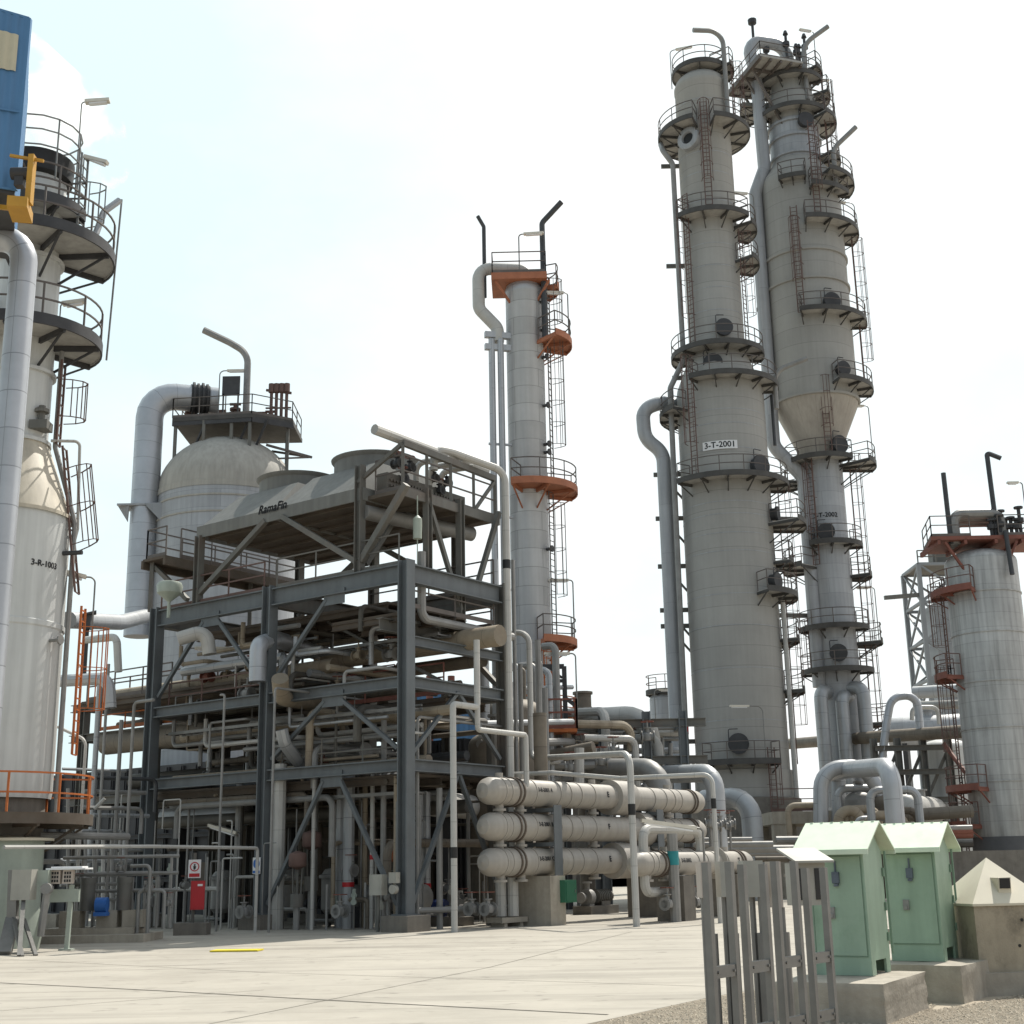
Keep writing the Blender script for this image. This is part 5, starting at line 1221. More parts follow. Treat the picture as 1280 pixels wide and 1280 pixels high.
pier('broad sunlit concrete pier under the near half of the exchanger stack', aH+EXD*2.9, .8, 1.35, zpier, 'concrete')
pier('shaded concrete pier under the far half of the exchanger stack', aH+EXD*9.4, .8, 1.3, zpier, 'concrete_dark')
h4g = Vector((h4.x, h4.y, 0))
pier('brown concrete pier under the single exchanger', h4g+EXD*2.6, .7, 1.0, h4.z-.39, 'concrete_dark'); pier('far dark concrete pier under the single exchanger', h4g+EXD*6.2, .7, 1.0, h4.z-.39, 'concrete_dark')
# blue-grey saddle frame that carries the upper two shells
for tt, lab in ((3.15, 'blue-grey steel saddle frame on the sunlit concrete pier'), (9.4, 'blue-grey steel saddle frame on the shaded concrete pier')):
    q = aH+EXD*tt; n = Vector((EXD.y, -EXD.x, 0)); t = thing('saddle_frame', q+Z_*zpier, lab, 'saddle frame', 'saddle frames of the exchanger stack')
    zz0, zz1 = zpier+.01, zt_-er*.9
    for s in (-1, 1): MB().box(q+n*s*.56+Z_*(zz0+zz1)/2, (.42, .03, zz1-zz0), EXD).build('side_plate', 'steel_blue', t)
    for zc_ in (zm_, zt_): MB().box(q+Z_*(zc_-er-.10), (.36, 1.08, .12), EXD).build('cross_plate', 'steel_blue', t)
q = aH+EXD*3.32+Vector((EXD.y, -EXD.x, 0))*.72; gb = Vector((q.x, q.y, 0)); g0 = along(gb, Z_, py=1128).z; g1 = along(gb, Z_, py=1100).z
t = thing('green_box', gb+Z_*g0, 'dark green control box on the side of the sunlit pier', 'control box')
b = MB(); b.box(gb+Z_*(g0+g1)/2, (.62, .30, g1-g0), EXD); b.build('case', 'green_dark', t); b = MB(); b.box(gb+Z_*(g0+g1)/2+Vector((EXD.y, -EXD.x, 0))*.16, (.52, .02, g1-g0-.1), EXD); d = b.build('door', 'green_dark', t); MB().box(gb+Z_*(g0+g1)/2+Vector((EXD.y, -EXD.x, 0))*.175+EXD*.2, (.03, .02, .1), EXD).build('handle', 'galv', d)
# piping round the single exchanger
hh = h4+EXD*.75
pipe('pale pipe arching up out of the single exchanger head', [hh+Z_*.3, hh+Z_*1.05, hh+Z_*1.05+EXD*3.6, hh+Z_*.2+EXD*3.6], .15, 'pipe_white', bend=.5)
pipe('pale pipe below the single exchanger head, elbowing down to the ground', [hh-Z_*.3, hh-Z_*.85, hh-Z_*.85+EXD*2.4, Vector((*(hh+EXD*2.4).xy, 0))], .15, 'pipe_white', bend=.45)
tp = U(845, 1150, 43.2); tp.z = 0
pipe('grey pipe post with a teal painted band beside the single exchanger', [tp, tp+Z_*along(tp, Z_, py=1042).z], .17, 'pipe_grey', 'pipe_post', bands=[(0, .72, .42, 'teal')])
lamp('bright linear lamp lying level over the single exchanger', U(884, 1140, 41.0).xy.to_3d(), 2.75, (-1, -.12, .0), .3, 1.55, r=.035, group=None, tilt=.25)
# ------------------------------------------------------------------ pipes in front of and round the frame corner
yA = 40.8
pa = path((661, 790, 47.5), ('z', 948), ('to', (787, 942, 40.4)))
pa.append(Vector((pa[-1].x, pa[-1].y, .0))); pa.insert(0, pa[0]+Vector((-1.2, .6, .05)))
pipe('long pale pipe turning level across the exchangers, then down with a black band', pa, .105, 'pipe_white', bend=.45, bands=[(3, .33, .32, 'black')])
pb = [U(585, 970, 45), U(690, 966, 43.5), U(775, 973, 42.8), U(890, 968, 41.6)]; pb.append(Vector((pb[-1].x, pb[-1].y, 0)))
pipe('thin pale pipe level above the exchanger stack dropping at its far right', pb, .075, 'pipe_white', bend=.3, bands=[(3, .2, .3, 'black')])
pc_ = U(568, 1145, 39.0); pc_.z = .0; zc1 = along(pc_, Z_, py=880).z; c1_ = Vector((pc_.x, pc_.y, zc1)); c2_ = c1_+VD*1.15
pipe('white vertical pipe with black band rising in front of the frame corner', [pc_, c1_, c2_, Vector((c2_.x, c2_.y, along(c2_, Z_, py=800).z))], .095, 'pipe_white', bend=.12, bands=[(0, .34, .3, 'black')])
c3_ = Vector((c2_.x, c2_.y, along(c2_, Z_, py=912).z))
pipe('pale branch pipe stepping down right of the white vertical pipe', [Vector((c2_.x, c2_.y, along(c2_, Z_, py=880).z)), c3_, along(c3_, VD, px=657), along(along(c3_, VD, px=657), Z_, py=985)], .085, 'pipe_white', bend=.1)
for px, y0, y1, Y, r, lab in ((641, 700, 1010, 47, .07, 'thin dark riser directly right of the frame corner pipe'), (650, 830, 1050, 48, .09, 'grey riser between the frame corner and the slim column'), (618, 700, 985, 49, .16, 'insulated riser left of the frame corner column'), (604, 812, 930, 50, .22, 'wider insulated riser behind the frame corner'), (672, 800, 985, 50, .12, 'pale riser at the foot of the slim column, left one'), (681, 860, 985, 51, .12, 'pale riser at the foot of the slim column, right one')):
    p = U(px, y0, Y); pipe(lab, [p, Vector((p.x, p.y, max(0, along(p, Z_, py=y1+60).z))) if y1 < 1000 else Vector((p.x, p.y, 0))], r, 'pipe_alu' if r > .15 else 'pipe_grey', 'riser', group='risers at the frame corner')
p = U(527, 690, 40.9); pp_ = [p, along(p, Z_, py=773)]; pp_.append(along(pp_[-1], VD, px=600)); pp_.append(along(pp_[-1], VD, px=640))
pipe('grey pipe dropping inside the frame corner and running level to the right', pp_, .14, 'pipe_grey', bend=.3)
p = U(522, 896, 40.6); pipe('thin grey hooked pipe right of the frame corner column', [Vector((p.x, p.y, 0)), p, along(p, VD, px=640)], .05, 'pipe_grey', 'hooked_pipe', bend=.15)
p = U(510, 915, 40.2); pipe('short thin hooked pipe close against the frame corner column', [Vector((p.x, p.y, 1.0)), p, p+VD*.8], .045, 'pipe_white', 'hooked_pipe', bend=.12)
p = U(344, 860, 41.2); pipe('thin tan conduit beside the middle frame column', [Vector((p.x, p.y, 0)), p, p+VD*1.5], .04, 'pipe_grey', 'conduit', bend=.1)
p = U(281, 868, 42.6); pipe('thin grey standpipe in the left bay of the frame', [Vector((p.x, p.y, 0)), p, p-UD*-.2], .04, 'pipe_grey', 'conduit', bend=.1)
p = U(168, 878, 43.5); pipe('thin hooked standpipe left of the left frame column', [Vector((p.x, p.y, 0)), p, along(p, -UD, px=192)], .055, 'pipe_grey', 'hooked_pipe', bend=.18)
p = U(108, 918, 38.5); pipe('thin pale hooked pipe beside the orange ladder', [Vector((p.x, p.y, .0)), Vector((p.x, p.y, along(p, Z_, py=925).z)), p+Vector((-.9, .2, .25))], .045, 'pipe_white', 'hooked_pipe', bend=.3)
p = U(5, 1059, 33); p2 = U(322, 1060, 41.3); pipe('thin level pipe crossing the left bay at head height', [p, U(190, 1058, 37.5), p2, Vector((p2.x, p2.y, 0))], .05, 'pipe_white', bend=.1)
# ------------------------------------------------------------------ big lines inside the frame
def inner(label, u0, u1, v, py, r, mat='pipe_brown', drop=None, extra=(), ref=None, **k):
    """level line along the frame at depth v, height read at px ref"""
    base = along(SP(0, v, 3), UD, px=ref) if ref else SP((u0+u1)/2, v, 3)
    z = along(Vector((base.x, base.y, 0)), Z_, py=py).z
    pts = [SP(u0, v, z), SP(u1, v, z)]
    return pipe(label, pts+list(extra), r, mat, **k), z
o, zz = inner('very large brown line through the left bay of the frame', 9.2, LU+6, 2.6, 922, .42, ref=200)
p = SP(9.2, 2.6, zz); pipe('large grey elbow dropping off the brown line to the middle column', [p+UD*1.2, p-UD*.1, along(p-UD*.2, Z_, py=952)-UD*1.4, along(p-UD*.2, Z_, py=952)-UD*5], .33, 'pipe_grey', bend=1.0)
inner('brown line under the upper deck, left bay', 4.7, LU+5, 1.8, 857, .24, mat='pipe_tan', ref=230)
o, zz = inner('silver elbowed line above the brown line, left bay', 6.4, LU-.2, 1.1, 834, .16, mat='pipe_alu', ref=260)
p = SP(6.4, 1.1, zz); pipe('short silver drop below the silver elbowed line', [p+UD*.2, p, p-Z_*1.1], .15, 'pipe_alu', bend=.25)
inner('wide tan header level across the right bay, passing the frame corner', -1.3, UM+.3, 3.0, 822, .34, mat='pipe_tan', ref=430)
inner('dark header under the tan header in the right bay', .3, UM+3, 4.2, 848, .22, ref=430)
inner('tan line halfway up the right bay', -.5, UM+6, 1.6, 901, .16, mat='pipe_tan', ref=430)
inner('tan line lying on the middle beam level', .2, UM+6, 1.3, 961, .17, mat='pipe_tan', ref=400)
inner('grey line with elbow above the middle beam level', .5, UM+2, .9, 925, .08, mat='pipe_grey', ref=430)
inner('dark line under the lower deck in the left bay', UM-1, LU+4, 3.0, 985, .2, mat='pipe_dark', ref=260)
inner('pale line beside the lower deck', 1, LU+2, 5.2, 978, .16, mat='pipe_alu', ref=400)
pipe('sunlit silver line slanting back through the right bay, upper', [U(322, 852, 43.0), U(323, 806, 43.0), U(345, 799, 44.2), U(436, 828, 50)], .28, 'pipe_silver', bend=.3)
pipe('sunlit tan line slanting back through the right bay, lower', [U(350, 848, 42), U(352, 872, 42.6), U(462, 889, 50)], .27, 'pipe_tan', bend=.6)
pipe('white line slanting back just right of the frame corner', [U(498, 955, 42), U(602, 966, 49)], .22, 'pipe_white')
pipe('curved silver elbow beside the middle frame column', [U(352, 912, 42.5), U(356, 930, 42.6), U(375, 955, 43.5), U(400, 958, 45)], .2, 'pipe_alu', bend=.5)
pipe('pale elbow end over the upper left deck', [U(222, 799, 45), U(258, 788, 45.2), U(262, 818, 45.2)], .24, 'pipe_white', bend=.4)
pipe('silver branch with elbow left of the left frame column', [U(60, 852, 44), U(136, 848, 42.8), U(138, 885, 42.8)], .2, 'pipe_alu', bend=.45)
pipe('pale line with elbow below the left lamp, upper', [U(108, 800, 46), U(146, 796, 45), U(148, 840, 45)], .13, 'pipe_white', bend=.3)
pipe('large silver line ending at the foot of the insulated duct', [U(85, 775, 50), U(150, 778, 56), U(182, 770, 62)], .33, 'pipe_alu', bend=.5)
# ground-level silver drums and risers in the frame
drum('dim silver drum held under the lower deck of the left bay', along(SP(0, 4.0, 4), UD, px=205).xy.to_3d()+Z_*along(SP(LU, 4, 0), Z_, py=1018).z, along(SP(0, 4.0, 4), UD, px=312).xy.to_3d()+Z_*along(SP(LU, 4, 0), Z_, py=1018).z, .42, 'pipe_alu')
drum('silver drum right of the frame corner behind the exchanger heads', U(540, 1004, 44.5), U(618, 1012, 51), .42, 'pipe_white')
q = SP(2.0, 2.2); z_ = along(SP(3, 2.2), Z_, py=1122).z
drum('dark manifold drum low in the right bay', SP(1.0, 2.2, z_), SP(4.4, 2.2, z_), .4, 'pipe_grey')
for px, y0, Y, r, mt, lab, band in ((437, 968, 43, .18, 'pipe_alu', 'tall insulated riser with a red band in the right bay', .28), (427, 968, 43.6, .15, 'pipe_alu', 'insulated riser directly behind the red banded riser', None), (351, 955, 43.4, .2, 'pipe_white', 'white riser beside the middle frame column', None), (524, 990, 43, .13, 'pipe_alu', 'left one of two red banded risers right of the frame corner', .3), (533, 990, 43.3, .13, 'pipe_alu', 'right one of two red banded risers right of the frame corner', .3), (393, 975, 42.6, .06, 'pipe_white', 'thin white riser between the crossed braces', None), (466, 965, 42.4, .07, 'pipe_white', 'thin white riser near the right brace', .45), (455, 960, 45.5, .17, 'pipe_brown', 'brown riser behind the right brace', None), (480, 900, 42, .09, 'pipe_grey', 'grey riser close left of the frame corner', None), (549, 985, 41.5, .1, 'pipe_grey', 'grey riser right of the frame corner pipe pair', None), (300, 980, 46, .12, 'pipe_grey', 'grey riser deep in the left bay', None), (152, 900, 44.5, .07, 'pipe_grey', 'thin riser between orange ladder and left column', None), (136, 830, 44, .05, 'pipe_grey', 'thinnest riser left of the left column', None), (125, 850, 45, .09, 'pipe_alu', 'silver riser right of the orange ladder', None)):
    p = U(px, y0, Y); pipe(lab, [Vector((p.x, p.y, .0)), p], r, mt, 'riser', bands=[(0, band, .14, 'red_paint')] if band else ())
# valve actuators (brown drums on yokes)
for px, py, Y, s, lab in ((372, 1075, 42.6, 1.0, 'brown valve actuator standing on the manifold, lower left'), (390, 1050, 43.2, 1.1, 'brown valve actuator standing on the manifold, upper right'), (486, 1068, 42.4, .9, 'rusty valve actuator left of the frame corner')):
    p = U(px, py, Y); t = thing('valve_actuator', p-Z_*1.1, lab, 'valve actuator', 'brown valve actuators')
    b = MB(); b.lathe(p-Z_*.2*s, [(.01, -.1*s), (.25*s, 0), (.28*s, .05*s), (.28*s, .34*s), (.25*s, .4*s), (.05*s, .47*s), (.01, .47*s)], 18); b.build('cap', 'orange_dull' if px > 400 else 'ladder_red', t)
    b = MB(); b.bar(p-Z_*.2*s+X_*.15, p-Z_*1.0*s+X_*.12, .04); b.bar(p-Z_*.2*s-X_*.15, p-Z_*1.0*s-X_*.12, .04); b.cyl(p-Z_*1.35*s, p-Z_*.2*s, .035, 8); b.cyl(p-Z_*1.4*s, p-Z_*1.0*s, .2*s, 12); b.build('yoke', 'steel_grey', t)
    MB().cyl(p-Z_*1.4*s, Vector((p.x, p.y, 0)), .1, 10).build('stand', 'pipe_grey', t)
pump('dark blue motored pump in the right bay beside the frame corner', SP(1.5, 3.6), UD, .9)
pump('dark pump deep in the right bay', SP(4.2, 5.0), UD, .9, 'steel_dark'); pump('dark pump deep in the left bay', SP(7.5, 4.5), UD, 1.0, 'steel_dark'); pump('grey pump behind the exchanger pier', U(745, 1135, 52).xy.to_3d(), VD, 1.0, 'steel_grey')
for k, (px, py, Y, lab) in enumerate(((610, 1140, 41.2, 'red-wheeled valve on the low line at the foot of the white pipe'), (590, 1140, 41.4, 'red-wheeled valve just left of the pier on the low line'), (425, 1135, 41.8, 'red-wheeled valve under the right brace'), (305, 1138, 43, 'red-wheeled valve in the left bay close to the middle column'), (835, 1140, 43.0, 'red-wheeled valve at the foot of the teal banded post'), (870, 1142, 44.5, 'red-wheeled valve under the far end of the single exchanger'))):
    p = U(px, py, Y); p.z = .55; valve(lab, p, .12, EXD)
    MB().cyl(Vector((p.x, p.y, 0)), p-Z_*.1, .05, 8).build('stand', 'pipe_grey', bpy.data.objects[-1] if False else COL.objects[-1].parent if COL.objects[-1].parent and COL.objects[-1].parent.type == 'EMPTY' else None) if False else None
p0, p1 = U(520, 1138, 40.9), U(640, 1136, 42.5); p0.z = p1.z = .55
pipe('low level pipe along the ground from the frame corner to the pier', [p0, p1], .09, 'pipe_grey')
for px, lab in ((626, 'left of two stubby pale pipes standing under the exchanger heads'), (641, 'right of two stubby pale pipes standing under the exchanger heads')):
    p = U(px, 1100, 42.3); pipe(lab, [Vector((p.x, p.y, .3)), Vector((p.x, p.y, 1.55))], .17, 'pipe_white', 'standpipe', group='stubby pipes under the exchanger heads')
p = U(634, 1147, 42.2); p.z = .2; b = MB(); b.box(p, (1.3, .6, .15), EXD); b.box(p-Z_*.1+EXD*.4, (.15, .5, .2), EXD); b.box(p-Z_*.1-EXD*.4, (.15, .5, .2), EXD); tag(b.build('pipe_stand', 'concrete'), 'low support frame under the stubby pale pipes', 'pipe stand')
# wall signs and red box
sp_ = U(240, 1165, 40.6); sp_.z = 0
t = thing('sign_post', sp_, 'post with prohibition sign on a dark base in the left bay', 'sign')
b = MB(); b.box(sp_+Z_*.17, (.95, .6, .34)); b.build('base', 'concrete_dark', t)
zt0 = along(sp_, Z_, py=1066).z
MB().cyl(sp_+Z_*.34, sp_+Z_*zt0, .05, 8).build('post', 'steel_grey', t)
sx = (sp_ - Vector((0, 0, 0))).normalized(); sxx = Vector((sx.y, -sx.x, 0))
def sign(root, c, w, h, fr):
    MB().box(c, (w, .02, h), fr).build('sign_panel', 'letter_white', root)
    return lambda x, y: c+fr*x-Vector((-fr.y, fr.x, 0))*.014+Z_*y
c_ = sp_+Z_*(along(sp_, Z_, py=1086).z)-Vector((-sxx.y, sxx.x, 0))*.08
m_ = sign(t, c_, .36, .52, sxx)
def disc(map_, cx, cy, r0, r1, n=24):
    b = MB(); i0 = None
    for k in range(n+1):
        a = 2*PI*k/n; j = b.add([map_(cx+r0*math.cos(a), cy+r0*math.sin(a)), map_(cx+r1*math.cos(a), cy+r1*math.sin(a))])
        if i0 is not None: b.face([i0, i0+1, j+1, j])
        i0 = j
    return b
disc(m_, 0, .06, .105, .135).build('emblem', 'red_paint', t)
b = MB(); b.poly([m_(-.15, -.23), m_(.15, -.23), m_(.15, -.13), m_(-.15, -.13)]); b.build('band', 'red_paint', t)
b = disc(m_, 0, .11, 0.0, .028, 12); b.poly([m_(-.035, 0), m_(.035, 0), m_(.04, .08), m_(-.04, .08)]); b.poly([m_(-.03, -.03), m_(.0, -.03), m_(.03, .0), m_(-.03, 0)]); b.build('pictogram', 'letter_black', t)
rb = U(247, 1119, 40.3); rz0 = along(rb, Z_, py=1137).z; rz1 = along(rb, Z_, py=1101).z
t = thing('hose_box', (rb.x, rb.y, rz0), 'red fire hose box mounted on the sign post', 'fire box')
b = MB(); b.box(Vector((rb.x, rb.y, (rz0+rz1)/2)), (.40, .26, rz1-rz0), sxx); b.build('case', 'red_paint', t)
b = MB(); b.box(Vector((rb.x, rb.y, (rz0+rz1)/2))-Vector((-sxx.y, sxx.x, 0))*.135, (.36, .015, rz1-rz0-.06), sxx); d = b.build('door', 'red_paint', t); b = MB(); b.box(Vector((rb.x, rb.y, rz1-.12))-Vector((-sxx.y, sxx.x, 0))*.147+sxx*.06, (.14, .01, .06), sxx); b.build('label_plate', 'letter_white', d)
cM = SP(UM, 0); zc_ = along(cM, Z_, py=1082).z
tb = thing('mandatory_sign', SP(UM, -.26, zc_-.25), 'blue and white safety sign on the middle frame column', 'sign')
m2 = sign(tb, SP(UM, -.25, zc_), .34, .5, -UD)
b = MB(); b.poly([m2(-.155, -.23), m2(.155, -.23), m2(.155, -.15), m2(-.155, -.15)]); b.build('band', 'sign_blue', tb); disc(m2, 0, .06, 0, .145).build('emblem', 'sign_blue', tb)
b = disc(m2, 0, .10, .02, .045, 14); b.poly([m2(-.05, -.04), m2(.05, -.04), m2(.035, .04), m2(-.035, .04)]); b.build('pictogram', 'letter_white', tb)
# control box by the corner column
q = SP(.75, -.35); zq0, zq1 = along(q, Z_, py=1119).z, along(q, Z_, py=1093).z
t = thing('control_box', q, 'pale grey control box on a post beside the frame corner column', 'control box')
b = MB(); b.box(q+Z_*(zq0+zq1)/2, (.48, .25, zq1-zq0), UD); b.build('case', 'box_grey', t); MB().cyl(q, q+Z_*zq0, .05, 8).build('post', 'steel_grey', t)
b = MB(); b.box(q-UD*.62+Z_*(zq1-.1), (.28, .18, .3), UD); b.cyl(q-UD*.62+Z_*(zq1-.42)-VD*.1, q-UD*.62+Z_*(zq1-.42)+VD*.05, .13, 12); b.build('gauge_box', 'box_grey', t)
# ------------------------------------------------------------------ dense small piping in the frame
rs = random.Random(77)
t = thing('backdrop_box', SP(9, 12.5), 'added dark heater casing deep behind the steel frame', 'backdrop')  # dark box added behind the frame to keep its bays dark
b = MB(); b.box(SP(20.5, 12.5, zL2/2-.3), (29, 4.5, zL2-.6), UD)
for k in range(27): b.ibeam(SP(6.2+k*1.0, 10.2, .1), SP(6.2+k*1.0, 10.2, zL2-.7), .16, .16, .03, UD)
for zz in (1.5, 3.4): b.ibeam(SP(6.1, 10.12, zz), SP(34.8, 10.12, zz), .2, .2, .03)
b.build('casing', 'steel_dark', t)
b = MB()
for k in range(4): MB().box(SP(8+k*4.0, 10.0, 1.2), (1.4, .12, 2.0), UD).build('access_panel', 'deck_brown', t)
mats_ = ('pipe_grey', 'pipe_tan', 'pipe_shaded', 'pipe_alu', 'pipe_brown', 'pipe_shaded')
L1 = 'small level pipe running along the shaded bays of the frame'
for k in range(26):
    v = rs.uniform(.5, LV*1.4); zz = rs.choice((zL3-.5, zL3-.8, zL3+.45, zL3+.8, zL3+1.5, zL2-.55, zL2-.9, zL2+.5, zL2+.9, zT-1.0, zT-1.4, 2.2, 3.2))+rs.uniform(-.12, .12)
    a = rs.uniform(.3, UM*1.2) if zz < zL2+1.2 else UM; c = a+rs.uniform(3, 8); c = min(c, LU-.1); r = rs.uniform(.035, .11)
    pts = [SP(a, v, zz), SP(c, v, zz)]
    if rs.random() < .5: pts = [SP(a, v, zz-rs.uniform(.6, 2.0))]+pts
    if rs.random() < .5: pts = pts+[SP(c, v, zz+rs.uniform(-1.6, 1.0))]
    pipe(L1, pts, r, rs.choice(mats_), group='small level pipes in the frame', bend=r*3)
L2_ = 'small pipe running back through the depth of the frame'
for k in range(22):
    u = rs.uniform(.3, LU-.3); zz = rs.choice((zL3-.45, zL3+.3, zL3+.9, zL2-.5, zL2+.35, zL2+.9, zT-.95, 2.6))+rs.uniform(-.1, .1); r = rs.uniform(.04, .14)
    v0 = rs.uniform(.3, 1.2); pts = [SP(u, v0, zz), SP(u, LV*rs.uniform(.9, 1.8), zz)]
    if rs.random() < .6: pts = [SP(u, v0, zz-rs.uniform(.8, 2.2))]+pts
    pipe(L2_, pts, r, rs.choice(mats_), group='small pipes running back through the frame', bend=r*3)
L3_ = 'small upright pipe standing in the shaded bays of the frame'
for k in range(30):
    u = rs.uniform(.2, LU+.2); v = rs.uniform(.6, LV*1.3); z0 = rs.choice((0, 0, 0, zL3, zL2)); z1 = {0: zL3-.25, zL3: zL2-.3, zL2: zT-.8}[z0]; r = rs.uniform(.03, .1)
    pipe(L3_, [SP(u, v, z0), SP(u, v, z1)], r, rs.choice(mats_), 'riser', group='small upright pipes in the frame')
# cable trays slung under the decks
for k, (zz, v, lab) in enumerate(((zL3-.75, 1.0, 'cable tray slung under the lower deck of the frame'), (zL2-.7, .8, 'cable tray slung under the middle deck of the frame'), (zT-1.9, 2.2, 'cable tray slung under the upper deck of the frame'))):
    b = MB()
    for s in (-.3, .3): b.bar(SP(.3, v+s, zz), SP(LU-.3, v+s, zz), .03, .1)
    n = int(LU/.35)
    for i in range(n): q = .4+i*.35; b.bar(SP(q, v-.3, zz), SP(q, v+.3, zz), .04)
    for i in range(5): b.cyl(SP(.5+i*LU/5, v, zz), SP(.5+i*LU/5, v, zz+.6), .015, 5)
    tag(b.build('cable_tray', 'galv'), lab, 'cable tray', 'cable trays under the decks')
for k, (u, v, lab) in enumerate(((UM-1.2, 2.0, 'squat grey filter pot beside the middle column'), (UM+1.4, 2.4, 'squat grey filter pot in the left bay'), (LU-1.5, 2.2, 'squat grey filter pot beside the left frame column'))):
    c = SP(u, v); t = thing('filter_pot', c, lab, 'filter', 'filter pots on the ground in the frame')
    b = MB(); b.lathe(c, [(.3, .4), (.42, .55), (.42, 1.5), (.5, 1.5), (.5, 1.6), (.42, 1.62), (.3, 1.78), (.01, 1.84)], 20); b.build('pot', 'pipe_grey', t)
    for i in range(3):
        a = 2*PI*i/3; q = c+Vector((math.cos(a), math.sin(a), 0))*.33; MB().bar(q, q+Z_*.7, .07).build('leg', 'steel_dark', t)
    b = MB(); b.tube([c+Z_*.2, c+Z_*.2+UD*.9, c+Z_*2.4+UD*.9], .06, 8, bend=.15); b.cyl(c+Z_*.2, c+Z_*.5, .07, 8); b.build('drain_pipe', 'pipe_grey', t)
# risers clustered at the foot of the slim column, and more of the tangle left of the frame
for k, px in enumerate((637, 645, 655, 668, 676, 686, 694)):
    Y = 50+1.1*k; p = U(px, rs.uniform(790, 850), Y); r = rs.choice((.07, .1, .14, .16))
    pipe('upright pipe clustered at the foot of the slim column', [Vector((p.x, p.y, 0)), p, p+Vector((rs.uniform(-.8, -.3), .3, 0))], r, rs.choice(('pipe_grey', 'pipe_alu', 'pipe_brown')), 'riser', group='upright pipes at the slim column foot', bend=r*2.5)
for k, (y, r) in enumerate(((905, .12), (930, .16), (955, .1), (975, .14), (862, .1))):
    a = U(600, y, 47+k); c = U(715, y-3, 55+k); pipe('level pipe passing behind the frame corner and the slim column foot', [a, c], r, rs.choice(('pipe_grey', 'pipe_alu', 'pipe_white')), group='level pipes behind the frame corner')
for k in range(12):
    y = 960+15*k+rs.uniform(-5, 5); Y = 41+rs.uniform(0, 5); x0 = rs.uniform(70, 120); x1 = rs.uniform(150, 205); r = rs.uniform(.03, .08)
    a, c = U(x0, y, Y), U(x1, y-2, Y+1.5); c.z = a.z; pts = [a, c]
    if k % 2: pts.append(Vector((c.x, c.y, max(.1, c.z-rs.uniform(.6, 1.6)))))
    pipe('small level pipe in the tangle left of the frame', pts, r, rs.choice(('pipe_grey', 'pipe_alu', 'pipe_dark')), group='small level pipes left of the frame', bend=r*3)
rs = random.Random(303)
for k in range(24):
    u = rs.uniform(.4, LU-1.5); v = rs.uniform(.35, 1.6); zz = rs.uniform(zL3+.4, zT-.9); L0 = rs.uniform(1.2, 4.5); c = min(u+L0, LU-.1); r = rs.uniform(.03, .085)
    pts = [SP(u, v, zz), SP(c, v, zz)]
    pts.append(SP(c, v, zz+rs.choice((-1, 1))*rs.uniform(.5, 1.3)))
    if k % 2: pts.insert(0, SP(u, v+rs.uniform(.8, 2.5), zz))
    pipe('small elbowed pipe just behind the front beams of the frame', pts, r, rs.choice(('pipe_grey', 'pipe_alu', 'pipe_tan', 'pipe_white')), group='small elbowed pipes behind the front beams', bend=r*2.6)
for k in range(14):
    u = rs.uniform(.5, LU-.5); zz = rs.choice((zL3, zL2, zLm))+.35; v = rs.uniform(.5, 2.2)
    valve('small valve standing on an upper level of the steel frame', SP(u, v, zz), rs.uniform(.09, .14), UD, k % 3 == 0, 'small valves on the upper levels of the frame', rs.choice(('pipe_grey', 'pipe_tan', 'red_rust')))
railing(FR, [SP(.4, .45, zL3+.05), SP(UM-.3, .45, zL3+.05)], 'steel_grey', 1.0); railing(FR, [SP(UM+.3, .45, zL2+.05), SP(LU-.3, .45, zL2+.05)], 'ladder_red', 1.0); railing(FR, [SP(.6, 2.5, zL2-.1), SP(UM-.3, 2.5, zL2-.1)], 'red_rust', 1.0)
for a, c in ((SP(.3, LV*.5, zL2), SP(UM-.3, LV, zL3+.3)), (SP(UM-.3, 2.4, zT-.8), SP(.6, 2.4, zL2+.3)), (SP(UM+.3, 2.4, zT-.8), SP(LU-.3, 2.4, zLm+.2))): brace(a, c, .1, 'steel_grey')
# ------------------------------------------------------------------ deep rack of dark lines behind the frame
rs = random.Random(21)
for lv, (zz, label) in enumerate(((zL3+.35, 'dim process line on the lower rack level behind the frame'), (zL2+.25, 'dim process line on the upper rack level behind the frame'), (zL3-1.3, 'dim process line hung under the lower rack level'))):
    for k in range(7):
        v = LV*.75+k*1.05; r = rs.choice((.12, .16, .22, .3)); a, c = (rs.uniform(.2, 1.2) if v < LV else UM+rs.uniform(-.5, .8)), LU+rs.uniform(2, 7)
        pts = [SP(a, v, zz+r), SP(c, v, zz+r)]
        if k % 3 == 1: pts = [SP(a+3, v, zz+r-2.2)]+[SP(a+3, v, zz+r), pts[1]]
        pipe(label, pts, r, rs.choice(('pipe_brown', 'pipe_shaded', 'pipe_dark', 'pipe_shaded')), group=label.replace('line', 'lines', 1), bend=.5)
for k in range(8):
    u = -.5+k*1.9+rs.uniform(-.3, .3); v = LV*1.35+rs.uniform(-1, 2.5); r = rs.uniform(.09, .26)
    pipe('dim vertical line standing deep inside the shaded frame', [SP(u, v, 0), SP(u, v, rs.uniform(zL3, zL2))], r, rs.choice(('pipe_shaded', 'pipe_brown', 'pipe_dark')), 'riser', group='dim vertical lines inside the frame')
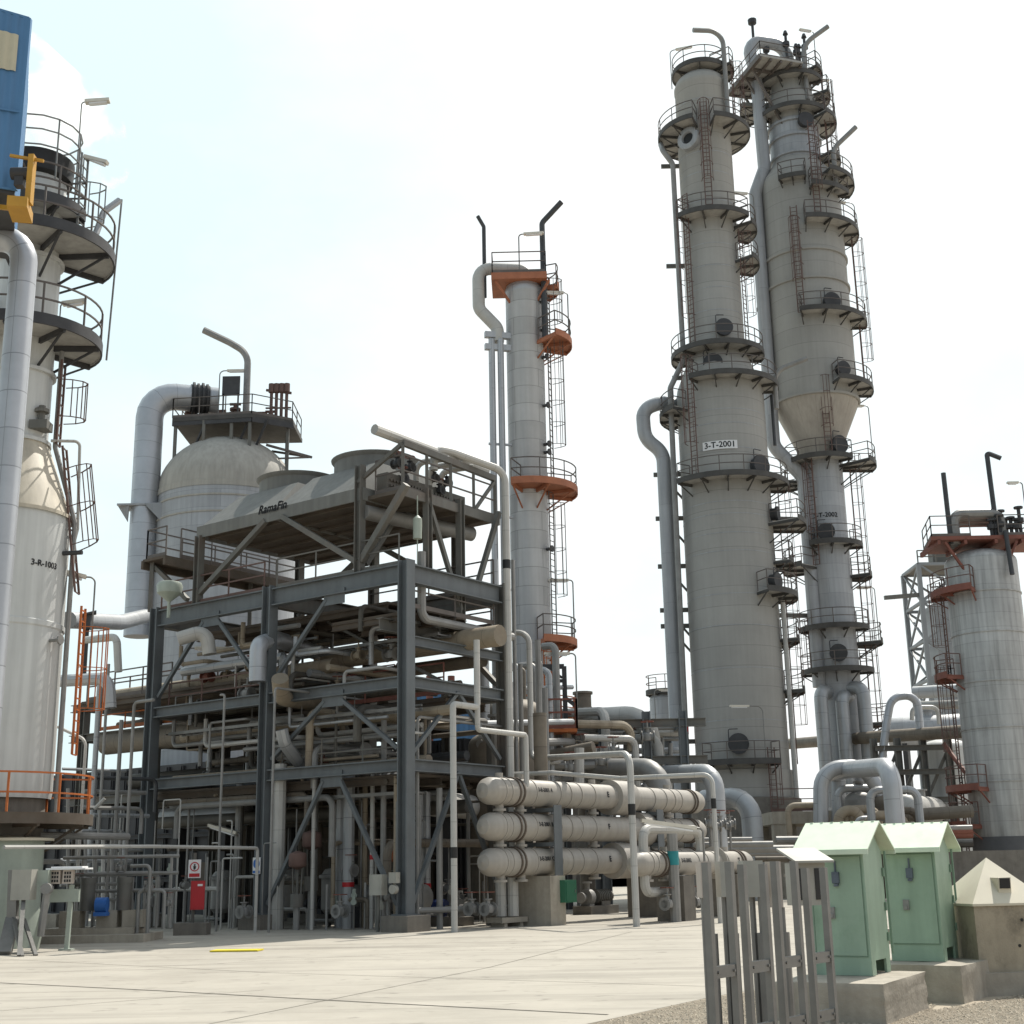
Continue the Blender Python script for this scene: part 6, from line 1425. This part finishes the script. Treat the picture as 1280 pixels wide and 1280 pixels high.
# big dark vessels added deep behind to darken the frame's interior
for u, v, r, h, lab in ((3.2, 8.6, 1.0, 6.0, 'added dark vessel filling the depth behind the right bay'), (5.0, 12.0, 1.3, 7.5, 'added dark vessel filling the depth behind the middle column'), (9.0, 11.0, 1.15, 6.0, 'added dark vessel filling the depth behind the left bay'), (13.2, 10.5, 1.2, 6.8, 'added dark vessel filling the depth behind the left frame column'), (16.5, 9.0, 1.0, 6.0, 'added dark vessel filling the depth behind the orange ladder')):
    c = SP(u, v); t = thing('upright_vessel', c, lab, 'vessel', 'added dark vessels that darken the depth behind the frame')
    b = MB(); b.lathe(c, [(r*.9, 0), (r*.9, .9), (r, .95), (r, h)]+[(r*math.cos(PI/2*k/6), h+r*.5*math.sin(PI/2*k/6)) for k in range(1, 7)], 28); b.build('shell', 'pipe_brown', t)
    b = MB(); b.cyl(c+Z_*(h+r*.4), c+Z_*(h+r*.5+.6), .18, 10); b.cyl(c+Z_*(h+r*.5+.5), c+Z_*(h+r*.5+.6), .3, 12); b.build('nozzle', 'pipe_grey', t)
deckR = thing('pipe_rack', SP(LU+3, LV*1.6), 'dark steel pipe rack behind and left of the frame', 'pipe rack')
for u in (LU+2.8, LU+7.2):
    for v in (LV*.5, LV*1.2, LV*1.9): b = MB(); b.ibeam(SP(u, v, 0), SP(u, v, zL2+1.2), .3, .3, .04, UD); b.build('column', 'steel_grey', deckR)
for zz in (zL3, zL2, zL2+1.2):
    for v in (LV*.5, LV*1.2, LV*1.9): b = MB(); b.ibeam(SP(LU+.3, v, zz-.2), SP(LU+8, v, zz-.2), .25, .3, .03); b.build('beam', 'steel_grey', deckR)
    for u in (LU+2.8, LU+7.2): b = MB(); b.ibeam(SP(u, LV*.5, zz-.22), SP(u, LV*1.9, zz-.22), .25, .3, .03); b.build('beam', 'steel_grey', deckR)
b = MB(); b.box(SP(LU+4.3, LV*1.3, zL2-.02), (7.5, LV*1.2, .1), UD); b.build('deck', 'deck_brown', deckR); b = MB(); b.box(SP(LU+4.3, LV*1.3, zL3-.02), (7.5, LV*1.2, .1), UD); b.build('deck', 'deck_brown', deckR)
railing(deckR, [SP(LU+.6, LV*.7, zL2+1.1), SP(LU+7.5, LV*.7, zL2+1.1)], 'ladder_red'); railing(deckR, [SP(LU+.5, LV*.55, zL2+.05), SP(LU+6.5, LV*.55, zL2+.05)], 'orange')
lamp('lamp at the left shoulder of the frame in front of the insulated duct', SP(LU+2.6, LV*.7, zL2+1.1), 1.9, (1, .2, 0), .5, 1.3)
b = MB(); q = U(212, 738, 45.5); b.lathe(q, [(.02, -.65), (.06, -.4), (.18, -.3), (.42, -.1), (.45, .15), (.40, .26), (.36, .28), (.02, .3)], 20); q2 = U(213, 765, 45.5); b.cyl(Vector((q.x, q.y, q2.z-.2)), q-Z_*.5, .06, 8); tag(b.build('dome_actuator', 'box_green'), 'pale mushroom-shaped valve cap standing on the frame beam end', 'valve cap')
b = MB(); q = U(110, 768, 48); b.box(q, (.6, .5, .08), (1, .3, .3)); b.box(q-Z_*.3, (.3, .3, .5)); b.cyl(q-Z_*.5, Vector((q.x, q.y, q.z-2.5)), .08, 8); tag(b.build('hooded_actuator', 'steel_dark'), 'dark hooded actuator left of the insulated duct foot', 'actuator')
lamp('lamp hanging diagonal in the dark left bay above the floor', SP(UM+2.2, 1.0, 0), 3.0, (-UD*-1).normalized(), .2, 1.3, group=None, tilt=.3)
lamp('thin lamp seen against the sky inside the frame corner', SP(-.2, LV*1.0, zcol(800)-.3), 1.0, (-1, -.3, 0), .3, 1.0)
# blue sheeted building glimpsed behind
q = U(560, 880, 75); t = thing('blue_building', (q.x, q.y, 0), 'blue sheeted building glimpsed between frame corner and slim column', 'building')
zt1 = U(548, 849, 75).z; a0 = U(508, 880, 75); a1 = U(640, 880, 75)
b = MB(); n = 70
corr(b, Vector((a0.x, 75, 0)), X_, a1.x-a0.x, 0, zt1, -Y_, -.8, .35, .05); corr(b, Vector((a0.x, 75, 0)), Y_, 8, 0, zt1, -X_, 0, .35, .05); b.build('wall', 'blue_clad', t)
b = MB(); b.hexa([Vector((a0.x-.2, 74.8, zt1)), Vector((a1.x, 74.8, zt1-.8)), Vector((a1.x, 83, zt1-.8)), Vector((a0.x-.2, 83, zt1)), Vector((a0.x-.2, 74.8, zt1+.15)), Vector((a1.x, 74.8, zt1-.65)), Vector((a1.x, 83, zt1-.65)), Vector((a0.x-.2, 83, zt1+.15))]); b.build('roof', 'steel_dark', t)
for px, lab in ((537, 'left one of two red posts before the blue building'), (564, 'right one of two red posts before the blue building')):
    p = U(px, 845, 73); pipe(lab, [Vector((p.x, p.y, 0)), p], .2, 'red_rust', 'red_post', 'post', group='red posts before the blue building')
# orange railed stair cage at frame right
t = thing('ladder_cage', U(530, 935, 56).xy.to_3d(), 'red railed landing seen through the frame right of the corner column', 'landing')
q = U(530, 952, 56); b = MB(); b.box(q, (1.8, 1.2, .1)); b.build('deck', 'deck_brown', t); railing(t, [q+Vector((-.9, -.6, .05)), q+Vector((.9, -.6, .05)), q+Vector((.9, .6, .05))], 'red_rust', 1.6, .6, t=.09)
b = MB()
for s in (-.8, .8): b.bar(q+X_*s, Vector((q.x+s, q.y, 0)), .12)
b.build('leg', 'steel_grey', t)
# ------------------------------------------------------------------ mid-ground pipe rack right of the slim column
RK = thing('pipe_rack', U(760, 985, 60).xy.to_3d(), 'grey pipe rack between the slim column and the 3-T-2001 column', 'pipe rack')
za, zb2 = U(760, 905, 60).z, U(760, 950, 60).z
xs = [U(p, 985, 60).x for p in (700, 752, 806, 850)]
for i, x in enumerate(xs):
    for yy in (58, 64): b = MB(); b.ibeam(Vector((x, yy, 0)), Vector((x, yy, za+.3)), .35, .35, .05, X_); b.build('column', 'steel_blue', RK)
for zz in (za, zb2):
    for yy in (58, 64): b = MB(); b.ibeam(Vector((xs[0]-2, yy, zz-.2)), Vector((xs[-1]+1, yy, zz-.2)), .25, .35, .03); b.build('beam', 'steel_grey', RK)
    for x in xs: b = MB(); b.ibeam(Vector((x, 58, zz-.2)), Vector((x, 64, zz-.2)), .25, .3, .03); b.build('beam', 'steel_blue', RK)
P_ = lambda lab, seq, r, mt='pipe_white', **k: pipe(lab, [U(*s) for s in seq[:-1]]+([U(*seq[-1])] if len(seq[-1]) == 3 else []), r, mt, **k)
def line(lab, seq, r, mt='pipe_white', down=None, **k):
    pts = [U(*s) for s in seq]
    if down is not None: pts.append(Vector((pts[-1].x, pts[-1].y, along(pts[-1], Z_, py=down).z)))
    return pipe(lab, pts, r, mt, **k)
line('largest cream line bending down at the right of the pipe rack', [(726, 905, 64), (735, 897, 60), (812, 893, 59)], .42, 'pipe_white', 985, bend=1.1)
line('cream line bending down onto the dark rack column', [(690, 892, 62), (756, 889, 57.5)], .2, 'pipe_white', 985, bend=.5)
line('narrow pale line right of the largest cream line, bending down', [(770, 925, 60), (822, 923, 58.5)], .22, 'pipe_white', 990, bend=.5)
line('broad grey line bending down behind the exchangers', [(735, 962, 57), (825, 962, 54)], .46, 'pipe_grey', 1085, bend=1.0)
line('broad grey line right of it, bending down at the exchanger ends', [(830, 968, 58), (893, 966, 55)], .38, 'pipe_alu', 1085, bend=.8)
line('tan sloping line below the orange landing', [(672, 948, 55), (742, 934, 54)], .24, 'pipe_brown', None)
line('white upright post among the rack lines', [(724, 985, 53), (724, 935, 53)], .2, 'pipe_white', None)
line('white line under the rack running left', [(690, 932, 58), (742, 938, 56)], .2, 'pipe_white')
for k, (y, r, mt) in enumerate(((912, .1, 'pipe_grey'), (918, .16, 'pipe_white'), (926, .08, 'pipe_grey'), (940, .14, 'pipe_alu'), (953, .12, 'pipe_white'), (968, .18, 'pipe_grey'), (978, .1, 'pipe_white'), (1000, .2, 'pipe_grey'), (1030, .2, 'pipe_brown'), (1055, .25, 'pipe_grey'))):
    line('level line crossing the pipe rack behind the exchangers', [(690-3*k, y, 60+.45*k), (845+3*k, y-2, 60+.45*k)], r, mt, group='level lines crossing the pipe rack')
for k, px in enumerate((712, 735, 768, 782, 828, 838)):
    line('thin upright line in the pipe rack behind the exchangers', [(px, 1090, 59+.3*k), (px, 915+7*(k % 3), 59+.3*k)], .08+.03*(k % 2), 'pipe_grey', 'riser' if False else None, group='thin upright lines in the pipe rack', name='riser')
q = U(729, 890, 66); b = MB(); z0 = U(729, 884, 66).z; b.cyl(Vector((q.x, 66, 0)), Vector((q.x, 66, z0)), .45, 14); b.cyl(Vector((q.x, 66, z0)), Vector((q.x, 66, U(729, 866, 66).z)), .42, 14); b.cyl(Vector((q.x, 66, U(729, 868, 66).z)), Vector((q.x, 66, U(729, 865, 66).z)), .5, 14); tag(b.build('stack', 'pipe_brown'), 'short brown stack rising beside the cream rack lines', 'stack')
# dark portal frame and lamp by the orange landing
t = thing('davit_frame', U(705, 920, 58).xy.to_3d(), 'dark square hoist frame over the orange landing', 'hoist frame')
b = MB(); p = U(707, 900, 58); top = Vector((p.x, p.y, along(p, Z_, py=833).z)); b.bar(Vector((p.x, p.y, 0)), top, .2); b.bar(top, along(top, X_, px=678), .16, .2); b.bar(top-X_*.1-Z_*.5, top-X_*.7, .1); q = Vector((p.x, p.y, along(p, Z_, py=851).z)); b.bar(q, q-X_*.75, .14); b.bar(q-X_*.75, Vector((p.x-.75, p.y, along(p, Z_, py=900).z)), .12); b.bar(Vector((p.x, p.y, along(p, Z_, py=872).z)), U(722, 884, 58), .16); b.build('frame', 'steel_dark', t)
b = MB(); q = U(689, 868, 58); b.lathe(q, [(.12, -.05), (.42, -.05), (.42, .05), (.12, .05)], 18, Vector((.9, .4, 0))); b.build('hand_reel', 'black', t)
lamp('lamp right of the slim column over the dark hoist frame', U(722, 905, 57), 3.0, (-1, -.1, 0), .35, 1.0)
# small vessel with dark ladder left of 3-T-2001 foot
q = U(836, 950, 90); q.z = 0; t = thing('small_column', q, 'small pale column peeping out left of the 3-T-2001 column foot', 'column'); zz = along(q, Z_, py=874).z
b = MB(); b.lathe(q, [(1.1, 0), (1.1, zz)]+dome(1.1, .5, 5, zz), 24); b.build('shell', 'tower_light', t); plat(t, q, along(q, Z_, py=866).z, .6, 1.3, -120, 60, rail='ladder_red')
lamp('lamp left of the 3-T-2001 column foot', U(820, 910, 85), 2.4, (1, 0, 0), .4, .9)
line('large silver line elbowing down beside the 3-T-2001 column foot', [(880, 1000, 68), (938, 996, 66)], .50, 'pipe_alu', 1140, bend=1.1)
# ------------------------------------------------------------------ right background between columns and tank
line('silver line humping over left of the green cabinet roofs', [(1026, 1040, 66), (1026, 960, 66), (1078, 958, 66), (1098, 985, 66)], .36, 'clad_alu', None, bend=1.1)
line('largest silver elbow standing over the green cabinet roofs', [(1040, 966, 68), (1060, 962, 66), (1113, 958, 60)], .42, 'clad_alu', 1060, bend=1.0)
line('short upright silver pipe between the hooked pipes and the elbow', [(1048, 965, 68), (1048, 1045, 68)], .35, 'pipe_alu')
drum('pale vessel end beside the silver elbow above the second cabinet', U(1128, 1012, 68), U(1175, 1014, 78), .75, 'pipe_white', name='horizontal_drum')
drum('horizontal pale drum behind the lattice tower foot', U(1108, 918, 88), U(1215, 912, 86), 1.05, 'tower_light')
line('tan level pipe bridge between tallest column and right tank', [(985, 930, 92), (1098, 921, 80), (1210, 914, 72)], .36, 'pipe_brown')
line('silver inverted loop left of the lattice tower', [(1098, 985, 76), (1108, 905, 76), (1114, 872, 76), (1146, 868, 76)], .22, 'pipe_silver', 915, bend=.8)
line('second pale line looping toward the lattice tower', [(1140, 900, 82), (1140, 884, 82), (1172, 884, 82)], .13, 'pipe_white', 905, bend=.4)
line('grey large line level in front of the lattice tower, upper', [(1142, 866, 90), (1210, 862, 88)], .42, 'pipe_alu')
line('grey large line level in front of the lattice tower, second', [(1150, 882, 92), (1212, 880, 88)], .3, 'pipe_grey')
line('tan level line above the second green cabinet', [(1120, 1020, 66), (1215, 1014, 66)], .3, 'pipe_brown')
line('red sloping stair string left of the right tank', [(1180, 930, 74), (1206, 965, 72)], .12, 'red_rust', name='stair_string', cat='stair')
q = U(1185, 980, 78); q.z = 0; t = thing('pale_tank', q, 'pale upright tank partly behind the right column', 'tank'); zz = along(q, Z_, py=935).z; b = MB(); b.lathe(q, [(1.4, 0), (1.4, zz)]+dome(1.4, .5, 5, zz), 28); b.build('shell', 'white_paint', t)
RK2 = thing('pipe_rack', U(1130, 1040, 74).xy.to_3d(), 'grey steel rack with crossed bracing left of the right column', 'pipe rack')
xs = [U(p, 1000, 76).x for p in (1098, 1128, 1160, 1192)]; zt2 = U(1150, 922, 76).z
for x in xs:
    b = MB(); b.ibeam(Vector((x, 76, 0)), Vector((x, 76, zt2)), .35, .35, .05, X_); b.build('column', 'steel_grey', RK2)
for y in (935, 965, 1000, 1035):
    zz = U(1150, y, 76).z; b = MB(); b.ibeam(Vector((xs[0], 75.8, zz)), Vector((xs[-1], 75.8, zz)), .25, .3, .03); b.build('beam', 'steel_grey', RK2)
for i in range(3):
    b = MB(); z1, z3 = U(1150, 1000, 76).z, U(1150, 938, 76).z; b.bar(Vector((xs[i], 76.2, z1)), Vector((xs[i+1], 76.2, z3)), .16); b.build('brace', 'steel_grey', RK2)
railing(RK2, [Vector((xs[0], 75.6, U(1150, 1035, 76).z)), Vector((xs[-1], 75.6, U(1150, 1035, 76).z))], 'red_rust')
# low wall and plant between column foot and cabinets
q = U(1000, 1060, 66); t = thing('concrete_table', (q.x, q.y, 0), 'brown concrete table structure at the foot of the tallest column', 'concrete structure')
x0, x1 = U(968, 1060, 68).x, U(1062, 1060, 68).x; zt3 = U(1000, 1014, 68).z
b = MB(); b.box(Vector(((x0+x1)/2, 71, zt3-.3)), (x1-x0, 6, .6)); b.build('slab', 'concrete', t)
b = MB()
for x in (x0+.4, x1-.4):
    for yy in (68.4, 73.6): b.box(Vector((x, yy, (zt3-.6)/2)), (.7, .7, zt3-.6))
b.box(Vector((x0+1.1, 71, (zt3-.6)/2)), (.5, 4, zt3-.6)); b.build('column', 'concrete', t); railing(t, [Vector((x0, 68.1, zt3)), Vector((x1-1, 68.1, zt3))], 'ladder_red')
b = MB(); q = U(1205, 1064, 62); b.box(Vector((q.x, q.y, q.z/2)), (5, 3, q.z)); t = tag(b.build('low_plant_room', 'concrete_dark'), 'low dark plant building behind the second green cabinet', 'building')
rs = random.Random(8)
for k in range(6):
    px = 1150+k*14; line('low level line behind the cabinets at the right', [(1125, 1036+4*k, 58+k), (1215, 1034+4*k, 58+k)], .1+.05*(k % 3), rs.choice(('pipe_grey', 'red_rust', 'pipe_brown')), group='low level lines behind the cabinets')
for k in range(9):
    x = 880+k*26; line('low level line behind the ladders at the column feet', [(x-40, 1050+6*(k % 5), 60+k), (x+60, 1049+6*(k % 5), 60+k)], .1+.04*(k % 3), rs.choice(('pipe_grey', 'pipe_alu', 'pipe_brown')), group='low level lines at the column feet')
# far skyline of the plant
for px, y, w_, Y, lab, mt in ((1010, 1058, 8, 130, 'far grey plant block behind the tallest column', 'concrete_dark'), (860, 1040, 14, 120, 'far brown plant block behind the 3-T-2001 column', 'concrete_dark'), (700, 1030, 16, 120, 'far plant block behind the rack', 'concrete_dark'), (420, 1020, 24, 110, 'far plant block behind the steel frame', 'concrete_dark'), (150, 1010, 18, 100, 'far plant block left behind the frame', 'concrete_dark'), (1130, 1040, 10, 125, 'far plant block between the columns and the right tank', 'concrete_dark')):
    q = U(px, y, Y); t = thing('plant_building', (q.x, Y+4, 0), lab, 'building', 'far plant blocks')
    b = MB(); b.box(Vector((q.x, Y+4, q.z/2)), (w_, 8, q.z)); b.build('wall', mt, t)
    b = MB()
    for i in range(int(w_/2)): b.box(Vector((q.x-w_/2+1+2*i, Y-.02, q.z*.6)), (1.1, .1, 1.0))
    b.build('window', 'window_dark', t); b = MB(); b.box(Vector((q.x, Y+4, q.z+.15)), (w_+.4, 8.4, .25)); b.build('roof', 'steel_grey', t)
# ------------------------------------------------------------------ left foreground equipment
t = thing('bracket_stand', UZ(20, 1195, 0), 'grey bent stand carrying a pale control cabinet at the left edge', 'control cabinet')
a = U(17, 1125, 30.5); a.z = 0
pf = UZ(6, 1193, 0)
b = MB()
c0 = U(30, 1107, 33); 
cz0, cz1 = U(30, 1125, 33).z, U(30, 1087, 33).z
b.bar(UZ(5, 1194, 0), Vector((U(17, 1130, 33).x, 33, U(17, 1150, 33).z)), .3, .2); b.bar(Vector((U(17, 1130, 33).x, 33, U(17, 1150, 33).z)), Vector((U(17, 1100, 33).x, 33, cz1)), .22, .2)
b.bar(UZ(28, 1196, 0), Vector((U(16, 1146, 33).x, 33, U(16, 1146, 33).z)), .08); b.bar(UZ(45, 1195, 0), Vector((U(30, 1150, 33).x, 33, U(30, 1150, 33).z)), .08)
b.bar(UZ(24, 1196, 0), Vector((U(29, 1130, 33).x, 33, cz0)), .1); b.build('frame', 'galv', t)
b = MB(); b.box(Vector((c0.x, 33, (cz0+cz1)/2)), (U(43, 1107, 33).x-U(17, 1107, 33).x, .3, cz1-cz0), (1, -.15, 0)); cb_ = b.build('case', 'box_grey', t)
q = U(52, 1097, 33.2); b = MB(); b.box(q, (.38, .22, .34)); b.build('side_box', 'box_green', t); b = MB(); g_ = U(59, 1111, 33); b.cyl(g_-Y_*.1, g_+Y_*.08, .13, 14); b.cyl(Vector((g_.x-.1, 33.05, U(52, 1170, 33.2).z)), g_, .09, 8); b.build('gauge', 'pipe_grey', t)
tk = U(5, 1150, 35.2); tk.z = 0; t = thing('olive_tank', tk, 'olive grey flat-roofed tank at the left edge behind the control cabinet', 'tank')
zr_ = along(tk, Z_, py=1052).z
b = MB(); b.lathe(tk, [(.85, 0), (.85, zr_)], 32); b.build('shell', 'box_green', t); b = MB(); b.lathe(tk, [(1.08, zr_-.0), (1.08, zr_+.07), (.01, zr_+.18)], 32); b.build('roof', 'roof_sheet', t)
# sheltered switch station
sw = U(82, 1165, 33.5); sw.z = 0; t = thing('switch_station', sw, 'small switch station with a rounded white canopy and two button panels', 'switch station')
zt4, zt5 = along(sw, Z_, py=1086).z, along(sw, Z_, py=1106).z
b = MB(); b.box(sw+Vector((-.0, 0, zt4)), (.95, .6, .04)); b.box(sw+Vector((0, 0, zt4+.03)), (.75, .45, .05)); b.build('canopy', 'letter_white', t)
b = MB()
for dx in (-.28, .02): b.box(sw+Vector((dx, -.1, (zt4+zt5)/2)), (.24, .16, (zt4-zt5)*.85))
b.build('switch_box', 'box_pinkish', t)
b = MB()
for dx in (-.28, .02):
    for i in range(3):
        for j in range(3): b.box(sw+Vector((dx-.06+.06*i, -.185, (zt4+zt5)/2-.09+.09*j)), (.04, .01, .06))
b.build('button', 'letter_black', t)
b = MB(); b.box(sw+Vector((-.15, .0, zt5-.25)), (.85, .12, .3)); b.bar(sw+Vector((.05, 0, 0)), sw+Vector((.08, 0, zt5)), .1); b.bar(sw+Vector((-.75, .1, 0)), sw+Vector((-.5, 0, zt5-.3)), .14); b.box(sw+Z_*.02+X_*.05, (.3, .3, .04)); b.build('stand', 'box_green', t)
# dosing skid
sk = U(130, 1150, 37.5); sk.z = 0; t = thing('dosing_skid', sk, 'stepped pale plinth with pots and pumps left of the left frame column', 'skid')
b = MB(); b.box(sk+Vector((-.2, .2, .1)), (3.0, 2.0, .2)); b.box(sk+Vector((-.35, .5, .28)), (2.4, 1.4, .16)); b.build('plinth', 'concrete', t)
for dx in (-.95, .05, .75): MB().box(sk+Vector((dx, .3, .58)), (.55, .5, .44)).build('pedestal', 'concrete', t)
for dx in (-.55, .45): b = MB(); b.cyl(sk+Vector((dx, .2, .8)), sk+Vector((dx, .2, 1.5)), .2, 14); b.cyl(sk+Vector((dx, .2, 1.5)), sk+Vector((dx, .2, 1.66)), .22, 14); b.build('pot', 'steel_grey', t)
b = MB(); b.cyl(sk+Vector((-.2, -.1, .95)), sk+Vector((.1, -.1, .95)), .2, 14); b.box(sk+Vector((-.05, -.1, .72)), (.35, .3, .1)); b.build('motor', 'sign_blue', t)
b = MB(); rs = random.Random(13)
for k in range(9):
    x = -1.2+.35*k; b.cyl(sk+Vector((x, .6, .3)), sk+Vector((x, .6, 1.6+rs.uniform(-.2, .9))), .04, 7)
for zz in (1.3, 1.75, 2.2): b.cyl(sk+Vector((-1.4, .6, zz)), sk+Vector((1.8, .6, zz)), .05, 7)
b.tube([sk+Vector((1.2, -.1, 0)), sk+Vector((1.2, -.1, 1.95)), sk+Vector((.6, .2, 1.95))], .05, 8, bend=.15)
b.tube([sk+Vector((.9, .0, 0)), sk+Vector((.9, .0, 1.3)), sk+Vector((1.6, .0, 1.3)), sk+Vector((1.6, 0, .3))], .05, 8, bend=.12); b.build('small_piping', 'pipe_grey', t)
for k, (dx, dy, zz) in enumerate(((1.15, .0, 1.35), (1.65, .2, .95), (-.9, .5, 1.5), (.2, .6, 1.9))):
    valve('small red-wheeled valve on the piping left of the left frame column', sk+Vector((dx, dy, zz)), .07, X_, True, 'small valves left of the frame')
b = MB(); q = UZ(60, 1162, 0); b.box(q+Z_*.25, (.7, .6, .5)); tag(b.build('concrete_block', 'concrete'), 'small sunlit concrete block under the left switch station', 'concrete block')
line('level dark pipe below the orange platform at left', [(0, 1043, 35), (160, 1046, 39)], .1, 'pipe_grey'); line('level pale pipe below it at left', [(40, 1059, 35), (150, 1058, 38)], .06, 'pipe_white'); line('pipe stub with elbow beside the olive tank', [(40, 1077, 36), (80, 1077, 37)], .07, 'pipe_grey', 1100, bend=.2)
for k in range(7):
    px = 85+11*k; line('thin upright line in the tangle left of the frame', [(px, 1150, 40.5+.5*k), (px, 1035+rs.uniform(-60, 20), 40.5+.5*k)], rs.uniform(.03, .07), rs.choice(('pipe_grey', 'pipe_white', 'pipe_alu')), group='thin upright lines left of the frame', name='riser')
line('white sloping strut pipe in the tangle below the orange ladder', [(118, 1011, 43), (131, 998, 43)], .06, 'pipe_white')
SC.render.engine = 'CYCLES'
# ------------------------------------------------------------------ more of the busy mid-ground behind the exchangers
rs = random.Random(55)
for k in range(14):
    y = 900+rs.uniform(0, 120); Y = 54+rs.uniform(0, 9); x0 = rs.uniform(655, 730); x1 = x0+rs.uniform(40, 110); r = rs.uniform(.07, .2)
    a, c = U(x0, y, Y), U(min(x1, 835), y-2, Y+1); c.z = a.z; pts = [a, c]
    if k % 2: pts.append(Vector((c.x, c.y, max(.3, c.z-rs.uniform(1, 3)))))
    if k % 3 == 0: pts.insert(0, Vector((a.x, a.y, max(.3, a.z-rs.uniform(1, 4)))))
    pipe('pale elbowed line in the busy rack behind the exchangers', pts, r, rs.choice(('pipe_white', 'pipe_alu', 'pipe_grey', 'pipe_tan')), group='pale elbowed lines in the busy rack', bend=r*2.6)
for k in range(12):
    px = 648+rs.uniform(0, 185); y = rs.uniform(905, 985); p = U(px, y, 53+rs.uniform(0, 8)); valve('small valve among the rack lines behind the exchangers', p, rs.uniform(.12, .18), X_, True, 'small valves in the busy rack', 'pipe_grey')
t = thing('orange_landing', U(690, 915, 56).xy.to_3d(), 'orange railed landing at the foot of the slim column', 'landing')
q = U(692, 915, 56); b = MB(); b.box(q, (1.9, 1.4, .14)); b.build('deck', 'orange', t)
railing(t, [q+Vector((-.95, .7, .07)), q+Vector((-.95, -.7, .07)), q+Vector((.95, -.7, .07)), q+Vector((.95, .7, .07))], 'red_rust', 1.2, .5, t=.07)
for s in (-.85, .85): MB().bar(q+Vector((s, .5, 0)), Vector((q.x+s, q.y+.5, 0)), .14).build('leg', 'steel_grey', t)
caged(t, Vector((q.x-1.1, q.y-.3, max(.2, q.z-3.6))), q+Vector((-1.1, -.3, 1.4)), (0, -1, 0), 'orange', False)
# plant at the foot of the two tall columns
for k in range(9):
    px = 975+rs.uniform(0, 150); y = 985+rs.uniform(0, 40); Y = 63+rs.uniform(0, 4); a = U(px, y, Y); c = a+Vector((rs.uniform(1, 3), 0, 0)); r = rs.uniform(.1, .25)
    pipe('grey line in the crowd at the foot of the tallest column', [Vector((a.x, a.y, max(.3, a.z-1.8))), a, c, Vector((c.x, c.y, max(.3, c.z-1.5)))], r, rs.choice(('pipe_alu', 'pipe_grey', 'pipe_brown', 'pipe_tan')), group='grey lines at the foot of the tallest column', bend=r*2.5)
for px, y, lab in ((1075, 1000, 'squat grey vessel between the silver pipe humps'), (1105, 1005, 'brown vessel right of the silver pipe humps')):
    q = U(px, y, 67); c = Vector((q.x, q.y, 0)); t = thing('upright_vessel', c, lab, 'vessel'); b = MB(); b.lathe(c, [(.75, 0), (.75, q.z)]+dome(.75, .45, 6, q.z), 24); b.build('shell', 'pipe_grey' if px < 1090 else 'pipe_brown', t); b = MB(); b.cyl(c+Z_*(q.z+.4), c+Z_*(q.z+.9), .16, 10); b.cyl(c+Z_*(q.z+.8), c+Z_*(q.z+.9), .28, 12); b.build('nozzle', 'pipe_grey', t)
for k in range(5):
    p = U(888+6*k, 1030+3*(k % 2), 52+k); valve('red-wheeled valve cluster member before the 3-T-2001 column foot', p, .13, X_, True, 'red-wheeled valves before the 3-T-2001 column foot'); pipe('thin upright stub under the red-wheeled valves', [Vector((p.x, p.y, 0)), p-Z_*.1], .05, 'pipe_grey', 'standpipe', group='thin stubs under the red-wheeled valves')
# ------------------------------------------------------------------ instrument clutter at ground level in and beside the frame
rs = random.Random(101)
for k in range(44):
    px = rs.uniform(88, 640); Y = 39.6+abs(px-508)*(.016 if px < 508 else .05)+rs.uniform(.4, 3.2); y0 = rs.uniform(985, 1110)
    p = U(px, y0, Y); g = Vector((p.x, p.y, 0)); h = p.z
    pts = [g, p]
    if k % 2: pts.append(p+UD*rs.uniform(-.9, .9))
    if k % 4 == 1: pts.append(pts[-1]-Z_*rs.uniform(.3, 1.0))
    pipe('thin pale instrument tubing among the ground equipment of the frame', pts, rs.uniform(.018, .04), rs.choice(('pipe_white', 'pipe_grey', 'galv')), 'instrument_tube', 'tubing', group='thin instrument tubing at ground level', bend=.08)
for k in range(12):
    px = rs.uniform(95, 620); Y = 40+abs(px-508)*(.016 if px < 508 else .05)+rs.uniform(.3, 2); p = U(px, rs.uniform(1085, 1135), Y); c = Vector((p.x, p.y, max(.5, p.z)))
    t = thing('instrument_stand', (c.x, c.y, 0), 'small transmitter on a thin stand among the ground equipment', 'instrument', 'transmitters on thin stands')
    b = MB(); b.cyl(c-Y_*.08, c+Y_*.08, .09, 12); b.box(c+Z_*.13, (.1, .1, .12)); b.build('transmitter', 'box_grey' if k % 2 else 'box_green', t); MB().cyl(Vector((c.x, c.y, 0)), c-Z_*.08, .025, 6).build('stand', 'galv', t)
for k in range(12):
    px = rs.uniform(100, 640); Y = 40.2+abs(px-508)*(.016 if px < 508 else .05)+rs.uniform(.3, 2.5); p = U(px, rs.uniform(1080, 1140), Y); p.z = max(.45, p.z); valve('small valve low among the ground equipment of the frame', p, rs.uniform(.07, .12), UD, k % 3 != 0, 'small valves at ground level', 'pipe_grey'); pipe('short stub carrying a small ground level valve', [Vector((p.x, p.y, 0)), p], .04, 'pipe_grey', 'standpipe', group='short stubs under the small valves')
for k in range(10):
    px0 = rs.uniform(95, 560); Y = 40.5+abs(px0-508)*(.016 if px0 < 508 else .05)+rs.uniform(.5, 2); a = U(px0, rs.uniform(1095, 1148), Y); a.z = max(.25, a.z); c = a+UD*rs.uniform(-2.5, 2.5); r = rs.uniform(.05, .1)
    pipe('low level line at ankle height under the frame', [a, c, Vector((c.x, c.y, 0))], r, rs.choice(('pipe_grey', 'pipe_white', 'pipe_brown')), group='low lines at ankle height under the frame', bend=.15)
